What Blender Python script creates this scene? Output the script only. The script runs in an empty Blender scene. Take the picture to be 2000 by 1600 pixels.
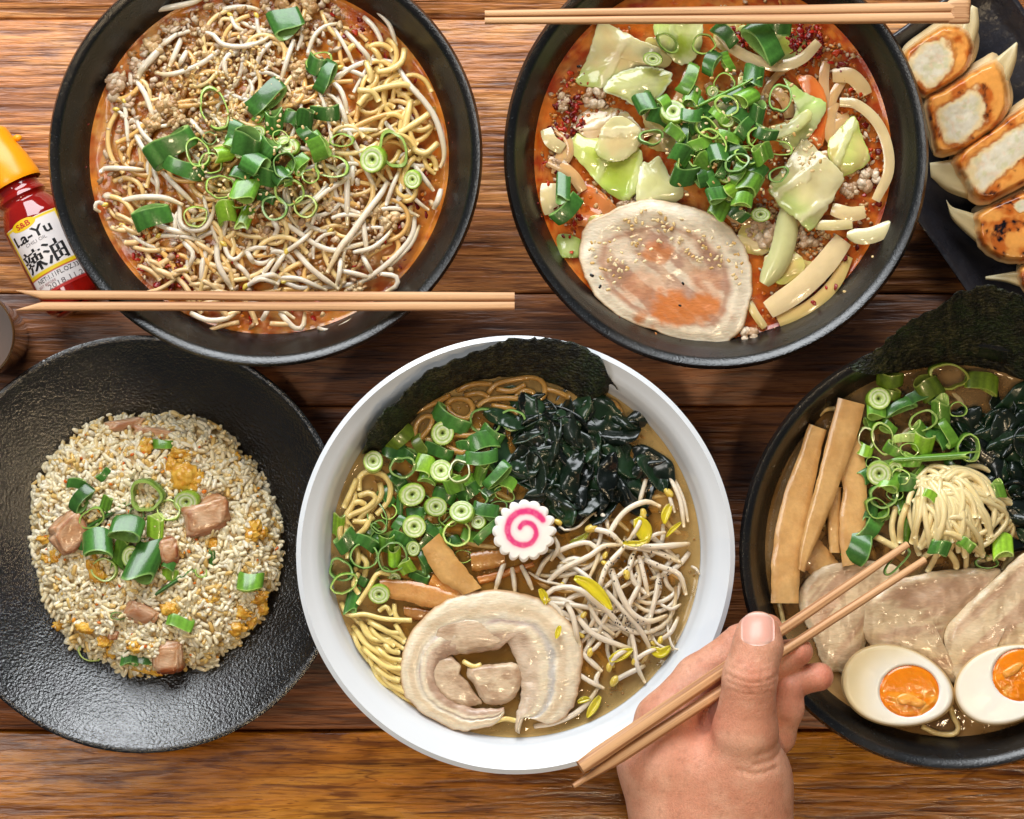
import bpy, math, random
import numpy as np
from mathutils import Vector, Matrix
random.seed(7); rng = np.random.default_rng(7)
scene = bpy.context.scene
COLL = scene.collection
# ------------------------------------------------------------------ camera
H = 1.2                      # camera height over the table top (m)
S0 = 0.000267                # metres per photo pixel at table height
cam_d = bpy.data.cameras.new('camera'); cam = bpy.data.objects.new('camera', cam_d); COLL.objects.link(cam)
cam.location = (0, 0, H); cam.rotation_euler = (0, 0, 0)
cam_d.sensor_width = 36.0; cam_d.lens = 36.0 * H / (2000 * S0)
cam_d.clip_start = 0.05; cam_d.clip_end = 20
scene.camera = cam
# ------------------------------------------------------------------ room light (dim interior) and lamps
world = bpy.data.worlds.new('World'); scene.world = world; world.use_nodes = True
bg = world.node_tree.nodes['Background']; bg.inputs[0].default_value = (0.80, 0.86, 1.0, 1); bg.inputs[1].default_value = 0.09
def area(name, loc, target, size, size_y, energy, col):
    d = bpy.data.lights.new(name, 'AREA'); d.shape = 'RECTANGLE'; d.size = size; d.size_y = size_y
    d.energy = energy; d.color = col
    o = bpy.data.objects.new(name, d); COLL.objects.link(o); o.location = loc
    o.rotation_euler = (Vector(target) - Vector(loc)).to_track_quat('-Z', 'Y').to_euler()
    return o
def spot_bulb(name, loc, energy, col, r=0.03):
    d = bpy.data.lights.new(name, 'POINT'); d.energy = energy; d.color = col; d.shadow_soft_size = r
    o = bpy.data.objects.new(name, d); COLL.objects.link(o); o.location = loc
    return o
area('window_light', (-0.22, 1.20, 0.86), (0.0, 0.0, 0.02), 1.3, 0.95, 36, (0.93, 0.97, 1.0))
area('ceiling_panel', (-0.75, 0.15, 1.5), (0, 0, 0), 0.45, 0.45, 5.5, (1.0, 0.96, 0.90))
spot_bulb('lamp_bulb', (0.10, -0.44, 1.45), 9.0, (1.0, 0.78, 0.50), 0.05)
spot_bulb('lamp_bulb', (0.58, -0.42, 1.45), 9.0, (1.0, 0.78, 0.50), 0.05)
spot_bulb('lamp_bulb', (0.33, -0.92, 1.45), 11.0, (1.0, 0.74, 0.42), 0.05)
vs = scene.view_settings
vs.view_transform = 'Standard'; vs.look = 'None'; vs.gamma = 1.0; vs.exposure = 0.08; vs.use_curve_mapping = False
scene.cycles.max_bounces = 8; scene.cycles.use_denoising = True

# ------------------------------------------------------------------ helpers
def c(r, g, b):
    f = lambda v: (v / 255 / 12.92) if v / 255 <= 0.04045 else ((v / 255 + 0.055) / 1.055) ** 2.4
    return np.array([f(r), f(g), f(b)])
def Sc(z): return S0 * (H - z) / H
def P(x, y, z): return Vector(((x - 1000) * Sc(z), (800 - y) * Sc(z), z))
def PA(x, y, z):
    x = np.asarray(x, float); y = np.asarray(y, float); z = np.broadcast_to(np.asarray(z, float), x.shape)
    s = S0 * (H - z) / H
    return np.stack([(x - 1000) * s, (800 - y) * s, z], -1)
def _hash(ix, iy, iz, seed):
    n = (ix * 374761393 + iy * 668265263 + iz * 2147483647 + seed * 144665) & 0xffffffff
    n = ((n ^ (n >> 13)) * 1274126177) & 0xffffffff
    n = ((n ^ (n >> 16)) * 2246822519) & 0xffffffff
    return ((n ^ (n >> 15)) & 0xffff) / 65535.0
def vnoise(x, y, z=0.0, seed=0):
    x = np.asarray(x, float); y = np.asarray(y, float); z = np.broadcast_to(np.asarray(z, float), x.shape)
    ix, iy, iz = np.floor(x).astype(np.int64), np.floor(y).astype(np.int64), np.floor(z).astype(np.int64)
    fx, fy, fz = x - ix, y - iy, z - iz
    fx, fy, fz = (f * f * (3 - 2 * f) for f in (fx, fy, fz))
    r = 0
    for dx in (0, 1):
        for dy in (0, 1):
            for dz in (0, 1):
                w = (fx if dx else 1 - fx) * (fy if dy else 1 - fy) * (fz if dz else 1 - fz)
                r = r + w * _hash(ix + dx, iy + dy, iz + dz, seed)
    return r
def fbm(x, y, z=0.0, seed=0, oct=4):
    r, a, t = 0, 0.5, 0
    x = np.asarray(x, float); y = np.asarray(y, float)
    for i in range(oct):
        r = r + a * vnoise(x, y, z, seed + i * 17); t += a
        x, y, z = x * 2.03, y * 2.03, z * 2.03; a *= 0.5
    return r / t
def smooth(a, b, t):
    u = np.clip((t - a) / (b - a), 0, 1); return u * u * (3 - 2 * u)
def mixc(A, B, t):
    t = np.asarray(t)[..., None]; return np.asarray(A) * (1 - t) + np.asarray(B) * t
def catmull(pts, n, closed=False):
    p = np.asarray(pts, float)
    if len(p) == 2 and not closed: p = np.array([p[0], (p[0] + p[1]) / 2, p[1]])
    m = len(p)
    if closed: q = np.vstack([p[-1:], p, p[:2]]); segs = m
    else: q = np.vstack([2 * p[:1] - p[1:2], p, 2 * p[-1:] - p[-2:-1]]); segs = m - 1
    out = []
    for i in range(segs):
        a, b, cc, d = q[i:i + 4]; t = np.linspace(0, 1, 16, endpoint=False)[:, None]
        out.append(0.5 * ((2 * b) + (cc - a) * t + (2 * a - 5 * b + 4 * cc - d) * t ** 2 + (3 * b - a - 3 * cc + d) * t ** 3))
    out = np.vstack(out + ([] if closed else [p[-1:]]))
    if closed: out = np.vstack([out, out[:1]])
    L = np.concatenate([[0], np.cumsum(np.linalg.norm(np.diff(out, axis=0), axis=1))])
    s = np.linspace(0, L[-1], n, endpoint=not closed)
    return np.stack([np.interp(s, L, out[:, k]) for k in range(out.shape[1])], -1)
def resample(pts, n):
    out = np.asarray(pts, float)
    L = np.concatenate([[0], np.cumsum(np.linalg.norm(np.diff(out, axis=0), axis=1))])
    s = np.linspace(0, L[-1], n)
    return np.stack([np.interp(s, L, out[:, k]) for k in range(out.shape[1])], -1)

def wloc(o):
    v = Vector((0, 0, 0))
    while o is not None: v = v + o.location; o = o.parent
    return v
def tag(o, label=None, cat=None, group=None, kind=None):
    if label: o['label'] = label
    if cat: o['category'] = cat
    if group: o['group'] = group
    if kind: o['kind'] = kind
    return o
def empty(name, loc, label, cat, group=None):
    o = bpy.data.objects.new(name, None); COLL.objects.link(o); o.location = loc; o.empty_display_size = 0.005
    return tag(o, label, cat, group)
def outward(V, F):
    """flip all faces of a closed shape when its signed volume is negative"""
    if isinstance(F, np.ndarray):
        if F.shape[1] == 3: t = F
        else: t = np.vstack([F[:, [0, 1, 2]], F[:, [0, 2, 3]]])
    else:
        t = np.array([(f[0], f[k], f[k + 1]) for f in F for k in range(1, len(f) - 1)])
    vol = np.einsum('ij,ij->i', V[t[:, 0]], np.cross(V[t[:, 1]], V[t[:, 2]])).sum()
    if vol >= 0: return F
    return F[:, ::-1].copy() if isinstance(F, np.ndarray) else [tuple(f)[::-1] for f in F]
def mesh(name, V, F, mat, C=None, parent=None, sharp=None, origin=None, flat=False, orient=True):
    V = np.asarray(V, float).reshape(-1, 3)
    org = np.array([V[:, 0].mean(), V[:, 1].mean(), V[:, 2].min()]) if origin is None else np.asarray(origin, float)
    me = bpy.data.meshes.new(name)
    W = V - org
    if orient: F = outward(W, F)
    if isinstance(F, np.ndarray):
        k = F.shape[1]; nf = len(F)
        me.vertices.add(len(W)); me.vertices.foreach_set('co', W.astype(np.float32).ravel())
        me.loops.add(nf * k); me.loops.foreach_set('vertex_index', F.astype(np.int32).ravel())
        me.polygons.add(nf); me.polygons.foreach_set('loop_start', np.arange(0, nf * k, k, dtype=np.int32))
        me.update(calc_edges=True)
    else:
        me.from_pydata(W.tolist(), [], F)
    if not flat: me.polygons.foreach_set('use_smooth', np.ones(len(me.polygons), bool))
    if C is not None:
        C = np.asarray(C, float)
        if C.ndim == 1: C = np.tile(C, (len(V), 1))
        at = me.color_attributes.new('Col', 'FLOAT_COLOR', 'POINT')
        at.data.foreach_set('color', np.hstack([np.clip(C, 0, 1), np.ones((len(C), 1))]).astype(np.float32).ravel())
    if sharp: me.set_sharp_from_angle(angle=math.radians(sharp))
    me.validate()
    me.materials.append(mat)
    o = bpy.data.objects.new(name, me); COLL.objects.link(o)
    if parent is not None: o.parent = parent; o.location = Vector(org) - wloc(parent)
    else: o.location = Vector(org)
    return o
class Acc:
    """collects pieces into one mesh (for stuff)"""
    def __init__(s): s.V = []; s.F = []; s.C = []; s.n = 0
    def add(s, V, F, C):
        V = np.asarray(V); C = np.asarray(C, float)
        if C.ndim == 1: C = np.tile(C, (len(V), 1))
        F = outward(V - V.mean(0), np.asarray(F))
        s.V.append(V); s.C.append(C); s.F.append(np.asarray(F) + s.n); s.n += len(V)
    def build(s, name, mat, **k): return mesh(name, np.vstack(s.V), np.vstack(s.F) if len({f.shape[1] for f in s.F}) == 1 else [tuple(x) for f in s.F for x in f.tolist()], mat, np.vstack(s.C), orient=False, **k)

# ------------------------------------------------------------------ materials
def M(name, col='Col', col2=None, nscale=250, namt=0.5, lo=0.35, hi=0.65, rough=0.4, rvar=0.0, sss=0.0, sr=(1, .5, .3), ss=0.002,
      bump=0.0, bscale=500, bdist=0.0006, coat=0.0, coatr=0.06, trans=0.0, ior=1.45, objrand=0.0, stretch=(1, 1, 1), spec=0.5, det=5, alpha=1.0):
    m = bpy.data.materials.new(name); m.use_nodes = True
    nt = m.node_tree; N = nt.nodes; L = nt.links
    b = N['Principled BSDF']
    tc = N.new('ShaderNodeTexCoord'); mp = N.new('ShaderNodeMapping'); mp.inputs['Scale'].default_value = stretch
    L.new(tc.outputs['Object'], mp.inputs['Vector'])
    if isinstance(col, str):
        a = N.new('ShaderNodeAttribute'); a.attribute_name = col; src = a.outputs['Color']
    else:
        a = N.new('ShaderNodeRGB'); a.outputs[0].default_value = (*col, 1); src = a.outputs[0]
    if col2 is not None:
        n = N.new('ShaderNodeTexNoise'); n.inputs['Scale'].default_value = nscale; n.inputs['Detail'].default_value = det
        L.new(mp.outputs[0], n.inputs['Vector'])
        r = N.new('ShaderNodeMapRange'); r.inputs[1].default_value = lo; r.inputs[2].default_value = hi; r.inputs[3].default_value = 0; r.inputs[4].default_value = namt
        L.new(n.outputs['Fac'], r.inputs[0])
        mx = N.new('ShaderNodeMix'); mx.data_type = 'RGBA'
        if isinstance(col2, (int, float)): mx.blend_type = 'MULTIPLY'; mx.inputs[7].default_value = (col2, col2, col2, 1)
        else: mx.inputs[7].default_value = (*col2, 1)
        L.new(r.outputs[0], mx.inputs[0]); L.new(src, mx.inputs[6]); src = mx.outputs[2]
        if rvar:
            rr = N.new('ShaderNodeMapRange'); rr.inputs[1].default_value = 0.3; rr.inputs[2].default_value = 0.7
            rr.inputs[3].default_value = rough - rvar; rr.inputs[4].default_value = rough + rvar
            L.new(n.outputs['Fac'], rr.inputs[0]); L.new(rr.outputs[0], b.inputs['Roughness'])
    if objrand:
        oi = N.new('ShaderNodeObjectInfo'); hs = N.new('ShaderNodeHueSaturation')
        r2 = N.new('ShaderNodeMapRange'); r2.inputs[3].default_value = 1 - objrand; r2.inputs[4].default_value = 1 + objrand
        L.new(oi.outputs['Random'], r2.inputs[0]); L.new(r2.outputs[0], hs.inputs['Value']); L.new(src, hs.inputs['Color']); src = hs.outputs[0]
    L.new(src, b.inputs['Base Color'])
    if not rvar: b.inputs['Roughness'].default_value = rough
    b.inputs['IOR'].default_value = ior
    b.inputs['Specular IOR Level'].default_value = spec
    if sss:
        b.inputs['Subsurface Weight'].default_value = sss; b.inputs['Subsurface Radius'].default_value = sr; b.inputs['Subsurface Scale'].default_value = ss
    if coat: b.inputs['Coat Weight'].default_value = coat; b.inputs['Coat Roughness'].default_value = coatr
    if trans: b.inputs['Transmission Weight'].default_value = trans
    if bump:
        n2 = N.new('ShaderNodeTexNoise'); n2.inputs['Scale'].default_value = bscale; n2.inputs['Detail'].default_value = 4
        L.new(mp.outputs[0], n2.inputs['Vector'])
        bp = N.new('ShaderNodeBump'); bp.inputs['Strength'].default_value = bump; bp.inputs['Distance'].default_value = bdist
        L.new(n2.outputs['Fac'], bp.inputs['Height']); L.new(bp.outputs[0], b.inputs['Normal'])
    return m

def wood_material(name, base, dark, light, ridge=1.0, yscale=330, rough=0.42):
    """planed, weathered plank: grain runs along x"""
    m = bpy.data.materials.new(name); m.use_nodes = True
    nt = m.node_tree; N = nt.nodes; L = nt.links; b = N['Principled BSDF']
    tc = N.new('ShaderNodeTexCoord')
    def mapped(sx, sy, sz=1, off=0):
        mp = N.new('ShaderNodeMapping'); mp.inputs['Scale'].default_value = (sx, sy, sz); mp.inputs['Location'].default_value = (off, off * 1.7, 0)
        L.new(tc.outputs['Object'], mp.inputs['Vector']); return mp.outputs[0]
    def noise(v, scale, det=4, dist=0.0):
        n = N.new('ShaderNodeTexNoise'); n.inputs['Scale'].default_value = scale; n.inputs['Detail'].default_value = det; n.inputs['Distortion'].default_value = dist
        L.new(v, n.inputs['Vector']); return n.outputs['Fac']
    def ramp(f, stops):
        r = N.new('ShaderNodeValToRGB'); e = r.color_ramp.elements
        e[0].position = stops[0][0]; e[0].color = (*stops[0][1], 1); e[1].position = stops[-1][0]; e[1].color = (*stops[-1][1], 1)
        for p, cc in stops[1:-1]: k = e.new(p); k.color = (*cc, 1)
        L.new(f, r.inputs[0]); return r.outputs['Color']
    def mix(a, bcol, f, mode='MIX'):
        mx = N.new('ShaderNodeMix'); mx.data_type = 'RGBA'; mx.blend_type = mode
        if isinstance(f, float): mx.inputs[0].default_value = f
        else: L.new(f, mx.inputs[0])
        L.new(a, mx.inputs[6])
        if isinstance(bcol, tuple): mx.inputs[7].default_value = (*bcol, 1)
        else: L.new(bcol, mx.inputs[7])
        return mx.outputs[2]
    broad = noise(mapped(4, 34, 1, 3), 1.0, 5, 0.6)
    col = ramp(broad, [(0.28, tuple(dark)), (0.5, tuple(base)), (0.74, tuple(light))])
    fine = noise(mapped(17, yscale, 1, 1), 1.0, 4, 0.5)
    col = mix(col, ramp(fine, [(0.40, (0.38, 0.28, 0.22)), (0.47, (0.95, 0.95, 0.95)), (0.66, (1.2, 1.15, 1.08))]), 0.85, 'MULTIPLY')
    hair = noise(mapped(60, yscale * 4.0, 1, 7), 1.0, 3, 0.2)
    col = mix(col, ramp(hair, [(0.40, (0.55, 0.46, 0.4)), (0.48, (1, 1, 1)), (0.7, (1.12, 1.1, 1.06))]), 0.7, 'MULTIPLY')
    blot = noise(mapped(26, 70, 1, 9), 1.0, 7, 1.0)
    col = mix(col, ramp(blot, [(0.3, (0.5, 0.42, 0.36)), (0.52, (1, 1, 1))]), 0.6, 'MULTIPLY')
    crack = noise(mapped(3.0, 95, 1, 5), 1.0, 2, 0.8)
    cr = ramp(crack, [(0.485, (1, 1, 1)), (0.498, (0.16, 0.10, 0.07)), (0.511, (1, 1, 1))])
    pore = ramp(noise(mapped(110, 900, 1, 11), 1.0, 2), [(0.30, (0.4, 0.32, 0.28)), (0.36, (1, 1, 1))])
    col = mix(col, pore, 0.8, 'MULTIPLY')
    cr2 = ramp(noise(mapped(4.5, 60, 1, 15), 1.0, 2, 1.2), [(0.492, (1, 1, 1)), (0.5, (0.3, 0.2, 0.14)), (0.508, (1, 1, 1))])
    col = mix(col, cr2, 0.7, 'MULTIPLY')
    gate = noise(mapped(6, 12, 1, 2), 1.0, 2)
    gt = N.new('ShaderNodeMapRange'); gt.inputs[1].default_value = 0.5; gt.inputs[2].default_value = 0.62; L.new(gate, gt.inputs[0])
    col = mix(col, cr, gt.outputs[0], 'MULTIPLY')
    L.new(col, b.inputs['Base Color'])
    rg = N.new('ShaderNodeMapRange'); rg.inputs[3].default_value = rough - 0.12; rg.inputs[4].default_value = rough + 0.18
    L.new(blot, rg.inputs[0]); L.new(rg.outputs[0], b.inputs['Roughness'])
    h = N.new('ShaderNodeMath'); h.operation = 'ADD'; L.new(fine, h.inputs[0])
    pit = noise(mapped(60, 420, 1, 4), 1.0, 3); h2 = N.new('ShaderNodeMath'); h2.operation = 'MULTIPLY'; h2.inputs[1].default_value = 0.45
    L.new(pit, h2.inputs[0]); L.new(h2.outputs[0], h.inputs[1])
    bp = N.new('ShaderNodeBump'); bp.inputs['Strength'].default_value = 0.55 * ridge; bp.inputs['Distance'].default_value = 0.0016
    L.new(h.outputs[0], bp.inputs['Height']); L.new(bp.outputs[0], b.inputs['Normal'])
    b.inputs['Specular IOR Level'].default_value = 0.45
    return m

def glaze_material(name, dark, brown, speck, rough=0.32, bump=0.35, bscale=900, bdist=0.0006, spec=0.5):
    """speckled dark stoneware glaze"""
    m = bpy.data.materials.new(name); m.use_nodes = True
    nt = m.node_tree; N = nt.nodes; L = nt.links; b = N['Principled BSDF']
    tc = N.new('ShaderNodeTexCoord')
    def noise(scale, det):
        n = N.new('ShaderNodeTexNoise'); n.inputs['Scale'].default_value = scale; n.inputs['Detail'].default_value = det
        L.new(tc.outputs['Object'], n.inputs['Vector']); return n.outputs['Fac']
    big = noise(28, 5); r = N.new('ShaderNodeValToRGB'); e = r.color_ramp.elements
    e[0].position = 0.38; e[0].color = (*dark, 1); e[1].position = 0.68; e[1].color = (*brown, 1); L.new(big, r.inputs[0])
    sp = noise(1100, 2); rs = N.new('ShaderNodeMapRange'); rs.inputs[1].default_value = 0.66; rs.inputs[2].default_value = 0.74; L.new(sp, rs.inputs[0])
    mx = N.new('ShaderNodeMix'); mx.data_type = 'RGBA'; L.new(rs.outputs[0], mx.inputs[0]); L.new(r.outputs[0], mx.inputs[6]); mx.inputs[7].default_value = (*speck, 1)
    L.new(mx.outputs[2], b.inputs['Base Color'])
    rr = N.new('ShaderNodeMapRange'); rr.inputs[3].default_value = rough - 0.08; rr.inputs[4].default_value = rough + 0.16; L.new(noise(60, 4), rr.inputs[0]); L.new(rr.outputs[0], b.inputs['Roughness'])
    bp = N.new('ShaderNodeBump'); bp.inputs['Strength'].default_value = bump; bp.inputs['Distance'].default_value = bdist
    L.new(noise(bscale, 3), bp.inputs['Height']); L.new(bp.outputs[0], b.inputs['Normal'])
    b.inputs['Specular IOR Level'].default_value = spec
    return m

MAT = {}
MAT['scallion'] = M('scallion_skin', 'Col', 0.68, 650, 0.7, rough=0.24, bump=0.2, bscale=1300, bdist=0.0003, objrand=0.22, coat=.35)
MAT['sprout'] = M('sprout_flesh', 'Col', 0.90, 380, 0.7, rough=0.2, coat=.45, sss=0.5, sr=(1, .85, .6), ss=0.0018, bump=0.12, bscale=900, bdist=0.0003, objrand=0.08)
MAT['noodle'] = M('noodle_dough', 'Col', 0.85, 300, 0.5, rough=0.28, coat=.4, sss=0.3, sr=(1, .8, .4), ss=0.0018, bump=0.1, bscale=700, bdist=0.0003, objrand=0.08)
MAT['meat'] = M('cooked_meat', 'Col', 0.80, 620, 0.7, rough=0.34, coat=.35, coatr=.12, sss=0.3, sr=(1, .6, .45), ss=0.0025, bump=0.5, bscale=800, bdist=0.0006, stretch=(.5, 1.3, 1))
MAT['crumb'] = M('minced_meat', 'Col', 0.7, 900, 0.8, rough=0.35, coat=.3, sss=0.15, sr=(1, .6, .4), ss=0.001, bump=0.5, bscale=1500, bdist=0.0005)
MAT['leaf'] = M('cabbage_flesh', 'Col', 0.82, 110, 0.6, rough=0.16, sss=0.45, sr=(.8, 1, .5), ss=0.003, bump=0.16, bscale=420, bdist=0.0006, coat=0.45, coatr=.04)
MAT['bamboo'] = M('bamboo_shoot', 'Col', 0.84, 420, 0.7, rough=0.26, coat=.5, sss=0.25, sr=(1, .6, .3), ss=0.002, bump=0.4, bscale=750, bdist=0.0005, objrand=0.06)
MAT['nori'] = M('dried_seaweed', 'Col', 0.25, 520, 1.0, lo=0.44, hi=0.56, rough=0.45, bump=1.0, bscale=480, bdist=0.0034, spec=0.5, stretch=(1, 1.6, 1))
MAT['wakame'] = M('wet_seaweed', 'Col', 0.5, 120, 0.7, rough=0.24, bump=0.12, bscale=200, bdist=0.0006, coat=0.22, coatr=.10, objrand=0.3)
MAT['rice'] = M('cooked_rice', 'Col', 0.9, 900, 0.5, rough=0.26, coat=.25, sss=0.3, sr=(1, .88, .68), ss=0.0015)
MAT['bits'] = M('small_bits', 'Col', 0.75, 900, 0.5, rough=0.25, sss=0.1, sr=(1, .5, .2), ss=0.001)
MAT['egg'] = M('egg_white', 'Col', 0.96, 200, 0.4, rough=0.22, sss=0.4, sr=(1, .9, .75), ss=0.003, bump=0.06, bscale=260, bdist=0.0005)
MAT['yolk'] = M('egg_yolk', 'Col', 0.8, 300, 0.5, rough=0.18, sss=0.3, sr=(1, .4, .1), ss=0.002, bump=0.3, bscale=330, bdist=0.0008, coat=0.4)
MAT['broth_spicy'] = M('spicy_broth', 'Col', 0.7, 260, 0.6, rough=0.16, sss=0.15, sr=(1, .5, .2), ss=0.002, bump=0.3, bscale=900, bdist=0.0006, coat=0.25)
def broth_material(name, see, tint):
    """cloudy soup: part scattering, part see-through, with a wet reflecting top"""
    m = bpy.data.materials.new(name); m.use_nodes = True
    nt = m.node_tree; N = nt.nodes; L = nt.links; N.remove(N['Principled BSDF']); out = N['Material Output']
    at = N.new('ShaderNodeAttribute'); at.attribute_name = 'Col'
    d = N.new('ShaderNodeBsdfDiffuse'); L.new(at.outputs['Color'], d.inputs['Color'])
    t = N.new('ShaderNodeBsdfTransparent'); t.inputs['Color'].default_value = (*tint, 1)
    tc = N.new('ShaderNodeTexCoord'); n = N.new('ShaderNodeTexNoise'); n.inputs['Scale'].default_value = 45; n.inputs['Detail'].default_value = 5; L.new(tc.outputs['Object'], n.inputs['Vector'])
    r = N.new('ShaderNodeMapRange'); r.inputs[1].default_value = .35; r.inputs[2].default_value = .65; r.inputs[3].default_value = see + .14; r.inputs[4].default_value = see - .14; L.new(n.outputs['Fac'], r.inputs[0])
    mx = N.new('ShaderNodeMixShader'); L.new(r.outputs[0], mx.inputs[0]); L.new(d.outputs[0], mx.inputs[1]); L.new(t.outputs[0], mx.inputs[2])
    g = N.new('ShaderNodeBsdfGlossy'); g.inputs['Roughness'].default_value = .04
    n2 = N.new('ShaderNodeTexNoise'); n2.inputs['Scale'].default_value = 170; n2.inputs['Detail'].default_value = 3; L.new(tc.outputs['Object'], n2.inputs['Vector'])
    bp = N.new('ShaderNodeBump'); bp.inputs['Strength'].default_value = .22; bp.inputs['Distance'].default_value = .001; L.new(n2.outputs['Fac'], bp.inputs['Height']); L.new(bp.outputs[0], g.inputs['Normal'])
    fr = N.new('ShaderNodeFresnel'); fr.inputs['IOR'].default_value = 1.4; L.new(bp.outputs[0], fr.inputs['Normal'])
    m2 = N.new('ShaderNodeMixShader'); L.new(fr.outputs[0], m2.inputs[0]); L.new(mx.outputs[0], m2.inputs[1]); L.new(g.outputs[0], m2.inputs[2]); L.new(m2.outputs[0], out.inputs['Surface'])
    return m
MAT['broth_clear'] = broth_material('soy_broth', .60, (.95, .80, .52))
MAT['broth_cloudy'] = broth_material('pork_broth', .52, (.94, .82, .62))
MAT['drop'] = M('oil_drop', 'Col', rough=.04, coat=.6, coatr=.02)
MAT['black'] = glaze_material('black_glaze', (0.0045, 0.0050, 0.0055), (0.014, 0.011, 0.008), (0.05, 0.055, 0.06), 0.22, 0.35, 1100, 0.0005, 0.7)
MAT['blackplate'] = glaze_material('pebbled_black_glaze', (0.0045, 0.0043, 0.0045), (0.009, 0.007, 0.0055), (0.02, 0.017, 0.012), 0.16, 0.55, 700, 0.0010, 1.0)
MAT['slate'] = glaze_material('dark_plate_glaze', (0.020, 0.019, 0.024), (0.035, 0.03, 0.03), (0.05, 0.05, 0.06), 0.26, 0.5, 110, 0.003)
MAT['white'] = M('white_porcelain', c(216, 219, 222), c(208, 212, 216), 30, 0.4, rough=0.14, bump=0.05, bscale=40, bdist=0.001, coat=0.3)
MAT['hashi'] = M('chopstick_wood', c(210, 162, 116), c(158, 106, 66), 1.0, 1.0, lo=0.40, hi=0.60, rough=0.5, bump=0.4, bscale=1.0, bdist=0.0005, stretch=(7, 620, 620), objrand=0.04)
MAT['plank_top'] = wood_material('orange_plank', c(196, 126, 66), c(136, 76, 36), c(222, 164, 102), 1.6, 300, .34)
MAT['plank_mid'] = wood_material('brown_plank', c(142, 86, 46), c(84, 48, 26), c(176, 112, 64), 1.2, 280, .36)
MAT['plank_low'] = wood_material('amber_plank', c(188, 118, 34), c(136, 78, 18), c(212, 150, 54), 0.7, 210, .22)
# ------------------------------------------------------------------ shape builders
def grid_faces(nu, nv, wrap_u=False, wrap_v=False):
    i = np.arange(nu if wrap_u else nu - 1); j = np.arange(nv if wrap_v else nv - 1)
    I, J = np.meshgrid(i, j, indexing='ij'); I2 = (I + 1) % nu; J2 = (J + 1) % nv
    return np.stack([I * nv + J, I2 * nv + J, I2 * nv + J2, I * nv + J2], -1).reshape(-1, 4)
def lathe(prof, seg, cx, cy, sx=1.0, sy=1.0, wob=0.0, seed=0):
    prof = np.asarray(prof, float); th = np.linspace(0, 2 * np.pi, seg, endpoint=False)
    R, T = np.meshgrid(prof[:, 0], th, indexing='ij'); Z = np.repeat(prof[:, 1][:, None], seg, 1)
    w = 1 + wob * (fbm(np.cos(T) * 1.3 + 5, np.sin(T) * 1.3 + 5, 0, seed, 2) - 0.5)
    V = np.stack([cx + R * w * np.cos(T) * sx, cy + R * w * np.sin(T) * sy, Z], -1).reshape(-1, 3)
    return V, grid_faces(len(prof), seg, False, True)[:, ::-1]
def prof_smooth(p, n): return catmull(p, n)
def tube(pts, rad, sides=8, flat=1.0, cap=True):
    """swept tube through metre points; flat scales the vertical half of the section"""
    p = np.asarray(pts, float); n = len(p); rad = np.broadcast_to(np.asarray(rad, float), (n,))
    T = np.gradient(p, axis=0); T /= np.linalg.norm(T, axis=1)[:, None] + 1e-12
    up = np.array([0, 0, 1.0]); A = np.cross(T, up); ln = np.linalg.norm(A, axis=1)[:, None]
    A = np.where(ln > 1e-3, A / (ln + 1e-12), np.array([1.0, 0, 0])); B = np.cross(A, T)
    th = np.linspace(0, 2 * np.pi, sides, endpoint=False)
    V = p[:, None] + rad[:, None, None] * (np.cos(th)[None, :, None] * A[:, None] + flat * np.sin(th)[None, :, None] * B[:, None])
    V = V.reshape(-1, 3); F = grid_faces(n, sides, False, True)
    if cap:
        a = len(V); V = np.vstack([V, p[0] - T[0] * rad[0] * 0.5, p[-1] + T[-1] * rad[-1] * 0.5])
        k = np.arange(sides); k2 = (k + 1) % sides
        F = np.vstack([F, np.stack([np.full(sides, a), k2, k, k], -1)[:, [0, 1, 2, 2]], np.stack([np.full(sides, a + 1), (n - 1) * sides + k, (n - 1) * sides + k2, (n - 1) * sides + k2], -1)])
    return V, F
def clean(F):
    """quads with a repeated corner become triangles"""
    return [tuple(dict.fromkeys(f)) for f in np.asarray(F).tolist()]
def ico(sub=1):
    t = (1 + 5 ** .5) / 2
    v = [(-1, t, 0), (1, t, 0), (-1, -t, 0), (1, -t, 0), (0, -1, t), (0, 1, t), (0, -1, -t), (0, 1, -t), (t, 0, -1), (t, 0, 1), (-t, 0, -1), (-t, 0, 1)]
    f = [(0, 11, 5), (0, 5, 1), (0, 1, 7), (0, 7, 10), (0, 10, 11), (1, 5, 9), (5, 11, 4), (11, 10, 2), (10, 7, 6), (7, 1, 8), (3, 9, 4), (3, 4, 2), (3, 2, 6), (3, 6, 8), (3, 8, 9), (4, 9, 5), (2, 4, 11), (6, 2, 10), (8, 6, 7), (9, 8, 1)]
    v = [np.array(x) / np.linalg.norm(x) for x in v]
    for _ in range(sub):
        cache = {}; nf = []
        def mid(a, b):
            k = (min(a, b), max(a, b))
            if k not in cache: m = v[a] + v[b]; v.append(m / np.linalg.norm(m)); cache[k] = len(v) - 1
            return cache[k]
        for a, b, d in f:
            x, y, z = mid(a, b), mid(b, d), mid(d, a); nf += [(a, x, z), (b, y, x), (d, z, y), (x, y, z)]
        f = nf
    return np.array(v), np.array(f)
ICO1 = ico(1); ICO2 = ico(2); ICO3 = ico(3)
def rotm(a, b, g):
    return np.array(Matrix.Rotation(a, 3, 'Z') @ Matrix.Rotation(b, 3, 'X') @ Matrix.Rotation(g, 3, 'Y'))
def rrot(): return rotm(random.uniform(0, 6.28), random.uniform(0, 6.28), random.uniform(0, 6.28))
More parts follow.
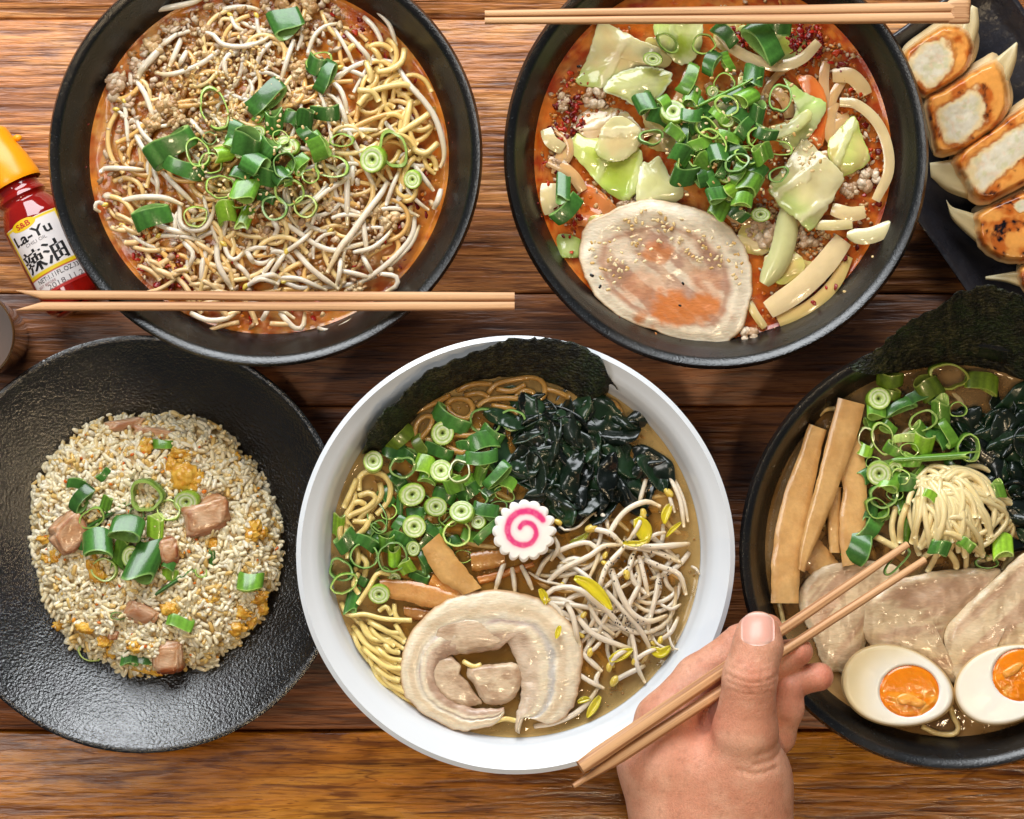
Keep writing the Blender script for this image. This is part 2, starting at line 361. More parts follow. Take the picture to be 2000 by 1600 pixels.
def blob(sub, rad, rough=0.35, freq=1.6, seed=0):
    v, f = {1: ICO1, 2: ICO2, 3: ICO3}[sub]
    n = fbm(v[:, 0] * freq + 9 + seed * 3.1, v[:, 1] * freq + 9, v[:, 2] * freq + 9, seed, 3)
    return v * (1 + rough * 2 * (n - 0.5))[:, None] * np.asarray(rad), f

def sheet(poly, zf, th, colf, nr=14, ns=64, center=None, edge=0.5, under=None, jag=0.0, seed=0):
    """thick star-shaped slice: outline in photo pixels, zf(x,y,t)->metres height of its top, th thickness in metres"""
    o = catmull(poly, ns, True); cx, cy = o.mean(0) if center is None else center
    if jag:
        a = np.linspace(0, 1, ns, endpoint=False) * ns
        o = np.array([cx, cy]) + (o - [cx, cy]) * (1 + jag * (vnoise(a * 0.9, a * 0 + seed, 0, seed) - 0.5))[:, None]
    t = np.linspace(0, 1, nr) ** 0.8
    X = cx + t[:, None] * (o[:, 0] - cx)[None]; Y = cy + t[:, None] * (o[:, 1] - cy)[None]
    Tt = np.repeat(t[:, None], ns, 1); A = np.repeat(np.linspace(0, 2 * np.pi, ns, endpoint=False)[None], nr, 0)
    Z = zf(X, Y, Tt) - th * edge * smooth(0.82, 1.0, Tt)
    top = PA(X, Y, Z); Ct = colf(X, Y, Tt, A)
    Zb = Z - th * (1 - edge * smooth(0.82, 1.0, Tt) * 0.6)
    s = 0.985
    bot = PA(cx + (X - cx) * s, cy + (Y - cy) * s, Zb); Cb = Ct if under is None else np.broadcast_to(under, Ct.shape)
    midr = PA(cx + (X[-1:] - cx) * 1.012, cy + (Y[-1:] - cy) * 1.012, (Z[-1:] + Zb[-1:]) / 2)
    V = np.concatenate([top, midr, bot[::-1]], 0); C = np.concatenate([Ct, Ct[-1:], Cb[::-1]], 0)
    F = grid_faces(2 * nr + 1, ns, False, True)
    return V.reshape(-1, 3), F[:, ::-1], C.reshape(-1, 3)
def loft(A, B, nu, nv, zf, th, colf, jag=0.0, seed=0, spline=True, jagB=None):
    """thick strip between two edges given in photo pixels; zf(x,y,u,v)"""
    A = catmull(A, nu) if spline else resample(A, nu); B = catmull(B, nu) if spline else resample(B, nu)
    if jag:
        k = np.arange(nu)
        A = A + jag * (np.stack([vnoise(k * 0.7, k * 0., 0, seed), vnoise(k * 0.7, k * 0. + 4, 0, seed + 1)], -1) - 0.5)
        B = B + (jag if jagB is None else jagB) * (np.stack([vnoise(k * 0.7, k * 0. + 8, 0, seed), vnoise(k * 0.7, k * 0. + 12, 0, seed + 1)], -1) - 0.5)
    v = np.linspace(0, 1, nv); u = np.linspace(0, 1, nu)
    X = A[:, None, 0] * (1 - v) + B[:, None, 0] * v; Y = A[:, None, 1] * (1 - v) + B[:, None, 1] * v
    U, W = np.meshgrid(u, v, indexing='ij'); Z = zf(X, Y, U, W)
    top = PA(X, Y, Z); bot = PA(X, Y, Z - th); Cc = colf(X, Y, U, W)
    n = nu * nv; V = np.vstack([top.reshape(-1, 3), bot.reshape(-1, 3)]); C = np.vstack([Cc.reshape(-1, 3)] * 2)
    F = grid_faces(nu, nv); F2 = F[:, ::-1] + n
    idx = np.arange(n).reshape(nu, nv)
    loop = np.concatenate([idx[:-1, 0], idx[-1, :-1], idx[:0:-1, -1], idx[0, :0:-1]]); nx = np.roll(loop, -1)
    S = np.stack([loop, loop + n, nx + n, nx], -1)
    # orient so that the top faces up
    p0, p1, p2 = top[0, 0], top[1, 0], top[0, 1]
    up = np.cross(p1 - p0, p2 - p0)[2] > 0
    F = np.vstack([F, F2, S]) if up else np.vstack([F[:, ::-1], F2[:, ::-1], S[:, ::-1]])
    return V, F, C
def const(col): return lambda X, Y, *a: np.broadcast_to(np.asarray(col, float), X.shape + (3,))

# ------------------------------------------------------------------ labels
USED = set()
HOURS = ['twelve', 'one', 'two', 'three', 'four', 'five', 'six', 'seven', 'eight', 'nine', 'ten', 'eleven']
BOWL = {  # photo-pixel centre, food radius, words
    'b1': ((527, 316), 347, 'bean sprout ramen'), 'b2': ((1395, 318), 345, 'cabbage ramen'),
    'b3': ((1007, 1080), 355, 'white bowl'), 'b4': ((1862, 1070), 350, 'egg ramen'), 'rc': ((310, 1065), 245, 'fried rice')}
def where(b, x, y):
    (cx, cy), R, w = BOWL[b]; dx, dy = x - cx, y - cy; r = math.hypot(dx, dy) / R
    h = HOURS[int(round(math.degrees(math.atan2(dx, -dy)) / 30)) % 12]
    if r < 0.16: return f'at the very centre of the {w}'
    z = 'off centre' if r < 0.38 else 'midway out' if r < 0.66 else 'towards the rim' if r < 0.88 else 'against the rim'
    return f"at {h} o'clock {z} of the {w}"
EXTRA = ['small', 'narrow', 'glossy', 'flattened', 'neat', 'plain', 'slim', 'crooked', 'smooth', 'moist']
def label(look, b, x, y, extra=()):
    base = f'{look} {where(b, x, y)}'; t = base
    for e in list(extra) + [None]:
        if t not in USED: break
        if e is None: break
        t = f'{e} {base}'
    USED.add(t); return t

# ------------------------------------------------------------------ food items
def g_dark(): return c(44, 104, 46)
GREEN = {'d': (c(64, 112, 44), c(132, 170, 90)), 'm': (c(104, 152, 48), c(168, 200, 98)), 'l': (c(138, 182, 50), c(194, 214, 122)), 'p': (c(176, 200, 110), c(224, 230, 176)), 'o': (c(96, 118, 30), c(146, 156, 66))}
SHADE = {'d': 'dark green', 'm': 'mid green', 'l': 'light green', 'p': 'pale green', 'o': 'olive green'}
def hollow(ra, rb, h, w, colo, coli, seed, n=30, squash=0.0, slit=False):
    th = np.linspace(0, 2 * np.pi * (0.93 if slit else 1.0), n, endpoint=False if not slit else True)
    irr = 1 + (0.16 + .16 * squash) * (fbm(np.cos(th) * 1.1 + 7, np.sin(th) * 1.1 + 7, seed * 1.7, seed, 2) - 0.5) * 2
    st = rng.uniform(0.72, 1.25, n) * (1 + .35 * (vnoise(th * 1.5, th * 0 + seed, 0, seed) - .5))
    rows = [(1.0, -h / 2, 0), (1.03, -h * .42, 0), (1.035, 0, 0), (1.03, h * .42, 0), (1.0, h / 2, 1), (1 - w, h / 2, 1), (1 - w, h * .2, 2), (1 - w, -h / 2, 2)]
    V, C = [], []
    for f, z, k in rows:
        zz = z + (0.10 + .12 * squash) * h * np.sin(th + seed) + .10 * h * np.sin(2 * th + seed * 2)
        V.append(np.stack([ra * irr * f * np.cos(th), rb * irr * f * np.sin(th), zz], -1))
        col = colo[None] * st[:, None] if k == 0 else np.tile((coli * 1.05 if k == 1 else 0.6 * coli + 0.4 * colo), (n, 1))
        C.append(col)
    F = grid_faces(len(rows), n, False, not slit)
    if not slit:
        a = np.arange(n); b = (a + 1) % n; F = np.vstack([F, np.stack([(len(rows) - 1) * n + a, (len(rows) - 1) * n + b, b, a], -1)])
    return np.vstack(V), F[:, ::-1], np.vstack(C)
def core(ra, rb, h, colo, seed, n=24):
    th = np.linspace(0, 2 * np.pi, n, endpoint=False)
    white = c(226, 232, 190); pale = c(186, 208, 110); ring = c(150, 184, 70)
    rows = [(0.97, -h / 2, colo), (1.03, -h * .4, colo), (1.04, h * .3, colo * 1.1), (0.98, h * .5, ring), (0.9, h * .52, pale), (0.74, h * .50, white), (0.62, h * .46, ring * 1.1), (0.5, h * .5, white), (0.3, h * .47, pale), (0.17, h * .40, c(150, 170, 90)), (0.05, h * .2, c(60, 80, 30))]
    V = [np.stack([ra * f * np.cos(th), rb * f * np.sin(th), np.full(n, z)], -1) for f, z, _ in rows]
    C = [np.tile(k, (n, 1)) * rng.uniform(.9, 1.06, (n, 1)) for _, _, k in rows]
    return np.vstack(V), grid_faces(len(rows), n, False, True)[:, ::-1], np.vstack(C)
NSC = [0]
def scallion(b, x, y, kind, a, bb, ang, shade, z, group, look=None, tilt=None, in_grp=True):
    NSC[0] += 1; sd = NSC[0]
    s = Sc(z); colo, coli = GREEN[shade]; colo = colo * random.uniform(.85, 1.15)
    an = math.radians(-ang)
    if kind == 'r':      # ring seen end-on
        h = random.uniform(.55, .9) * min(a, bb) * s
        V, F, C = hollow(a * s, bb * s, h, random.uniform(.085, .16), colo, coli, sd, squash=.4)
        R = rotm(an, math.radians(random.uniform(-16, 16) if tilt is None else tilt), math.radians(random.uniform(-14, 14))); rise = h * .6; w = 'scallion ring'
    elif kind == 'k':
        h = random.uniform(.8, 1.2) * min(a, bb) * s
        V, F, C = core(a * s, bb * s, h, colo, sd)
        R = rotm(an, math.radians(random.uniform(-20, 20) if tilt is None else tilt), math.radians(random.uniform(-18, 18))); rise = h * .5; w = 'scallion disc'
    elif kind in 'st':   # loop lying on its side: a across, b long
        fl = .33 if kind == 's' else .56
        V, F, C = hollow(a / 2 * s, a / 2 * fl * s, bb * s, .11 if kind == 't' else .17, colo, coli, sd, slit=False)
        pitch = random.choice((-1, 1)) * math.radians(90 - (random.uniform(8, 20) if kind == 's' else random.uniform(14, 32)))
        R = np.array(Matrix.Rotation(an, 3, 'Z') @ Matrix.Rotation(pitch, 3, 'X')); rise = a / 2 * fl * s
        w = 'flattened scallion' if kind == 's' else 'scallion tube'
    else:                # 'l' rolled sliver, long along ang
        V, F, C = hollow(bb / 2 * s, bb / 2 * .6 * s, a * s, .3, colo, coli, sd, n=16)
        R = np.array(Matrix.Rotation(an, 3, 'Z') @ Matrix.Rotation(math.radians(90 - random.uniform(2, 7)), 3, 'Y')); rise = bb / 2 * s; w = 'scallion sliver'
    if kind in 'stl':   # the cut pieces curl a little
        L_ = np.abs(V).max(0).max(); V[:, 1] += random.uniform(-.14, .14) * V[:, 0] ** 2 / L_; V[:, 2] *= 1 + random.uniform(-.12, .12) * V[:, 0] / L_
    V = V @ R.T + np.array(P(x, y, z + rise))
    lk = look or f'{SHADE[shade]} {w}'
    o = mesh('scallion_slice', V, F, MAT['scallion'], C, sharp=50)
    tag(o, label(lk, b, x, y, EXTRA), 'scallion', group)
    return o
WHITE = c(226, 212, 190); CREAM = c(214, 190, 142); TAN = c(176, 134, 88)
def sprout(b, pts, r, z, group, head=None, hz=0.003, tail=True, mat=None, pale=1.0):
    n = max(8, min(26, int(sum(math.dist(pts[i], pts[i + 1]) for i in range(len(pts) - 1)) / 9)))
    q = catmull(pts, n); u = np.linspace(0, 1, n)
    Z = z(q[:, 0], q[:, 1]) + hz * (0.35 + 0.65 * np.sin(np.pi * np.clip(u, .03, .97)) ** .7) + 0.0008 * (vnoise(u * 5, u * 0 + random.random() * 99) - .5)
    m = PA(q[:, 0], q[:, 1], Z); s = Sc(.065) * .93
    prof = 1 - 0.35 * smooth(.72, 1, u) * (1 if tail else 0) - 0.2 * smooth(.15, 0, u)
    rr = r * s * prof * (1 + .10 * (vnoise(u * 6, u * 0 + random.random() * 50) - .5))
    V, F = tube(m, rr, 9, .85)
    tint = np.array([1, 1, 1]) * pale
    col = mixc(WHITE * tint, CREAM * tint, smooth(.6, 1, u) * (.9 if tail else .3)); col = mixc(col, TAN, smooth(.9, 1.0, u) * (.45 if tail else 0))
    C = np.vstack([np.repeat(col, 9, 0), col[:1], col[-1:]])
    L = sum(math.dist(pts[i], pts[i + 1]) for i in range(len(pts) - 1)); chord = math.dist(pts[0], pts[-1])
    shp = 'looping' if chord / L < .6 else 'curved' if chord / L < .93 else 'straight'
    sz = 'long' if L > 150 else 'short' if L < 65 else 'medium'
    dx, dy = pts[-1][0] - pts[0][0], pts[-1][1] - pts[0][1]; a = math.degrees(math.atan2(-dy, dx)) % 180
    ori = 'level' if a < 20 or a > 160 else 'upright' if 70 < a < 110 else 'rising' if a <= 70 else 'falling'
    mx, my = q[n // 2]
    o = mesh('bean_sprout', V, clean(F), MAT['sprout'], C)
    tag(o, label(f'{sz} {shp} ' + ('yellow-headed ' if head else '') + 'sprout', b, mx, my, [ori, 'plump', 'slender', 'pearly', 'bent', 'crisp', 'soft', 'tapering']), 'bean sprout', group)
    if head:
        hx, hy = pts[0]; v, f = blob(2, (head * s, head * .62 * s, head * .55 * s), .12, 1.5, NSC[0])
        v = v @ rotm(math.atan2(-(pts[1][1] - hy), pts[1][0] - hx) + .5, .3, 0).T + np.array(m[0]) + [0, 0, .0006]
        mesh('bean_head', v, f, MAT['sprout'], mixc(c(214, 178, 52), c(226, 204, 110), rng.random(len(v))), parent=o)
    return o
def noodle(parent, pts, r, z, hz=0.0, col=None):
    n = max(8, min(34, int(sum(math.dist(pts[i], pts[i + 1]) for i in range(len(pts) - 1)) / 8)))
    q = catmull(pts, n); u = np.linspace(0, 1, n)
    Z = z(q[:, 0], q[:, 1]) + hz + 0.0012 * np.sin(np.pi * u) + .001 * (vnoise(u * 4, u * 0 + random.random() * 99) - .5)
    V, F = tube(PA(q[:, 0], q[:, 1], Z), r * Sc(.062), 8, .9)
    cc = (c(214, 184, 112) if col is None else col) * random.uniform(.93, 1.07)
    return mesh('noodle', V, clean(F), MAT['noodle'], cc, parent=parent)
GRAIN = None
def grains(acc, pts, lens, wid, cols, flat=.75, upright=.35):
    """elongated grains at metre positions"""
    global GRAIN
    if GRAIN is None:
        th = np.linspace(0, 2 * np.pi, 7, endpoint=False); rows = [(.0, -1), (.66, -.9), (.95, -.55), (1, -.05), (.97, .5), (.72, .88), (.0, 1)]
        V = np.vstack([np.stack([np.full(7, z), f * np.cos(th), f * np.sin(th)], -1) for f, z in rows]); GRAIN = (V, grid_faces(len(rows), 7, False, True))
    V0, F0 = GRAIN
    for p, l, w, cc in zip(pts, lens, wid, cols):
        R = rotm(random.uniform(0, 6.28), random.uniform(-.4, .4), random.uniform(-upright, upright))
        acc.add((V0 * [l, w, w * flat]) @ R.T + p, F0, cc)
def inpoly(n, poly):
    poly = np.asarray(poly, float); lo, hi = poly.min(0), poly.max(0); out = []
    while len(out) < n:
        x, y = random.uniform(lo[0], hi[0]), random.uniform(lo[1], hi[1]); k = False; j = len(poly) - 1
        for i in range(len(poly)):
            if (poly[i][1] > y) != (poly[j][1] > y) and x < (poly[j][0] - poly[i][0]) * (y - poly[i][1]) / (poly[j][1] - poly[i][1]) + poly[i][0]: k = not k
            j = i
        if k: out.append((x, y))
    return out
# ------------------------------------------------------------------ the table
def px_box(name, y0, y1, x0, x1, zt, zb, mat, parent, bev=0.0012):
    a = P(x0, y1, 0); b_ = P(x1, y0, 0)
    nx = 60; xs = np.linspace(a.x, b_.x, nx)
    ys = np.array([a.y, a.y + bev * .35, a.y + bev, b_.y - bev, b_.y - bev * .35, b_.y]); zs = np.array([zt - bev, zt - bev * .3, zt, zt, zt - bev * .3, zt - bev])
    wob = lambda s: 0.0007 * (fbm(xs * 30, xs * 0 + s, 0, int(s), 3) - .5)
    w0, w1 = wob(1 + y0 % 7), wob(3 + y1 % 7)
    X, J = np.meshgrid(xs, np.arange(6), indexing='ij')
    Y = np.repeat(ys[None], nx, 0).copy(); Y[:, :3] += w1[:, None]; Y[:, 3:] += w0[:, None]
    top = np.stack([X, Y, np.repeat(zs[None], nx, 0)], -1)
    prof = np.concatenate([top, np.stack([X[:, :1], Y[:, 5:6], np.full((nx, 1), zb)], -1), np.stack([X[:, :1], Y[:, :1], np.full((nx, 1), zb)], -1)], 1)
    F = grid_faces(nx, 8, False, True)
    Fs = F.tolist() + [tuple(range(8))[::-1], tuple((nx - 1) * 8 + k for k in range(8))]
    return mesh(name, prof.reshape(-1, 3), Fs, mat, parent=parent, sharp=40, origin=((a.x + b_.x) / 2, (a.y + b_.y) / 2, zt))
table = empty('wooden_table', (0, 0, -0.03), 'weathered wooden table of brown and amber planks under all the dishes', 'table')
for y0, y1, mt, zt in ((-420, 36, 'plank_top', -.0002), (37.5, 572, 'plank_top', 0), (574, 793, 'plank_mid', -.0002), (794.5, 1425, 'plank_mid', 0), (1430, 2000, 'plank_low', -.0002)):
    px_box('plank', y0, y1, -700, 2700, zt, -.03, MAT[mt], table)
u = mesh('underside_board', [(-.5, -.4, -.032), (.5, -.4, -.032), (.5, .4, -.032), (-.5, .4, -.032), (-.5, -.4, -.0305), (.5, -.4, -.0305), (.5, .4, -.0305), (-.5, .4, -.0305)],
         [(3, 2, 1, 0), (4, 5, 6, 7), (0, 1, 5, 4), (1, 2, 6, 5), (2, 3, 7, 6), (3, 0, 4, 7)], MAT['plank_mid'], parent=table, flat=True)

# ------------------------------------------------------------------ bowls
ZR = 0.078; ZF = 0.058
def black_bowl(cx, cy, rx, ry, rf, lab, zf=ZF):
    R = rx * Sc(ZR); f = rf * Sc(zf) ; k = R - .1061
    prof = [(0, .004), (.036, .004), (.038, 0), (.043, 0), (.046, .006), (.070, .026), (.092 + k, .052), (.1015 + k, .068), (.1050 + k, .0735), (.1061 + k, .0765), (.1052 + k, .0787), (.1030 + k, .0790), (.1008 + k, .0775), (.0995 + k, .0745), (.0965 + k, .0705), ((f + .0975 + k) / 2, .0655), (f + .001, zf + .002), (f - .006, zf - .01), (.070, .036), (.045, .018), (0, .012)]
    prof = np.vstack([prof_smooth(prof[:5], 12)[:-1], prof_smooth(prof[4:], 70)])
    o = P(cx, cy, ZR); V, F = lathe(prof, 128, o.x, o.y, 1, ry / rx, .006, int(cx))
    b = mesh('ramen_bowl', V, F, MAT['black'], sharp=60, origin=(o.x, o.y, 0))
    return tag(b, lab, 'bowl', 'black ramen bowls')
bowl1 = black_bowl(517, 302, 425, 414, 350, 'black ramen bowl of bean sprouts and minced pork, beside the chilli oil bottle')
bowl2 = black_bowl(1399, 300, 416, 421, 347, 'black ramen bowl of cabbage, onion and pork slice, between sprouts and dumplings')
bowl4 = black_bowl(1870, 1080, 427, 426, 362, 'black ramen bowl holding halved eggs and bamboo shoots, below the dumpling plate', .060)
o3 = P(1007, 1084, ZR); R3 = 430 * Sc(ZR); f3 = 360 * Sc(.060)
prof = [(0, .004), (.040, .004), (.042, 0), (.047, 0), (.050, .006), (.074, .028), (.094, .052), (.1035, .068), (.1064, .0740), (R3, .0766), (.1066, .0786), (.1050, .0793), (.1030, .0783), (.1016, .0765), (.0990, .0752), (.0972, .0738), (.0962, .0718), (.0945, .069), (f3 + .0005, .0608), (f3 - .006, .050), (.072, .034), (.046, .018), (0, .012)]
prof = np.vstack([prof_smooth(prof[:5], 12)[:-1], prof_smooth(prof[4:], 80)])
V, F = lathe(prof, 160, o3.x, o3.y)
tag(mesh('ramen_bowl', V, F, MAT['white'], sharp=60, origin=(o3.x, o3.y, 0)), 'white porcelain ramen bowl with the pink swirl fish cake', 'bowl')
# wide black plate under the fried rice
ZP = 0.0318; op = P(274, 1063, ZP); RP = 408 * Sc(ZP); k = RP / .1057
prof = [(0, .003), (.045, .003), (.047, 0), (.052, 0), (.055, .004), (.085, .014), (.101, .0255), (.1052, .0298), (.1057, .0315), (.1048, .0326), (.1030, .0322), (.0985, .0288), (.090, .0236), (.078, .0172), (.066, .0120), (.055, .0092), (.030, .0078), (0, .0076)]
prof = [(a * k, z) for a, z in prof]
prof = np.vstack([prof_smooth(prof[:5], 12)[:-1], prof_smooth(prof[4:], 90)])
V, F = lathe(prof, 160, op.x, op.y, 1, 1, .012, 3)
zz = V[:, 2]; rr = np.hypot(V[:, 0] - op.x, V[:, 1] - op.y)
V[:, 2] += .0012 * (fbm(V[:, 0] * 45, V[:, 1] * 45, 0, 5, 2) - .5) * (zz > .0077) * (rr < RP * .97)
tag(mesh('rice_plate', V, F, MAT['blackplate'], sharp=60, origin=(op.x, op.y, 0)), 'large black pebbled plate holding the fried rice', 'plate')

# ------------------------------------------------------------------ broth and bedding in the bowls
def bed(bk, cpx, z0, rm, colf, mat, mound, lump, freq, lab, name='broth', n=110, seg=200, sy=1.0, seed=0, zr=ZR):
    o = P(*cpx, zr); t = np.linspace(0, 1, n); th = np.linspace(0, 2 * np.pi, seg, endpoint=False)
    T, A = np.meshgrid(t, th, indexing='ij'); x = o.x + rm * T * np.cos(A); y = o.y + rm * T * np.sin(A) * sy
    Xp = x / Sc(z0) + 1000; Yp = 800 - y / Sc(z0)
    z = mound(Xp, Yp) + lump * (fbm(Xp / freq, Yp / freq, 0, seed, 4) - .5) * 2 * smooth(1.0, .93, T)
    z = z + .0009 * smooth(.975, 1.0, T)
    C = colf(Xp, Yp, T)
    V = np.stack([x, y, z], -1).reshape(-1, 3)
    ob = mesh(name, V, grid_faces(n, seg, False, True), mat, C.reshape(-1, 3), origin=(o.x, o.y, z0), orient=False)
    return tag(ob, lab, 'broth', None, 'stuff')
def gz(x, y, cx, cy, r): return np.exp(-(((np.asarray(x) - cx) ** 2 + (np.asarray(y) - cy) ** 2) / r ** 2))
def z1(x, y): x = np.asarray(x, float); y = np.asarray(y, float); return ZF + .0010 + .0065 * np.clip(1 - ((x - 527) ** 2 + (y - 316) ** 2) / 335 ** 2, 0, 1) + .006 * gz(x, y, 510, 310, 120)
def z2(x, y): x = np.asarray(x, float); y = np.asarray(y, float); return ZF + .0008 + .005 * np.clip(1 - ((x - 1395) ** 2 + (y - 318) ** 2) / 335 ** 2, 0, 1) + .007 * gz(x, y, 1410, 270, 120)
def z3(x, y): x = np.asarray(x, float); y = np.asarray(y, float); return .0600 + 0 * x
def z4(x, y): x = np.asarray(x, float); y = np.asarray(y, float); return .0600 + 0 * x
def col_b1(X, Y, T):
    n1 = fbm(X / 40, Y / 40, 0, 3); n2 = fbm(X / 14, Y / 14, 0, 9)
    cc = mixc(c(206, 126, 44), c(212, 156, 82), smooth(.35, .65, n1)); cc = mixc(cc, c(196, 104, 24), smooth(.5, .68, n2) * .8)
    red = smooth(.62, 1.0, T) * smooth(.42, .62, n1 * .5 + n2 * .5); return mixc(cc, c(160, 54, 18), red * .7)
def col_b2(X, Y, T):
    n1 = fbm(X / 45, Y / 45, 0, 13); n2 = fbm(X / 13, Y / 13, 0, 19)
    cc = mixc(c(202, 108, 34), c(208, 136, 64), smooth(.4, .68, n1)); cc = mixc(cc, c(184, 72, 14), smooth(.48, .66, n2) * .8)
    return mixc(cc, c(150, 42, 14), smooth(.7, 1.0, T) * smooth(.45, .6, n1 * .6 + n2 * .4) * .8)
def col_b3(X, Y, T):
    n1 = fbm(X / 60, Y / 60, 0, 23); return mixc(mixc(c(168, 112, 38), c(206, 152, 68), n1), c(222, 184, 116), smooth(.72, 1.0, T) * .9)
def col_b4(X, Y, T):
    n1 = fbm(X / 60, Y / 60, 0, 33); return mixc(c(160, 118, 66), c(190, 150, 98), smooth(.3, .7, n1))
bed('b1', (517, 302), ZF, 352 * Sc(ZF), col_b1, MAT['broth_spicy'], lambda x, y: z1(x, y) - .0012, .0013, 26, 'orange sesame broth with red oil under the bean sprouts', sy=.976, seed=2)
bed('b2', (1399, 300), ZF, 349 * Sc(ZF), col_b2, MAT['broth_spicy'], lambda x, y: ZF + .0004 + 0 * x, .0007, 30, 'red oily orange broth around the cabbage and pork slice', sy=1.012, seed=4)
bed('b3', (1007, 1084), .060, 360.5 * Sc(.06), col_b3, MAT['broth_clear'], z3, .0002, 60, 'clear brown soy broth in the white bowl', seed=6)
bed('b4', (1870, 1080), .060, 364 * Sc(.06), col_b4, MAT['broth_cloudy'], z4, .0002, 60, 'beige pork broth around the halved eggs', seed=8)

# ------------------------------------------------------------------ dumpling plate (rectangular) and dumplings
def rect_plate():
    d = np.array([.575, .818]); n = np.array([.818, -.575])        # along the long side / across (photo pixels)
    corner = lambda a, b_: np.array([0, 0]) + n * a + d * b_
    a0, a1 = 1217, 1627                                            # across
    b0 = 1745 * d[0] + 71 * d[1] - 4; b1 = b0 + 800
    def ring(ins, z, rad):
        pts = []
        for (ax, bx, s0) in ((a0 + ins, b0 + ins, 180), (a1 - ins, b0 + ins, 270), (a1 - ins, b1 - ins, 0), (a0 + ins, b1 - ins, 90)):
            ccx = ax + rad * (1 if ax < (a0 + a1) / 2 else -1); ccy = bx + rad * (1 if bx < (b0 + b1) / 2 else -1)
            for q in np.linspace(0, 90, 7): t = math.radians(s0 + q); pts.append(n * (ccx + rad * math.cos(t)) + d * (ccy + rad * math.sin(t)))
        pts = np.array(pts); return PA(pts[:, 0], pts[:, 1], np.full(len(pts), z))
    rows = [(60, .0, 20), (52, .001, 22), (8, .0155, 30), (0, .0185, 34), (2, .0197, 34), (6, .0200, 34), (11, .0192, 30), (40, .0085, 26), (60, .0062, 20), (110, .0055, 15), (170, .0053, 10)]
    V = np.concatenate([ring(*r) for r in rows]); F = grid_faces(len(rows), 28, False, True).tolist()
    F += [tuple(range(28))[::-1], tuple((len(rows) - 1) * 28 + k for k in range(28))]
    cen = V.mean(0)
    # dense floor comes from the glaze relief
    o = mesh('dumpling_plate', V, F, MAT['slate'], sharp=50, origin=(cen[0], cen[1], 0))
    tag(o, 'dark rectangular plate of fried dumplings beside the cabbage ramen', 'plate')
rect_plate()
MAT['gyoza'] = M('fried_dough', 'Col', 0.86, 420, 0.6, rough=0.26, sss=0.2, sr=(1, .7, .4), ss=0.002, bump=0.22, bscale=260, bdist=0.0008, coat=0.35, coatr=.1)
MAT['dough'] = M('steamed_dough', 'Col', 0.9, 200, 0.4, rough=0.3, sss=0.5, sr=(1, .9, .7), ss=0.003, bump=0.12, bscale=250, bdist=0.0005)
def gyoza(base, inner, tip, z, lab, seed, char=0.5, body=None):
    base = np.array(base, float); ce = base.mean(0)
    root = empty('fried_dumpling', P(ce[0], ce[1], .006), lab, 'dumpling', 'fried dumplings on the dark plate')
    inn = np.array(inner, float); ic = inn.mean(0); io = catmull(inn, 72, True)
    ia = np.arctan2(io[:, 1] - ic[1], io[:, 0] - ic[0]); ir = np.hypot(io[:, 1] - ic[1], io[:, 0] - ic[0]); order = np.argsort(ia)
    def colf(X, Y, T, A):
        a = np.arctan2(Y - ic[1], X - ic[0]); r = np.hypot(X - ic[0], Y - ic[1])
        R = np.interp(a, ia[order], ir[order], period=2 * np.pi)
        q = r / R + .24 * (fbm(X / 15, Y / 15, 0, seed, 4) - .5) * 2
        pale = mixc(c(226, 218, 198), c(204, 190, 160), fbm(X / 18, Y / 18, 0, seed + 5))
        n = fbm(X / 26, Y / 26, 0, seed + 9); n2 = fbm(X / 9, Y / 9, 0, seed + 11)
        br = mixc(c(228, 156, 74), c(190, 96, 28), smooth(.35, .62, n)); br = mixc(br, c(96, 46, 18), smooth(.54, .70, n * .55 + n2 * .45) * char * 1.6)
        br = mixc(br, c(150, 78, 28), .6 * (1 - smooth(.03, .16, np.abs(q - 1.04)))); pale = mixc(pale, c(196, 190, 146), .7 * smooth(.5, .7, fbm(X / 13, Y / 13, 0, seed + 31))); pale = mixc(pale, c(222, 190, 160), .5 * smooth(.55, .7, fbm(X / 10, Y / 10, 0, seed + 37))); pale = mixc(pale, c(228, 200, 146), .85 * smooth(.66, .94, q)); col = mixc(pale, br, smooth(.90, 1.08, q))
        col = mixc(col, c(226, 190, 136), smooth(.90, .98, T) * .8); return col
    zf = lambda X, Y, T: z + .0010 * np.sqrt(np.clip(1 - T ** 4, 0, 1)) - .004 * smooth(.84, 1, T) + .0009 * (fbm(X / 20, Y / 20, 0, seed, 3) - .5)
    V, F, C = sheet(base, zf, .006, colf, 36, 110, edge=.45, jag=.03, seed=seed)
    mesh('crisp_base', V, F, MAT['gyoza'], C, parent=root)
    bd = np.array(body if body is not None else ce + (base - ce) * 1.07 + [5, -10], float)
    V, F, C = sheet(bd, lambda X, Y, T: z - .0045 + .001 * np.cos(T * 3) - .004 * T ** 3, .007, lambda X, Y, T, A: mixc(c(222, 204, 166), c(206, 164, 104), fbm(X / 30, Y / 30, 0, seed)), 10, 64, edge=.6)
    mesh('wrapper', V, F, MAT['dough'], C, parent=root)
    if tip:
        V, F, C = loft(tip[0], tip[1], 18, 7, lambda X, Y, U, W: z - .0075 + .0022 * np.sin(W * np.pi) * (1 - .7 * U) + .0012 * np.sin(W * 9 + U * 2) * (1 - U), .0012, lambda X, Y, U, W: mixc(mixc(c(190, 170, 124), c(206, 192, 152), U), c(176, 140, 86), .8 * smooth(.15, .0, U) + .3 * W))
        mesh('wrapper_tip', V, F, MAT['dough'], C, parent=root)
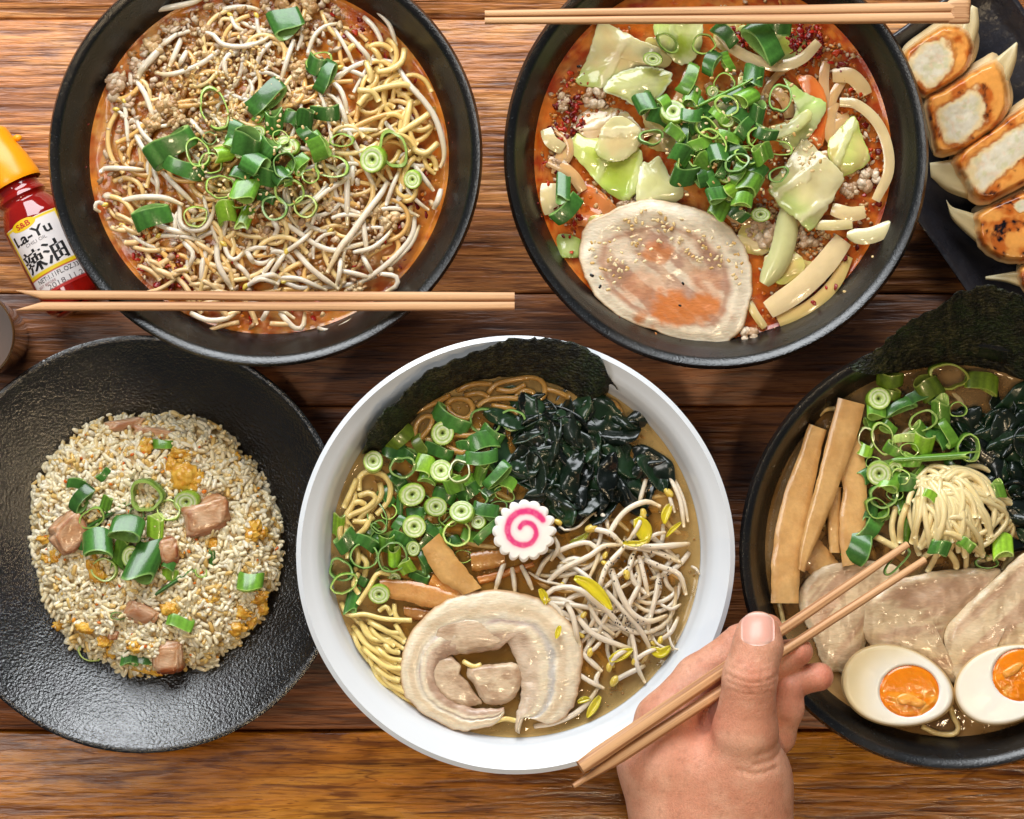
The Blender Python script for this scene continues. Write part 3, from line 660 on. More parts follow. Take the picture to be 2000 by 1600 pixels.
gyoza([(1762, 108), (1800, 74), (1845, 48), (1885, 55), (1902, 82), (1898, 118), (1880, 145), (1840, 172), (1800, 190), (1775, 150)], [(1775, 115), (1815, 82), (1850, 82), (1862, 112), (1845, 150), (1805, 172), (1785, 150)], ([(1872, 66), (1886, 34), (1898, 10)], [(1900, 96), (1912, 54), (1910, 16)]), .030, 'pale-centred fried dumpling beneath the joined chopsticks end', 3, .25)
gyoza([(1806, 196), (1840, 176), (1900, 138), (1951, 118), (1974, 187), (1957, 238), (1912, 277), (1868, 300), (1828, 306), (1816, 262)], [(1832, 218), (1870, 190), (1906, 174), (1922, 205), (1920, 240), (1890, 268), (1855, 282), (1835, 250)], ([(1925, 128), (1958, 104), (1985, 82)], [(1966, 172), (1984, 122), (1988, 86)]), .031, 'fried dumpling with brown scorched frame and pointed wrapper corner', 8, .75, [(1800, 190), (1850, 158), (1915, 116), (1948, 108), (1978, 185), (1957, 240), (1900, 280), (1830, 302), (1812, 262)])
gyoza([(1857, 320), (1880, 290), (1940, 248), (2000, 205), (2080, 170), (2095, 250), (2060, 330), (2000, 362), (1932, 398), (1897, 394), (1878, 362)], [(1888, 332), (1930, 285), (1990, 245), (2050, 215), (2062, 270), (2010, 300), (1960, 340), (1920, 372), (1900, 370)], ([(1880, 306), (1845, 314), (1816, 318)], [(1892, 390), (1850, 374), (1818, 346)]), .031, 'largest fried dumpling, dark char along its lower edge', 14, 1.0)
gyoza([(1900, 420), (1945, 394), (2000, 372), (2080, 345), (2090, 440), (2050, 505), (2000, 515), (1966, 514), (1930, 500), (1906, 474), (1902, 440)], [(1980, 400), (2000, 390), (2010, 402), (1992, 416)], ([(1912, 420), (1884, 412), (1860, 404), (1848, 390)], [(1910, 476), (1882, 452), (1858, 426), (1849, 394)]), .029, 'fried dumpling scorched all over with a curled wrapper corner', 23, 1.1)
gyoza([(1985, 535), (2000, 515), (2060, 485), (2120, 500), (2110, 570), (2050, 590), (2000, 570)], [(2040, 530), (2070, 525), (2075, 550), (2050, 560)], ([(1990, 528), (1960, 534), (1925, 540)], [(1995, 562), (1965, 552), (1925, 546)]), .027, 'cut-off fried dumpling peeking out above the big seaweed sheet', 31, .6)
# ================================================================== bean sprout ramen (upper bowl by the bottle)
def z1s(x, y): return z1(x, y) + .0012
def arcpts(n, cx, cy, r0, r1, a0, a1): return [(cx + r * math.cos(a), cy + r * math.sin(a)) for r, a in ((random.uniform(r0, r1), math.radians(random.uniform(a0, a1))) for _ in range(n))]
MEATC = [c(196, 154, 102), c(208, 172, 122), c(176, 130, 80), c(216, 186, 140), c(158, 112, 66)]
MEATW = [c(206, 178, 146), c(190, 156, 122), c(216, 194, 166), c(176, 140, 106)]
def crumbs(lab, pts, rng_r, zfun, cols, name='minced_pork', dz=(0, .002)):
    acc = Acc()
    for k, (x, y) in enumerate(pts):
        r = random.uniform(*rng_r) * Sc(.06); v = ICO1[0] * (rng.uniform(.72, 1.18, (len(ICO1[0]), 1)) * (1 + .7 * (fbm(ICO1[0][:, 0] * 1.2 + k * 3.7, ICO1[0][:, 1] * 1.2, ICO1[0][:, 2] * 1.2, k, 2) - .5))[:, None]) * [r * random.uniform(.9, 1.4), r * random.uniform(.6, 1), r * .65]; f = ICO1[1]
        p = np.array(P(x, y, float(zfun(x, y)) + random.uniform(*dz)))
        acc.add(v @ rrot().T + p, f, random.choice(cols) * random.uniform(.85, 1.1))
    return tag(acc.build(name, MAT['crumb']), lab, 'minced pork', None, 'stuff')
def clump(b, x, y, r, z, cols, group, seed, look='knobbly minced pork clump'):
    s = Sc(z); acc = Acc()
    for i in range(14):
        a = random.uniform(0, 6.28); d = random.random() ** .5 * r * .75
        rr = r * random.uniform(.28, .5); v, f = blob(2, np.array([rr, rr * .85, rr * .7]) * s, .4, 1.9, seed * 20 + i)
        acc.add(v @ rrot().T + np.array(P(x + d * math.cos(a), y + d * math.sin(a), z + (r * .3 * (1 - d / r)) * s)), f, random.choice(cols) * random.uniform(.9, 1.1))
    o = acc.build('pork_clump', MAT['crumb']); o.data.name = 'pork_clump'
    return tag(o, label(look, b, x, y, EXTRA), 'minced pork', group)
AREA_M = [(215, 150), (300, 60), (420, -20), (640, -20), (680, 60), (640, 150), (660, 240), (560, 300), (420, 300), (330, 300), (250, 260)]
AREA_M2 = [(560, 380), (680, 330), (740, 400), (760, 470), (700, 520), (600, 540), (500, 500), (420, 460), (480, 420)]
crumbs('light brown minced pork crumbs spread over the bean sprout ramen', inpoly(900, AREA_M) + inpoly(260, AREA_M2) + arcpts(220, 527, 316, 0, 335, 0, 360) + arcpts(130, 527, 316, 220, 335, 130, 230), (2.5, 9.5), z1s, MEATC + MEATW)
for i, (x, y, r) in enumerate([(225, 170, 26), (300, 95, 26), (270, 130, 18), (330, 205, 24), (300, 240, 22), (345, 235, 20), (560, 20, 28), (600, 8, 24), (400, 60, 18), (585, 140, 22), (630, 200, 18), (590, 185, 18), (760, 430, 22), (735, 410, 18), (640, 400, 16), (520, 460, 16), (700, 560, 16), (590, 130, 16)]):
    clump('b1', x, y, r, float(z1s(x, y)) + .001, MEATC[:4] if x > 280 else MEATW, 'minced pork clumps in the bean sprout ramen', i)
# noodles show at the side of the bowl and near the front
nn = empty('noodle_nest', P(780, 240, ZF), 'yellow noodles coiled beside the sprouts in the bean sprout ramen', 'noodles')
YN = c(222, 186, 112)
for k in range(30):
    x, y = inpoly(1, [(690, 110), (760, 90), (850, 200), (865, 320), (830, 400), (770, 350), (700, 250)])[0]; a = random.uniform(0, 6.28); r = random.uniform(18, 45); da = random.uniform(1.2, 3.0)
    noodle(nn, [(x + r * math.cos(a + t * da), y + r * 1.3 * math.sin(a + t * da)) for t in np.linspace(0, 1, 6)], random.uniform(4.5, 6), z1s, random.uniform(.0003, .003), YN)
for p in ([(700, 205), (728, 178), (790, 165), (815, 182)], [(700, 176), (728, 180), (740, 198)], [(790, 255), (802, 195)], [(780, 260), (820, 235), (838, 222)], [(735, 132), (740, 140), (765, 135), (785, 120), (790, 95)], [(805, 290), (830, 300), (855, 280)], [(715, 120), (725, 150), (720, 160)]):
    noodle(nn, p, 6.2, z1s, .004, c(232, 202, 130))
nn = empty('noodle_nest', P(340, 520, ZF), 'pale noodles stained with red chilli near the bottle side', 'noodles')
for k in range(34):
    x, y = inpoly(1, [(225, 420), (330, 440), (430, 500), (470, 570), (560, 640), (420, 640), (300, 560), (240, 490)])[0]; a = random.uniform(-.6, 1.2); L = random.uniform(30, 75); cv = random.uniform(-.5, .5)
    noodle(nn, [(x + L * t * math.cos(a + cv * t), y + L * t * math.sin(a + cv * t)) for t in np.linspace(-.5, .5, 5)], random.uniform(4.5, 6), z1s, random.uniform(0, .002), c(222, 186, 132))
for k in range(190):   # noodles just under the toppings everywhere else
    x, y = arcpts(1, 527, 316, 60, 318, 0, 360)[0]; a = random.uniform(0, 6.28); L = random.uniform(60, 130); cv = random.uniform(-1.6, 1.6)
    q = [(x + L * t * math.cos(a + cv * t), y + L * t * math.sin(a + cv * t)) for t in np.linspace(-.5, .5, 6)]
    if all(math.hypot(px - 527, (py - 316) * 1.03) < 332 for px, py in q): noodle(nn, q, random.uniform(4.2, 5.4), z1s, random.uniform(-.0014, .0016), random.choice([c(224, 186, 120), c(230, 200, 140), c(216, 168, 96)]))
S1 = [  # (points, radius, bean-head radius or 0)
 ([(426, 21), (459, 14), (490, 15), (507, 20)], 6, 0), ([(389, 62), (416, 68), (432, 85), (459, 91), (489, 89), (517, 78), (531, 66)], 6, 0), ([(346, 66), (325, 82), (312, 92)], 6, 0),
 ([(354, 76), (342, 105), (331, 130)], 7, 0), ([(364, 101), (350, 128)], 6.5, 0), ([(315, 89), (298, 112), (278, 134), (270, 153)], 9, 0), ([(265, 157), (282, 181), (292, 206), (303, 239)], 6.5, 0),
 ([(428, 99), (397, 122), (356, 140), (325, 146), (303, 142)], 6.5, 0), ([(463, 101), (443, 111), (439, 134), (449, 153)], 6.5, 0), ([(531, 82), (511, 103), (501, 128), (498, 148)], 6, 0),
 ([(243, 198), (247, 237), (251, 287)], 5.5, 7), ([(265, 264), (284, 297), (300, 310)], 6, 0), ([(371, 233), (391, 256), (408, 274)], 5.5, 0), ([(601, 105), (613, 72), (634, 52), (665, 45)], 5.5, 0),
 ([(675, 62), (698, 87), (719, 111), (724, 128)], 6, 0), ([(653, 56), (675, 93), (690, 124)], 5, 0), ([(710, 33), (731, 54), (745, 82), (746, 100)], 6, 0),
 ([(778, 132), (799, 165), (830, 200), (851, 233), (865, 278), (867, 309), (859, 328)], 7, 0), ([(574, 78), (562, 113), (549, 157)], 6, 0), ([(659, 190), (671, 223), (679, 247)], 6.5, 0),
 ([(648, 256), (696, 254), (739, 254)], 6, 0), ([(648, 159), (665, 175), (675, 202), (678, 222)], 6, 8), ([(678, 320), (678, 366), (678, 412), (678, 440)], 7, 0), ([(690, 320), (687, 362)], 6, 0),
 ([(757, 355), (743, 380), (713, 419), (685, 459), (666, 482), (639, 533)], 7.5, 0), ([(708, 422), (713, 463), (717, 498)], 6.5, 0), ([(553, 433), (586, 456), (616, 477), (650, 489), (685, 482), (731, 470)], 6.5, 0),
 ([(690, 493), (727, 484), (754, 463), (766, 447)], 5.5, 0), ([(576, 489), (604, 521), (629, 542), (662, 565)], 7, 0), ([(542, 542), (581, 544), (616, 558), (639, 567)], 6, 0),
 ([(555, 551), (592, 563), (625, 549)], 6, 7), ([(666, 505), (662, 540), (657, 558)], 6, 0), ([(662, 528), (696, 535), (727, 544)], 6, 0), ([(810, 424), (805, 459), (777, 496), (731, 535), (673, 570)], 6.5, 0),
 ([(743, 535), (773, 540), (775, 558), (754, 570)], 6, 0), ([(708, 500), (727, 535)], 6, 0), ([(648, 426), (676, 419), (708, 424)], 5.5, 0), ([(560, 491), (592, 468), (611, 449)], 5.5, 8),
 ([(530, 535), (551, 503), (560, 492)], 6, 0), ([(514, 535), (530, 512), (538, 505)], 5.5, 0), ([(532, 431), (542, 449), (528, 468), (507, 470)], 6.5, 0), ([(754, 401), (766, 366), (782, 329)], 5.5, 0),
 ([(807, 320), (828, 348), (847, 373)], 6, 0), ([(766, 396), (801, 378)], 5, 0), ([(861, 371), (855, 392), (847, 408)], 7, 0), ([(298, 327), (307, 355), (307, 380)], 5.5, 0),
 ([(316, 336), (346, 366), (377, 396)], 6.5, 0), ([(196, 336), (206, 329), (242, 329), (282, 332)], 6, 0), ([(236, 392), (277, 385), (323, 387), (358, 401)], 7, 0), ([(303, 436), (335, 449), (372, 459)], 6.5, 0),
 ([(310, 461), (353, 461), (400, 473)], 5.5, 8), ([(351, 401), (353, 436), (372, 449), (400, 445), (416, 417), (418, 395)], 6, 0), ([(358, 473), (377, 496), (367, 526)], 6, 0), ([(407, 477), (395, 519), (395, 565)], 6.5, 0),
 ([(423, 477), (427, 517), (453, 565)], 7, 0), ([(437, 477), (448, 503), (462, 506), (478, 489)], 5.5, 9), ([(458, 512), (478, 530), (490, 549)], 6, 0), ([(483, 493), (495, 514)], 6.5, 0),
 ([(495, 547), (529, 537), (548, 543)], 6.5, 0), ([(372, 611), (404, 625), (439, 623), (462, 611)], 6.5, 0), ([(546, 611), (576, 641), (592, 637), (595, 611)], 6.5, 0), ([(512, 625), (521, 609), (524, 600)], 6, 0),
 ([(640, 360), (610, 390), (560, 400)], 5.5, 0), ([(620, 640), (642, 646), (668, 636), (690, 622)], 5, 0), ([(205, 400), (190, 395), (186, 408), (196, 414)], 5, 8), ([(610, 140), (640, 230), (655, 330)], 4.5, 0),
 ([(705, 290), (715, 330), (735, 372)], 5.5, 0), ([(585, 420), (640, 372), (690, 345)], 6, 0), ([(300, 20), (330, 15), (380, 4), (400, -8)], 7, 0), ([(265, 230), (280, 262), (320, 300)], 5.5, 0), ([(760, 520), (800, 480), (820, 440)], 6, 0),
 ([(480, 560), (510, 545), (545, 556)], 6, 9), ([(450, 30), (460, 52), (480, 62)], 5, 8), ([(735, 20), (760, 48), (775, 90)], 5.5, 0)]
for k, (p, r, h) in enumerate(S1):
    sprout('b1', p, r * .9, z1s, 'bean sprouts in the bean sprout ramen', h, .0022 + .0035 * ((k * 7) % 10) / 10, pale=.97)
for k in range(84):   # limp sprouts half sunk among the noodles
    x, y = arcpts(1, 527, 316, 30, 318, 0, 360)[0]; a = random.uniform(0, 6.28); L = random.uniform(55, 150); cv = random.uniform(-1.2, 1.2)
    q = [(x + L * t * math.cos(a + cv * t), y + L * t * math.sin(a + cv * t)) for t in np.linspace(-.5, .5, 5)]
    if math.hypot(x - 510, y - 310) > 90 and all(math.hypot(px - 527, (py - 316) * 1.03) < 332 for px, py in q):
        sprout('b1', q, random.uniform(4.0, 5.4), z1s, 'bean sprouts in the bean sprout ramen', random.choice([0, 0, 0, 8]), random.uniform(.0008, .003), pale=.93)
def flakes(lab, pts, size, zfun, cols, mat='bits', name='chilli_flakes', dz=.0012, cat='chilli'):
    acc = Acc()
    for k, (x, y) in enumerate(pts):
        r = random.uniform(*size) * Sc(.06); v = ICO1[0] * rng.uniform(.55, 1.25, (len(ICO1[0]), 1)) * [r, r * random.uniform(.35, .9), r * .16]; f = ICO1[1]
        acc.add(v @ rotm(random.uniform(0, 6.28), random.uniform(-.6, .6), random.uniform(-.6, .6)).T + np.array(P(x, y, float(zfun(x, y)) + dz)), f, random.choice(cols) * random.uniform(.8, 1.1))
    return tag(acc.build(name, MAT[mat]), lab, cat, None, 'stuff')
REDS = [c(132, 20, 14), c(166, 34, 18), c(96, 14, 12), c(186, 58, 18), c(110, 20, 14)]
flakes('red chilli flakes floating in the bean sprout ramen', inpoly(70, [(235, 430), (330, 470), (400, 560), (330, 600), (265, 520)]) + arcpts(45, 527, 316, 260, 335, -60, 60) + arcpts(28, 527, 316, 200, 330, 70, 120) + inpoly(20, [(600, 0), (760, 60), (720, 140), (600, 100)]), (3.5, 8.5), z1s, REDS)
SES = [c(222, 190, 132), c(206, 164, 96), c(232, 208, 160)]
def sesame(lab, pts, zfun, dz, n='sesame_seeds', cols=SES):
    acc = Acc(); L = [random.uniform(3.4, 5) * Sc(.065) for _ in pts]
    grains(acc, [np.array(P(x, y, float(zfun(x, y)) + random.uniform(*dz))) for x, y in pts], L, [l * .66 for l in L], [random.choice(cols) * random.uniform(.85, 1.05) for _ in pts], .5)
    return tag(acc.build(n, MAT['bits']), lab, 'sesame', None, 'stuff')
# spring onion on the bean sprout ramen
G1 = 'spring onion slices on the bean sprout ramen'
D1X = [('r', 495, 285, 17, 15, 0, 'm'), ('r', 548, 268, 16, 14, 20, 'l'), ('s', 508, 225, 36, 18, -60, 'm'), ('r', 605, 345, 18, 13, 0, 'm'), ('s', 455, 285, 34, 16, 40, 'm'), ('s', 520, 385, 36, 18, 20, 'd'), ('r', 465, 395, 17, 14, 0, 'm'), ('s', 560, 345, 34, 16, 70, 'm'), ('r', 410, 270, 15, 13, 0, 'd'), ('s', 610, 270, 34, 16, -40, 'm'), ('k', 470, 300, 12, 11, 0, 'l'), ('s', 540, 300, 34, 16, -70, 'd')]
D1 = [('r', 420, 216, 27, 43, -25, 'm'), ('s', 518, 192, 84, 34, -45, 'd'), ('s', 559, 43, 62, 44, -25, 'd'), ('t', 617, 128, 34, 34, 20, 'd'), ('s', 636, 148, 64, 26, -60, 'd'), ('r', 622, 118, 26, 15, -20, 'm'),
 ('t', 535, 237, 34, 40, 0, 'd'), ('s', 571, 230, 38, 26, 30, 'd'), ('t', 596, 232, 36, 36, 10, 'd'), ('s', 637, 221, 56, 28, -4, 'd'), ('s', 458, 259, 46, 26, -62, 'd'), ('t', 482, 280, 56, 46, 15, 'd'), ('k', 562, 284, 25, 18, 20, 'l'),
 ('s', 600, 262, 40, 26, 60, 'd'), ('t', 622, 290, 50, 36, 70, 'm'), ('r', 667, 274, 24, 13, -5, 'm'), ('r', 646, 325, 34, 20, 8, 'm'), ('r', 554, 322, 20, 26, 20, 'd'), ('k', 730, 311, 24, 26, 30, 'l'), ('r', 770, 291, 27, 36, -28, 'm'), ('k', 807, 350, 17, 18, 0, 'l'),
 ('s', 334, 286, 100, 42, -32, 'd'), ('s', 358, 328, 82, 30, 16, 'd'), ('r', 389, 298, 21, 30, -20, 'm'), ('r', 413, 319, 24, 20, 5, 'm'), ('t', 439, 300, 30, 38, 75, 'l'), ('t', 494, 320, 44, 44, -60, 'd'), ('t', 520, 346, 50, 38, 5, 'd'),
 ('r', 430, 364, 28, 22, 10, 'm'), ('t', 478, 372, 46, 42, 20, 'm'), ('r', 566, 375, 28, 26, 0, 'm'), ('r', 598, 403, 22, 23, 0, 'l'), ('r', 536, 406, 30, 22, 30, 'd'), ('t', 442, 414, 38, 44, -10, 'l'), ('s', 480, 424, 26, 46, 20, 'l'), ('r', 382, 423, 24, 21, 10, 'l'), ('s', 295, 424, 74, 36, -20, 'd'),
 ('s', 522, 288, 44, 30, 40, 'd'), ('t', 545, 345, 36, 34, -40, 'd'), ('k', 505, 258, 14, 12, 0, 'l'), ('s', 585, 320, 40, 24, -50, 'm'), ('s', 470, 340, 40, 26, 30, 'd'), ('r', 512, 300, 20, 17, 0, 'm')]
D1 = D1 + D1X
for i, (kd, x, y, a, b_, an, sh) in enumerate(D1):
    scallion('b1', x, y, kd, a, b_, an, sh, float(z1s(x, y)) + .0028 + .0022 * (i % 3) * gz(x, y, 510, 310, 110), G1)
sesame('toasted sesame seeds sprinkled over the spring onion and minced pork', inpoly(150, [(370, 230), (560, 190), (680, 240), (640, 400), (480, 440), (380, 360)]) + inpoly(130, [(380, 100), (520, 90), (560, 190), (420, 230), (330, 180)]), z1s, (.006, .0105))

# ================================================================== cabbage ramen
def z2s(x, y): return ZF + .0012 + 0 * np.asarray(x, float)
crumbs('pale minced pork crumbs and sesame paste in the cabbage ramen', inpoly(160, [(1080, 150), (1200, 160), (1240, 230), (1120, 300), (1060, 260)]) + inpoly(260, [(1430, 400), (1530, 390), (1550, 470), (1500, 500), (1430, 450)]) + inpoly(130, [(1545, 440), (1620, 455), (1600, 500), (1550, 490)]) + arcpts(260, 1395, 318, 285, 338, -75, 200) + inpoly(220, [(1500, 60), (1680, 100), (1720, 300), (1650, 360), (1600, 200)]), (2, 5.5), z2s, MEATW[:2] + MEATC[:2] + [c(204, 120, 44), c(196, 104, 32), c(212, 140, 60)], dz=(-.0006, .0006))
for i, (x, y, r) in enumerate([(1502, 462, 30), (1482, 440, 22), (1460, 462, 18), (1578, 468, 22), (1560, 455, 15), (1700, 352, 26), (1662, 372, 20), (1655, 258, 22), (1464, 655, 20), (1225, 400, 22), (1250, 388, 16), (1480, 205, 22), (1160, 190, 26), (1100, 200, 18), (1090, 320, 18)]):
    clump('b2', x, y, r, .0600 + (.009 if (x, y) == (1480, 205) else 0), MEATW, 'minced pork clumps in the cabbage ramen', 40 + i)
PALE = c(214, 204, 150); LG = c(186, 196, 96); YG = c(156, 174, 52); ONI = c(204, 176, 120)
def veg(name, cat, poly, ca, cb, z, lab, group, dome=.003, th=.0010, veins=True, seed=0, ang=0.6, ce=None, edgec=None, flip=0):
    o_ = np.array(poly, float); c0 = o_.mean(0)
    def colf(X, Y, T, A):
        n = fbm(X / 32, Y / 32, 0, seed); d = (X - c0[0]) * math.sin(ang) + (Y - c0[1]) * math.cos(ang)
        col = mixc(ca, cb, smooth(.3, .7, n * .6 + .4 * T)); col = mixc(col, np.asarray(cb) * [.62, .86, .38], .75 * smooth(.1, .9, ((X - c0[0]) * math.cos(ang + seed) + (Y - c0[1]) * math.sin(ang + seed)) / 60 + .6 * (n - .5)) * (1 if veins else 0))
        if veins: col = mixc(col, np.asarray(ca) * .55 + c(240, 236, 206) * .45, .6 * smooth(.80, .97, np.cos(d / 11 + 3.2 * fbm(X / 40, Y / 40, 0, seed + 3)) * .5 + .5))
        if edgec is not None: col = mixc(col, edgec, smooth(.86, 1, T) * .8)
        return col
    rid = lambda X, Y: .0005 * smooth(.78, .97, np.cos(((X - c0[0]) * math.sin(ang) + (Y - c0[1]) * math.cos(ang)) / 11 + 3.2 * fbm(X / 40, Y / 40, 0, seed + 3)) * .5 + .5) * (1 if veins else 0)
    zf = lambda X, Y, T: z + .45 * dome * (1 - T ** 2) + rid(X, Y) + .0048 * (fbm(X / 75, Y / 75, 0, seed + 7, 2) - .5) * 2 * (.4 + .6 * T) + flip * ((X - c0[0]) * math.cos(ang) - (Y - c0[1]) * math.sin(ang)) / 60
    V, F, C = sheet(poly, zf, th, colf, 22, 80, ce, .15, jag=.07, seed=seed)
    o = mesh(name, V, F, MAT['leaf'], C)
    return tag(o, lab, cat, group)
CG = 'cabbage pieces in the cabbage ramen'; OG = 'onion pieces in the cabbage ramen'
veg('carrot_slice', 'carrot', [(1082, 312), (1106, 306), (1150, 352), (1204, 408), (1170, 440), (1130, 440), (1100, 400), (1072, 345)], c(222, 116, 44), c(206, 130, 70), .0595, 'flat orange carrot slice partly under the pork slice', 'carrot slices in the cabbage ramen', .001, .002, False, 3)
veg('carrot_slice', 'carrot', [(1555, 150), (1590, 152), (1610, 180), (1617, 227), (1612, 268), (1598, 292), (1572, 268), (1595, 226), (1575, 185)], c(226, 104, 36), c(232, 132, 62), .0625, 'orange carrot slice poking out beside the pale green cabbage leaf', 'carrot slices in the cabbage ramen', .001, .003, True, 5, 1.5)
veg('cabbage_piece', 'cabbage', [(1172, 46), (1216, 62), (1258, 82), (1292, 98), (1312, 118), (1298, 132), (1250, 130), (1205, 152), (1180, 172), (1128, 162), (1140, 130), (1154, 96)], c(216, 190, 132), PALE, .064, 'large cream cabbage piece with an orange oil fleck, below the joined chopsticks', CG, .003, .0016, True, 7, 1.1)
veg('cabbage_piece', 'cabbage', [(1279, 36), (1320, 30), (1366, 34), (1372, 74), (1356, 116), (1325, 126), (1300, 100), (1282, 80)], YG, c(222, 220, 160), .0655, 'yellow-green cabbage leaf running under the joined chopsticks', CG, .004, .0014, True, 9, 1.4)
veg('cabbage_piece', 'cabbage', [(1120, 244), (1135, 222), (1160, 210), (1211, 213), (1240, 236), (1256, 262), (1244, 290), (1180, 292), (1135, 262)], c(214, 180, 130), c(226, 196, 156), .0622, 'peach-tinted translucent cabbage piece under the round pale one', CG, .002, .0012, True, 11, .4)
veg('cabbage_piece', 'cabbage', [(1114, 290), (1126, 262), (1170, 270), (1215, 285), (1250, 290), (1253, 340), (1243, 372), (1224, 394), (1190, 378), (1150, 338)], c(176, 190, 70), c(206, 210, 120), .0632, 'crinkled bright green cabbage leaf above the pork slice', CG, .004, .0016, True, 13, 1.3)
veg('cabbage_piece', 'cabbage', [(1163, 296), (1170, 268), (1181, 243), (1211, 227), (1251, 254), (1246, 288), (1217, 313), (1185, 314)], c(214, 190, 136), PALE, .0665, 'fan-shaped translucent cabbage piece dotted with sesame', CG, .002, .0012, True, 15, .2)
veg('cabbage_piece', 'cabbage', [(1251, 322), (1268, 318), (1288, 306), (1310, 346), (1336, 370), (1325, 393), (1280, 396), (1244, 396)], c(206, 202, 138), c(216, 214, 160), .0645, 'pale yellow cabbage piece with a notched top touching the pork slice', CG, .002, .0016, False, 17)
veg('cabbage_piece', 'cabbage', [(1179, 176), (1200, 148), (1233, 134), (1271, 131), (1312, 144), (1302, 172), (1286, 192), (1256, 203), (1240, 206), (1210, 190)], c(204, 204, 146), c(188, 190, 104), .0672, 'smooth pale green cabbage fan at the edge of the spring onion heap', CG, .005, .002, False, 19, edgec=c(224, 230, 196))
veg('cabbage_piece', 'cabbage', [(1400, 206), (1438, 180), (1443, 150), (1467, 158), (1471, 196), (1455, 222), (1432, 238), (1408, 226)], c(218, 214, 170), c(200, 202, 136), .0725, 'white folded cabbage rib in the middle of the spring onion heap', CG, .005, .002, False, 21)
veg('cabbage_piece', 'cabbage', [(1529, 152), (1570, 180), (1613, 203), (1600, 240), (1580, 268), (1545, 292), (1522, 276), (1545, 240), (1556, 196)], c(186, 204, 106), c(216, 224, 160), .0665, 'pale green cabbage leaf with a ragged red flake on it', CG, .004, .0016, True, 23, .8)
veg('cabbage_piece', 'cabbage', [(1500, 250), (1540, 236), (1577, 214), (1585, 232), (1560, 256), (1520, 272), (1503, 268)], c(214, 212, 164), c(200, 200, 130), .0705, 'thick whitish cabbage rib lying on the pale green leaf', CG, .003, .002, False, 25)
veg('cabbage_piece', 'cabbage', [(1566, 274), (1584, 282), (1600, 296), (1626, 318), (1648, 346), (1636, 372), (1612, 412), (1582, 450), (1556, 428), (1521, 400), (1502, 364), (1530, 330)], c(212, 198, 142), c(218, 206, 158), .0680, 'large squarish cream cabbage piece with minced pork on top', CG, .003, .0016, True, 27, .6)
veg('cabbage_piece', 'cabbage', [(1669, 228), (1682, 262), (1698, 303), (1693, 320), (1648, 344), (1622, 318), (1618, 280), (1640, 250)], c(196, 200, 110), c(206, 190, 120), .0622, 'green-edged cabbage piece under pork crumbs beside the curved onion', CG, .002, .0014, True, 29, 1.2, edgec=c(190, 204, 100))
veg('celery_piece', 'celery', [(1088, 462), (1110, 458), (1134, 470), (1134, 500), (1110, 504), (1090, 498)], c(196, 206, 140), c(150, 166, 84), .0602, 'small pale green celery piece against the bowl wall', None, .002, .002, False, 31)
veg('cabbage_piece', 'cabbage', [(1440, 56), (1500, 50), (1560, 60), (1575, 90), (1540, 120), (1490, 112)], c(180, 192, 84), c(206, 208, 130), .0618, 'oily yellow-green cabbage leaf among the chilli flakes', CG, .002, .0014, True, 33, .3)
def onion(pts, w, z, lab, ca=ONI, cb=c(214, 194, 146), th=.0010, bow=.0006, end=.82):
    q = catmull(pts, 26); T = np.gradient(q, axis=0); T /= np.linalg.norm(T, axis=1)[:, None]; Nn = np.stack([-T[:, 1], T[:, 0]], -1)
    u = np.linspace(0, 1, 26); ww = w / 2 * (1 - (1 - end) * np.abs(2 * u - 1) ** 4)[:, None]
    V, F, C = loft(q + Nn * ww, q - Nn * ww, 26, 7, lambda X, Y, U, W: z + bow * np.sin(W * np.pi) + .0015 * np.sin(U * np.pi), th, lambda X, Y, U, W: mixc(ca, cb, np.clip(W * .6 + .4 * fbm(X / 20, Y / 20), 0, 1)), spline=False)
    return tag(mesh('onion_slice', V, F, MAT['leaf'], C, sharp=60), lab, 'onion', OG)
onion([(1402, 66), (1435, 97), (1478, 119), (1522, 129), (1566, 115), (1599, 82)], 22, .0665, 'long white onion arc curving under the joined chopsticks', c(214, 190, 146))
onion([(1640, 200), (1671, 203), (1704, 228), (1725, 261), (1736, 303), (1734, 342), (1717, 378), (1710, 392)], 21, .0645, 'long curved onion strip following the bowl wall on the dumpling side', c(208, 180, 132))
onion([(1626, 148), (1660, 148), (1682, 168), (1692, 186)], 30, .0610, 'short tan onion piece below the heap of chilli flakes', c(206, 168, 110), c(216, 186, 136))
onion([(1613, 120), (1609, 155), (1612, 195), (1622, 228)], 20, .0605, 'pinkish see-through onion strip beside the carrot slice', c(206, 154, 100), c(214, 176, 130))
onion([(1538, 402), (1536, 450), (1522, 505), (1492, 555)], 46, .0632, 'thick greenish onion stalk hanging below the square cabbage piece', c(206, 206, 150), c(200, 190, 130), .003, .0025, .45)
onion([(1648, 468), (1608, 520), (1560, 566), (1500, 606)], 44, .0618, 'broad glossy onion slab near the front of the cabbage ramen', c(226, 198, 150), c(218, 196, 150), .002, .001, .8)
onion([(1656, 500), (1628, 556), (1580, 600), (1520, 628)], 26, .0602, 'tan onion slab behind the broad glossy one by the front wall', c(206, 166, 108), c(200, 180, 110))
onion([(1592, 440), (1630, 440), (1665, 438)], 20, .0655, 'pale stick of onion below the corner of the square cabbage', c(206, 192, 134))
onion([(1624, 408), (1660, 418), (1690, 414)], 28, .0640, 'small wet onion piece next to the large minced pork clump', c(212, 184, 132))
onion([(1654, 458), (1690, 462), (1722, 452), (1740, 434)], 32, .0662, 'half-moon onion slice lapping onto the black bowl wall', c(208, 196, 146), c(216, 208, 166), .0014, .001, .3)
onion([(1066, 252), (1076, 276), (1100, 292)], 26, .0625, 'short bent onion piece near the bowl wall facing the sprouts', c(208, 190, 132))
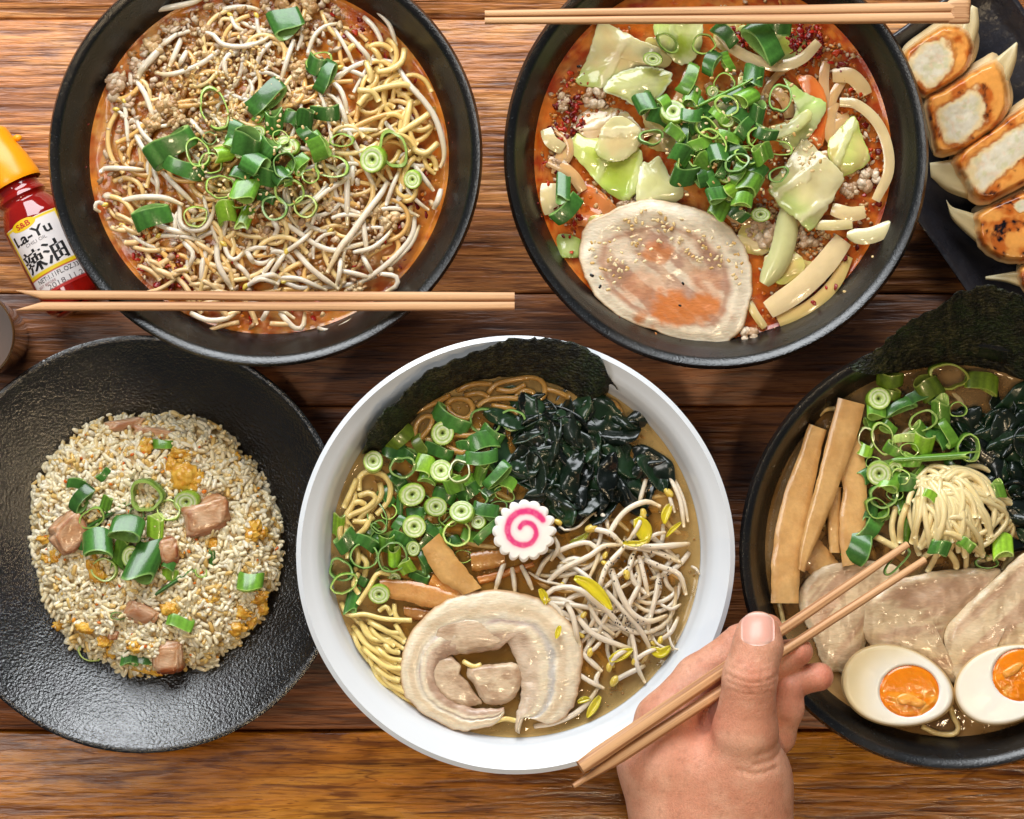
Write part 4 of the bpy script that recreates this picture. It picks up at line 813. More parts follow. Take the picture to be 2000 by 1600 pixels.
onion([(1072, 358), (1072, 385), (1078, 418)], 34, .0612, 'white onion stub beside two green onion strips', c(210, 190, 136))
onion([(1463, 590), (1476, 615), (1494, 640)], 16, .0605, 'narrow yellowish onion sliver between pork slice and onion slab', c(206, 178, 100))
flakes('dark red chilli flakes in oil on the cabbage ramen', inpoly(120, [(1540, 60), (1600, 50), (1612, 100), (1570, 130), (1520, 90)]) + inpoly(30, [(1400, 50), (1480, 60), (1500, 90), (1450, 90)]) + arcpts(60, 1395, 318, 290, 338, -60, 60) + arcpts(40, 1395, 318, 285, 335, 140, 215) + inpoly(36, [(1080, 200), (1130, 190), (1150, 240), (1090, 290)]), (4, 9), z2s, REDS, dz=.0028)
for k in range(26):   # soft onion strips half under the broth
    x, y = random.choice([arcpts(1, 1395, 318, 150, 320, -70, 60)[0], arcpts(1, 1395, 318, 40, 290, 0, 360)[0], arcpts(1, 1395, 318, 240, 315, 165, 260)[0]])
    a = random.uniform(0, 6.28); L = random.uniform(60, 120); cv = random.uniform(-1.2, 1.2)
    q = [(x + L * t * math.cos(a + cv * t), y + L * t * math.sin(a + cv * t)) for t in np.linspace(-.5, .5, 4)]
    if all(math.hypot(px - 1395, py - 318) < 325 for px, py in q): onion(q, random.uniform(14, 24), random.uniform(.0596, .0610), label('thin soaked onion strip', 'b2', x, y, EXTRA), c(206, 156, 98), c(214, 176, 124), .0009)
for k in range(15):   # limp cabbage bits under the main pieces
    x, y = random.choice([arcpts(1, 1395, 318, 60, 250, 0, 360)[0], arcpts(1, 1395, 318, 200, 290, -60, 60)[0]])
    r = random.uniform(26, 48); q = [(x + r * random.uniform(.6, 1.1) * math.cos(t), y + r * random.uniform(.6, 1.1) * math.sin(t)) for t in np.linspace(0, 6.28, 8)[:-1]]
    if all(math.hypot(px - 1395, py - 318) < 325 for px, py in q): veg('cabbage_piece', 'cabbage', q, c(212, 178, 112), c(206, 190, 110), random.uniform(.0602, .0618), label('limp soaked cabbage bit', 'b2', x, y, EXTRA), CG, .002, .0009, True, 60 + k, random.uniform(0, 3))
crumbs('minced pork and sesame paste floating between the cabbage pieces', arcpts(420, 1395, 318, 20, 325, -90, 70) + arcpts(160, 1395, 318, 200, 325, 140, 240), (2, 6), z2s, MEATW + MEATC[:2] + [c(206, 130, 60)], dz=(-.0004, .0016))
G2 = 'spring onion slices on the cabbage ramen'
D2X = [('t', 1330, 300, 40, 40, 30, 'd'), ('s', 1366, 282, 50, 24, -30, 'm'), ('r', 1420, 206, 24, 20, 20, 'm'), ('s', 1350, 225, 46, 26, 10, 'd'), ('t', 1400, 300, 42, 40, -15, 'd'), ('r', 1380, 250, 26, 18, 40, 'm'), ('s', 1455, 250, 44, 22, -50, 'd'), ('s', 1420, 270, 50, 20, 10, 'm'), ('t', 1460, 190, 36, 34, 60, 'm'), ('s', 1320, 260, 44, 22, 40, 'm'), ('r', 1345, 318, 24, 20, 0, 'm'), ('s', 1495, 260, 46, 22, 20, 'd'), ('t', 1490, 300, 38, 34, -20, 'm'), ('s', 1400, 380, 40, 26, -20, 'd'), ('s', 1450, 390, 40, 24, 10, 'm'), ('r', 1440, 320, 28, 18, -30, 'd'), ('s', 1405, 225, 44, 18, 40, 'm'), ('s', 1300, 205, 40, 22, 60, 'm'), ('l', 1420, 180, 110, 12, -25, 'm'), ('s', 1370, 345, 40, 22, 70, 'd'), ('r', 1480, 270, 22, 20, 0, 'm')]
D2 = [('r', 1304, 84, 25, 15, 35, 'm'), ('r', 1375, 86, 24, 20, 10, 'm'), ('k', 1275, 115, 19, 13, 10, 'm'), ('s', 1417, 68, 56, 26, 48, 'd'), ('s', 1490, 80, 92, 36, 52, 'd'), ('s', 1515, 52, 60, 26, 5, 'd'), ('s', 1344, 157, 62, 26, -60, 'm'), ('t', 1260, 200, 40, 38, -25, 'd'), ('k', 1314, 221, 25, 23, 0, 'l'), ('t', 1289, 226, 44, 36, 30, 'd'),
 ('r', 1273, 270, 25, 16, -10, 'd'), ('s', 1388, 124, 50, 24, -60, 'd'), ('s', 1420, 120, 40, 18, 70, 'm'), ('t', 1472, 148, 40, 46, 10, 'd'), ('r', 1525, 192, 20, 29, 14, 'd'), ('r', 1415, 162, 21, 19, 0, 'm'), ('k', 1391, 178, 12, 11, 0, 'm'), ('s', 1440, 226, 44, 24, 30, 'd'), ('s', 1375, 214, 50, 24, 60, 'd'), ('s', 1334, 273, 62, 24, 88, 'd'), ('r', 1389, 284, 34, 24, 55, 'm'),
 ('t', 1432, 292, 40, 38, 70, 'd'), ('r', 1454, 268, 27, 19, -10, 'm'), ('r', 1459, 306, 29, 17, 5, 'm'), ('r', 1522, 289, 31, 15, 10, 'm'), ('r', 1360, 304, 18, 26, 10, 'm'), ('s', 1412, 326, 46, 18, -70, 'd'), ('t', 1338, 341, 48, 40, 20, 'd'), ('t', 1375, 318, 36, 40, -40, 'm'), ('r', 1520, 341, 22, 13, -25, 'd'), ('t', 1464, 356, 44, 44, 30, 'm'), ('t', 1435, 372, 34, 42, 60, 'l'), ('s', 1405, 404, 36, 40, 25, 'm'), ('s', 1440, 414, 46, 26, 50, 'd'),
 ('k', 1485, 420, 19, 14, 5, 'p'), ('s', 1100, 368, 30, 50, 2, 'd'), ('s', 1106, 410, 66, 30, -48, 'd'), ('k', 1418, 238, 15, 12, 0, 'l'), ('t', 1478, 222, 30, 40, 10, 'd'), ('s', 1432, 186, 46, 20, -30, 'd'), ('r', 1400, 246, 24, 18, 30, 'd'), ('s', 1365, 246, 44, 22, -25, 'd'), ('t', 1350, 190, 34, 34, 15, 'm'), ('s', 1480, 330, 40, 24, 40, 'd'), ('s', 1440, 336, 44, 24, -60, 'm'), ('k', 1418, 345, 16, 14, 0, 'l'), ('s', 1388, 352, 44, 24, 60, 'd')]
D2 = D2 + D2X
for i, (kd, x, y, a, b_, an, sh) in enumerate(D2):
    zz = .0645 + (.0085 if 1290 < x < 1545 and 140 < y < 400 else .001 if x < 1150 else .003) + .0015 * (i % 3) + (.003 if i >= 48 else 0)
    if y < 100: zz = .069
    if (x, y) == (1485, 420): zz = .066
    scallion('b2', x, y, kd, a, b_, an, sh, zz, G2)
# pork slice
def pork_col(cx, cy, rx, ry, rot, seed, oil=None):
    cr, sr_ = math.cos(rot), math.sin(rot)
    def f(X, Y, T, A):
        n = fbm(X / 24, Y / 24, 0, seed); n2 = fbm(X / 60, Y / 60, 0, seed + 2)
        meat = mixc(c(208, 174, 144), c(178, 138, 114), smooth(.35, .65, n)); fat = mixc(c(236, 224, 200), c(226, 208, 180), n)
        band = smooth(.66, .78, T + .10 * (n2 - .5)); streak = smooth(.40, .46, T + .16 * (n2 - .5)) * (1 - smooth(.52, .58, T + .16 * (n2 - .5)))
        vein = fbm((X * .8 + Y * .6) / 70, (X * .6 - Y * .8) / 16, 0, seed + 6); w_ = .74 - .10 * smooth(-.2, .9, np.sin(A)) + .10 * (n2 - .5); col = mixc(meat, fat, .65 * smooth(.52, .62, vein)); col = mixc(col, fat, smooth(w_, w_ + .10, T)); col = mixc(col, c(176, 130, 104), .7 * smooth(w_ - .05, w_ - .01, T) * (1 - smooth(w_ - .01, w_ + .04, T))); col = mixc(col, c(196, 152, 100), smooth(.97, 1, T) * .6)
        for (ox, oy, orx, ory, k) in (oil or []):
            d = ((X - ox) / orx) ** 2 + ((Y - oy) / ory) ** 2 + .9 * (n - .5) * 2
            col = mixc(col, c(200, 108, 20), k * .9 * smooth(1.1, .3, d))
        return col
    return f
PK = [(1135, 470), (1150, 438), (1185, 418), (1225, 400), (1270, 391), (1320, 398), (1370, 412), (1415, 435), (1448, 475), (1464, 515), (1468, 560), (1460, 605), (1448, 640), (1428, 662), (1410, 674), (1395, 673), (1378, 668), (1360, 668), (1315, 660), (1280, 645), (1240, 632), (1205, 614), (1170, 585), (1148, 550), (1134, 510)]
V, F, C = sheet(PK, lambda X, Y, T: .0650 + .0050 * smooth(480, 400, Y) * smooth(.3, .9, T) - .0016 * gz(X, Y, 1310, 560, 90) + .0020 * gz(X, Y, 1330, 470, 60) + .0016 * (fbm(X / 40, Y / 40, 0, 3, 3) - .5) - .002 * smooth(600, 680, Y), .003, pork_col(1305, 535, 160, 130, .3, 5, [(1330, 605, 105, 45, .95), (1285, 490, 34, 26, .8), (1250, 560, 50, 40, .4), (1380, 560, 40, 40, .35)]), 44, 120, (1305, 535), .5, jag=.02)
tag(mesh('pork_slice', V, F, MAT['meat'], C), 'broad round pork slice with an orange oil pool, at the front of the cabbage ramen', 'pork slice')
MAT['oil'] = M('chilli_oil', c(186, 84, 14), c(206, 120, 30), 300, .7, rough=.05, bump=.1, bscale=300, bdist=.0004, coat=.6)
sesame('sesame seeds scattered on the pork slice and cabbage', inpoly(120, [(1140, 470), (1270, 400), (1450, 480), (1450, 560), (1300, 480), (1200, 560), (1250, 600), (1160, 560)]), lambda x, y: .0672 + .003 * max(0, min(1, (480 - y) / 80)), (.0, .0006))
sesame('sesame seeds over the spring onion heap of the cabbage ramen', inpoly(190, [(1270, 200), (1420, 130), (1560, 170), (1600, 280), (1630, 340), (1560, 330), (1450, 420), (1340, 390), (1290, 300)]), lambda x, y: .0715 + .006 * float(gz(x, y, 1410, 270, 90)), (-.001, .005))
sesame('few black sesame seeds on the pork slice', [(1156, 538), (1334, 554), (1328, 597), (1130, 130), (1172, 560)], lambda x, y: .0675 if x > 1140 else .062, (0, .0003), 'black_sesame_seeds', [c(24, 20, 18)])

def droplets(lab, pts, size, zfun, col, name='oil_droplets', dz=.0003):
    acc = Acc()
    for k, (x, y) in enumerate(pts):
        r = random.uniform(*size) ** 1.0 * Sc(.06); v, f = ICO1; acc.add(v * [r, r * random.uniform(.8, 1), r * .22] + np.array(P(x, y, float(zfun(x, y)) + dz)), f, col * random.uniform(.8, 1.2))
    return tag(acc.build(name, MAT['drop']), lab, 'oil', None, 'stuff')
droplets('shiny orange oil droplets on the cabbage ramen broth', arcpts(260, 1395, 318, 200, 338, 0, 360), (1.2, 5), z2s, c(196, 100, 24), dz=.0004)
droplets('shiny orange oil droplets between the sprouts of the bean sprout ramen', arcpts(160, 527, 316, 250, 338, 0, 360), (1.2, 4), z1s, c(206, 120, 34), dz=.0004)
sesame('few sesame seeds stuck to the black wall of the cabbage ramen bowl', [(1706, 502), (1688, 533), (1650, 570), (1716, 440), (1097, 560)], lambda x, y: .0665, (0, .0005), 'stray_sesame_seeds')

def wall_specks(lab, n, cx, cy, r0, r1, z0, z1_, name='sauce_specks'):
    acc = Acc()
    for k in range(n):
        a = random.uniform(-.3, 3.4); t = random.random() ** 1.6; r = r0 + (r1 - r0) * t; rr = random.uniform(1.2, 3.4) * Sc(.065)
        v = ICO1[0] * rng.uniform(.6, 1.2, (len(ICO1[0]), 1)) * [rr, rr * random.uniform(.5, 1), rr * .4]
        acc.add(v @ rrot().T + np.array(P(cx + r * math.cos(a), cy + r * math.sin(a), z0 + (z1_ - z0) * t)), ICO1[1], random.choice([c(150, 60, 20), c(120, 24, 14), c(206, 180, 140), c(176, 110, 50)]))
    return tag(acc.build(name, MAT['bits']), lab, 'sauce', None, 'stuff')
wall_specks('dried sauce specks on the black wall of the cabbage ramen bowl', 34, 1397, 306, 352, 398, .0610, .0712)
wall_specks('dried sauce specks on the black wall of the bean sprout ramen bowl', 26, 524, 308, 355, 402, .0610, .0708)
# ================================================================== white bowl
def nori_col(seed):
    def f(X, Y, U, W):
        n = fbm(X / 9, Y / 9, 0, seed); n2 = fbm(X / 40, Y / 40, 0, seed + 3)
        return mixc(mixc(c(20, 20, 13), c(74, 70, 42), smooth(.4, .7, n)), c(40, 60, 26), smooth(.5, .7, n2) * .6)
    return f
NA = [(709, 884), (722, 848), (742, 815), (770, 782), (800, 752), (840, 722), (890, 702), (940, 684), (985, 666), (1040, 659), (1090, 664), (1135, 675), (1166, 698), (1190, 730), (1204, 764)]
NB = [(716, 886), (752, 884), (782, 850), (806, 822), (840, 790), (880, 764), (920, 748), (965, 738), (1010, 736), (1050, 742), (1085, 752), (1115, 766), (1140, 782), (1165, 785), (1203, 770)]
V, F, C = loft(NA, NB, 90, 16, lambda X, Y, U, W: .0845 - .0235 * W ** 1.2 - .010 * smooth(.12, 0, U) - .012 * smooth(.9, 1, U) + .0012 * (fbm(X / 26, Y / 26, 0, 5) - .5), .0005, nori_col(3), 9, 7, jagB=3)
tag(mesh('seaweed_sheet', V, F, MAT['nori'], C), 'dark curved seaweed sheet standing along the back wall of the white bowl', 'seaweed')
nn = empty('noodle_nest', P(950, 780, .06), 'brownish noodle loops soaking below the curved seaweed sheet in the white bowl', 'noodles')
BN = c(176, 130, 62)
for p in ([(784, 838), (806, 809), (839, 792), (878, 772)], [(872, 788), (883, 809), (909, 818), (924, 803), (915, 783), (887, 779), (872, 790)], [(810, 866), (813, 831), (828, 814), (845, 816), (839, 836), (820, 858)], [(933, 796), (948, 783), (981, 778), (1020, 781), (1035, 803), (1048, 818)],
          [(953, 768), (970, 750), (1003, 742), (1040, 737), (1061, 748), (1063, 772), (1046, 785)], [(893, 763), (926, 750), (961, 750)], [(907, 772), (937, 768), (955, 777)], [(1008, 774), (1024, 763), (1043, 768), (1042, 780)], [(1065, 759), (1089, 766), (1111, 776)], [(1175, 783), (1199, 787), (1212, 805)], [(882, 849), (915, 851), (935, 848)], [(872, 871), (900, 884), (915, 878)], [(960, 792), (1000, 800), (1015, 815)], [(970, 760), (1000, 764), (1025, 752)]):
    noodle(nn, p, 5.6, z3, .0012, BN)
nn = empty('noodle_nest', P(715, 980, .06), 'pale coiled noodles beside the spring onion in the white bowl', 'noodles')
PN = c(214, 188, 116)
for p in ([(701, 958), (703, 932), (721, 921), (747, 928), (762, 947), (760, 974), (747, 993), (735, 1005)], [(686, 950), (694, 969), (686, 991), (675, 1011), (688, 1036)], [(701, 969), (721, 963), (734, 974), (716, 993), (690, 1004), (680, 1010)], [(742, 944), (745, 967), (729, 987), (708, 1006), (700, 1020)], [(672, 991), (688, 956), (697, 936)], [(690, 1017), (714, 1019), (730, 1010)], [(678, 1025), (676, 1060), (680, 1090)], [(692, 1060), (700, 1090), (690, 1120)], [(704, 1085), (716, 1100), (712, 1125)], [(668, 1010), (664, 1040), (668, 1060)], [(688, 985), (700, 980), (712, 985)], [(725, 1005), (715, 1030), (700, 1045)]):
    noodle(nn, p, 6, z3, .0018 + random.uniform(0, .0015), PN)
nn = empty('noodle_nest', P(740, 1250, .06), 'yellow noodles trailing down beside the pork roll in the white bowl', 'noodles')
for p in ([(667, 1177), (680, 1201), (712, 1200), (751, 1209), (804, 1212)], [(699, 1180), (720, 1149), (738, 1120), (762, 1122)], [(704, 1214), (717, 1240), (738, 1251), (764, 1248)], [(717, 1209), (746, 1227), (777, 1246), (790, 1256)], [(693, 1227), (712, 1256), (738, 1275), (775, 1296)], [(707, 1264), (730, 1285), (756, 1303), (785, 1306)], [(728, 1303), (743, 1330), (767, 1343), (782, 1336)], [(730, 1300), (756, 1322), (780, 1330)], [(751, 1258), (764, 1272), (780, 1275)], [(741, 1193), (754, 1185), (764, 1200)], [(772, 1219), (783, 1238), (790, 1250)], [(690, 1235), (700, 1262), (720, 1290)], [(735, 1265), (760, 1285), (785, 1290)], [(700, 1160), (690, 1140), (700, 1120)], [(720, 1215), (760, 1235), (785, 1236)], [(722, 1225), (740, 1245), (770, 1262)], [(770, 1180), (772, 1200), (782, 1215)], [(715, 1275), (735, 1310), (760, 1325)], [(960, 1412), (985, 1404), (1008, 1408)], [(905, 1292), (925, 1302), (940, 1298)]):
    noodle(nn, p, 5.0, z3, .0012 + random.uniform(0, .0035), c(226, 202, 126))
nn = empty('noodle_nest', P(980, 1090, .06), 'tan noodles lying just under the broth across the white bowl', 'noodles')
for k in range(150):
    x, y = random.choice([inpoly(1, [(700, 880), (980, 800), (1010, 1060), (900, 1120), (700, 1120)])[0], inpoly(1, [(1020, 1040), (1300, 960), (1350, 1080), (1290, 1290), (1150, 1360), (1060, 1150)])[0]]); a = random.uniform(0, 6.28); L = random.uniform(60, 140); cv = random.uniform(-1.8, 1.8)
    q = [(x + L * t * math.cos(a + cv * t), y + L * t * math.sin(a + cv * t)) for t in np.linspace(-.5, .5, 6)]
    if all(math.hypot(px - 1007, py - 1080) < 340 for px, py in q): noodle(nn, q, 5.4, z3, random.uniform(-.0045, -.0008), random.choice([c(206, 170, 104), c(216, 184, 122), c(196, 154, 88)]))
nn = empty('noodle_nest', P(735, 1255, .06), 'parallel pale noodles sunk between the yellow ones and the bowl wall', 'noodles')
for k in range(26):
    t0 = random.random(); x, y = 685 + 75 * t0 + random.uniform(-6, 10), 1205 + 125 * t0 + random.uniform(-14, 14)
    noodle(nn, [(x, y), (x + 22, y + random.uniform(14, 30)), (x + 50, y + random.uniform(30, 46)), (x + 80, y + random.uniform(34, 56))], random.uniform(4.4, 5.2), z3, random.uniform(-.0005, .0022), c(224, 198, 126))
# wakame
def wakame(b, poly_pts, n, zf, lab, seedb, size=(34, 70)):
    root = empty('wakame_pile', P(*np.mean(poly_pts, axis=0), .06), lab, 'seaweed')
    for k in range(n):
        x, y = inpoly(1, poly_pts)[0]; a = random.uniform(0, 6.28); L = random.uniform(60, 120) * (1.25 if k < n * .45 else .9); w = random.uniform(16, 30) * (1.6 if k < n * .45 else .8)
        cv = random.uniform(-1.1, 1.1); t = np.linspace(-.5, .5, 7); cv *= .7
        cen = np.stack([x + L * t * math.cos(a) - cv * L * (t ** 2) * math.sin(a), y + L * t * math.sin(a) + cv * L * (t ** 2) * math.cos(a)], -1)
        nr = np.array([-math.sin(a), math.cos(a)]); ww = (w * (1 - (2 * t) ** 4 * .7))[:, None]
        f = random.uniform(.8, 1.7); amp = random.uniform(.0012, .0030); zb = zf + (random.uniform(-.0005, .0012) if k < n * .45 else random.uniform(.001, .005)); sd = seedb + k
        gcol = random.choice([c(16, 28, 18), c(24, 44, 26), c(30, 40, 30), c(14, 22, 18), c(34, 56, 34)])
        V, F, C = loft(cen + nr * ww, cen - nr * ww, 26, 11, lambda X, Y, U, W: zb + amp * np.sin(W * math.pi * f + U * 3 + sd) + .0030 * (fbm(X / 34, Y / 34, 0, sd, 3) - .5) * 2, .0003, lambda X, Y, U, W: np.broadcast_to(gcol, X.shape + (3,)), 0, sd)
        mesh('wakame_leaf', V, F, MAT['wakame'], C, parent=root)
WK = [(985, 800), (1060, 790), (1150, 800), (1235, 830), (1300, 905), (1312, 930), (1250, 975), (1180, 1000), (1110, 1010), (1050, 985), (1010, 930), (985, 880), (960, 830)]
wakame('b3', WK, 76, .0606, 'glossy black-green wakame pile below the curved seaweed in the white bowl', 100)
# bamboo shoots
def menma(A, B, z, lab, group, th=.0035, col=(c(208, 162, 98), c(184, 134, 72)), rise=0.0, seed=0):
    V, F, C = loft(A, B, 30, 8, lambda X, Y, U, W: z + rise * U - .0012 * (np.abs(2 * W - 1) ** 5) + .0007 * (fbm(X / 18, Y / 18, 0, seed) - .5), th,
                   lambda X, Y, U, W: mixc(col[0], col[1], np.clip(smooth(.35, .7, fbm(X / 30, Y / 30, 0, seed + 1)) * .7 + .4 * np.abs(2 * W - 1) ** 4, 0, 1)), 2.5, seed)
    return tag(mesh('bamboo_shoot', V, F, MAT['bamboo'], C, sharp=50), lab, 'bamboo shoot', group)
GB = 'bamboo shoots in the white bowl'
menma([(823, 1072), (836, 1098), (858, 1132), (904, 1162)], [(858, 1042), (880, 1072), (908, 1108), (940, 1148)], .0660, 'wide bamboo strip slanting between spring onion and pork roll', GB, seed=1)
menma([(742, 1131), (800, 1134), (850, 1147), (908, 1166)], [(742, 1166), (790, 1174), (838, 1187), (882, 1186)], .0645, 'bamboo strip lying level above the yellow noodles', GB, seed=2, col=(c(206, 150, 84), c(186, 122, 60)))
menma([(846, 1120), (880, 1138), (918, 1162)], [(836, 1142), (866, 1160), (898, 1172)], .0630, 'thin orange bamboo stick wedged between the two wider strips', GB, seed=3, col=(c(210, 144, 66), c(190, 120, 50)))
menma([(918, 1080), (950, 1076), (986, 1074)], [(922, 1116), (952, 1112), (988, 1104)], .0640, 'short square bamboo piece tucked below the pink swirl fish cake', GB, seed=4, col=(c(190, 136, 66), c(160, 104, 46)))
menma([(930, 1126), (960, 1118), (1000, 1108), (1040, 1096)], [(936, 1142), (966, 1134), (1004, 1122), (1044, 1108)], .0615, 'narrow submerged bamboo stick between fish cake and pork roll', GB, seed=5, col=(c(190, 120, 52), c(170, 104, 44)))
menma([(788, 1184), (815, 1186), (842, 1192)], [(790, 1204), (806, 1212), (826, 1212)], .0618, 'dark bamboo stub half hidden under the pork roll', GB, seed=6, col=(c(160, 108, 52), c(140, 90, 44)))
# rolled pork
root = empty('rolled_pork_slice', P(960, 1290, .061), 'large rolled pork belly slice with a hollow centre in the white bowl', 'pork slice')
PO = [(1014, 1434), (1030, 1398), (1062, 1414), (1092, 1410), (1120, 1380), (1134, 1326), (1139, 1272), (1128, 1234), (1098, 1200), (1058, 1172), (1010, 1156), (960, 1152), (908, 1158), (862, 1178), (826, 1206), (800, 1240), (786, 1276), (781, 1314), (788, 1352), (802, 1372), (834, 1398), (872, 1419), (906, 1429), (940, 1422), (972, 1414), (986, 1394)]
PI = [(1006, 1428), (1008, 1396), (1014, 1376), (1017, 1356), (1017, 1336), (1014, 1316), (1010, 1296), (1004, 1280), (990, 1256), (978, 1266), (962, 1270), (945, 1272), (925, 1276), (905, 1277), (884, 1279), (868, 1288), (856, 1298), (850, 1312), (850, 1326), (854, 1342), (866, 1358), (884, 1370), (908, 1379), (934, 1384), (960, 1384), (984, 1382)]
def rollcol(X, Y, U, W):
    n = fbm(X / 20, Y / 20, 0, 41); n2 = fbm(X / 55, Y / 55, 0, 43); w = W + .10 * (n2 - .5)
    fat = mixc(c(234, 220, 194), c(222, 204, 172), n); meat = mixc(c(204, 176, 152), c(176, 144, 120), smooth(.3, .7, n)); gel = c(196, 188, 178)
    col = mixc(c(196, 152, 104), fat, smooth(.0, .07, W)); right = smooth(.42, .25, U)
    col = mixc(col, c(206, 178, 142), smooth(.2, .26, w) * (1 - smooth(.34, .4, w)) * .6)
    col = mixc(col, gel, (smooth(.40, .44, w) * (1 - smooth(.50, .54, w))) * (.35 + .65 * right))
    col = mixc(col, c(160, 130, 126), smooth(.47, .5, w) * (1 - smooth(.53, .57, w)) * (1 - right) * .7 * smooth(.4, .6, n2 + .1))
    return mixc(col, meat, smooth(.62, .74, w) * (1 - .4 * right))
V, F, C = loft(PO, PI, 120, 26, lambda X, Y, U, W: .0662 - .0022 * np.abs(2 * W - 1) ** 6 + .0011 * (fbm(X / 30, Y / 30, 0, 47, 3) - .5) * 2 - .0006 * gz(W, 0 * W, .48, 0, .05), .0042, rollcol, 3.5, 51)
mesh('fat_band', V, F, MAT['meat'], C, parent=root)
def mcol(seed): return lambda X, Y, T, A: mixc(mixc(c(208, 182, 152), c(178, 146, 116), smooth(.3, .7, fbm(X / 22, Y / 22, 0, seed))), c(226, 204, 170), .6 * smooth(.6, .75, fbm(X / 50, Y / 14, 0, seed + 1)))
V, F, C = sheet([(836, 1276), (862, 1280), (884, 1284), (900, 1302), (898, 1318), (912, 1330), (924, 1350), (940, 1372), (910, 1380), (872, 1366), (846, 1334), (834, 1304)], lambda X, Y, T: .0650 + .0007 * (fbm(X / 14, Y / 14, 0, 3) - .5), .003, mcol(61), 12, 64, jag=.08, seed=4)
mesh('meat_flap', V, F, MAT['meat'], C, parent=root)
V, F, C = sheet([(914, 1306), (940, 1300), (972, 1297), (1008, 1296), (1018, 1322), (1014, 1346), (1002, 1364), (978, 1376), (950, 1374), (934, 1356), (926, 1338), (914, 1322)], lambda X, Y, T: .0664 + .0007 * (fbm(X / 14, Y / 14, 0, 5) - .5), .004, mcol(66), 12, 64, jag=.05, seed=9)
mesh('meat_centre', V, F, MAT['meat'], C, parent=root)
V, F, C = sheet([(848, 1226), (880, 1212), (920, 1206), (958, 1214), (985, 1236), (988, 1254), (968, 1264), (940, 1270), (905, 1274), (875, 1272), (850, 1258)], lambda X, Y, T: .0658 + .0012 * (1 - T ** 2), .002, mcol(70), 12, 64, jag=.06, seed=12)
mesh('meat_band', V, F, MAT['meat'], C, parent=root)
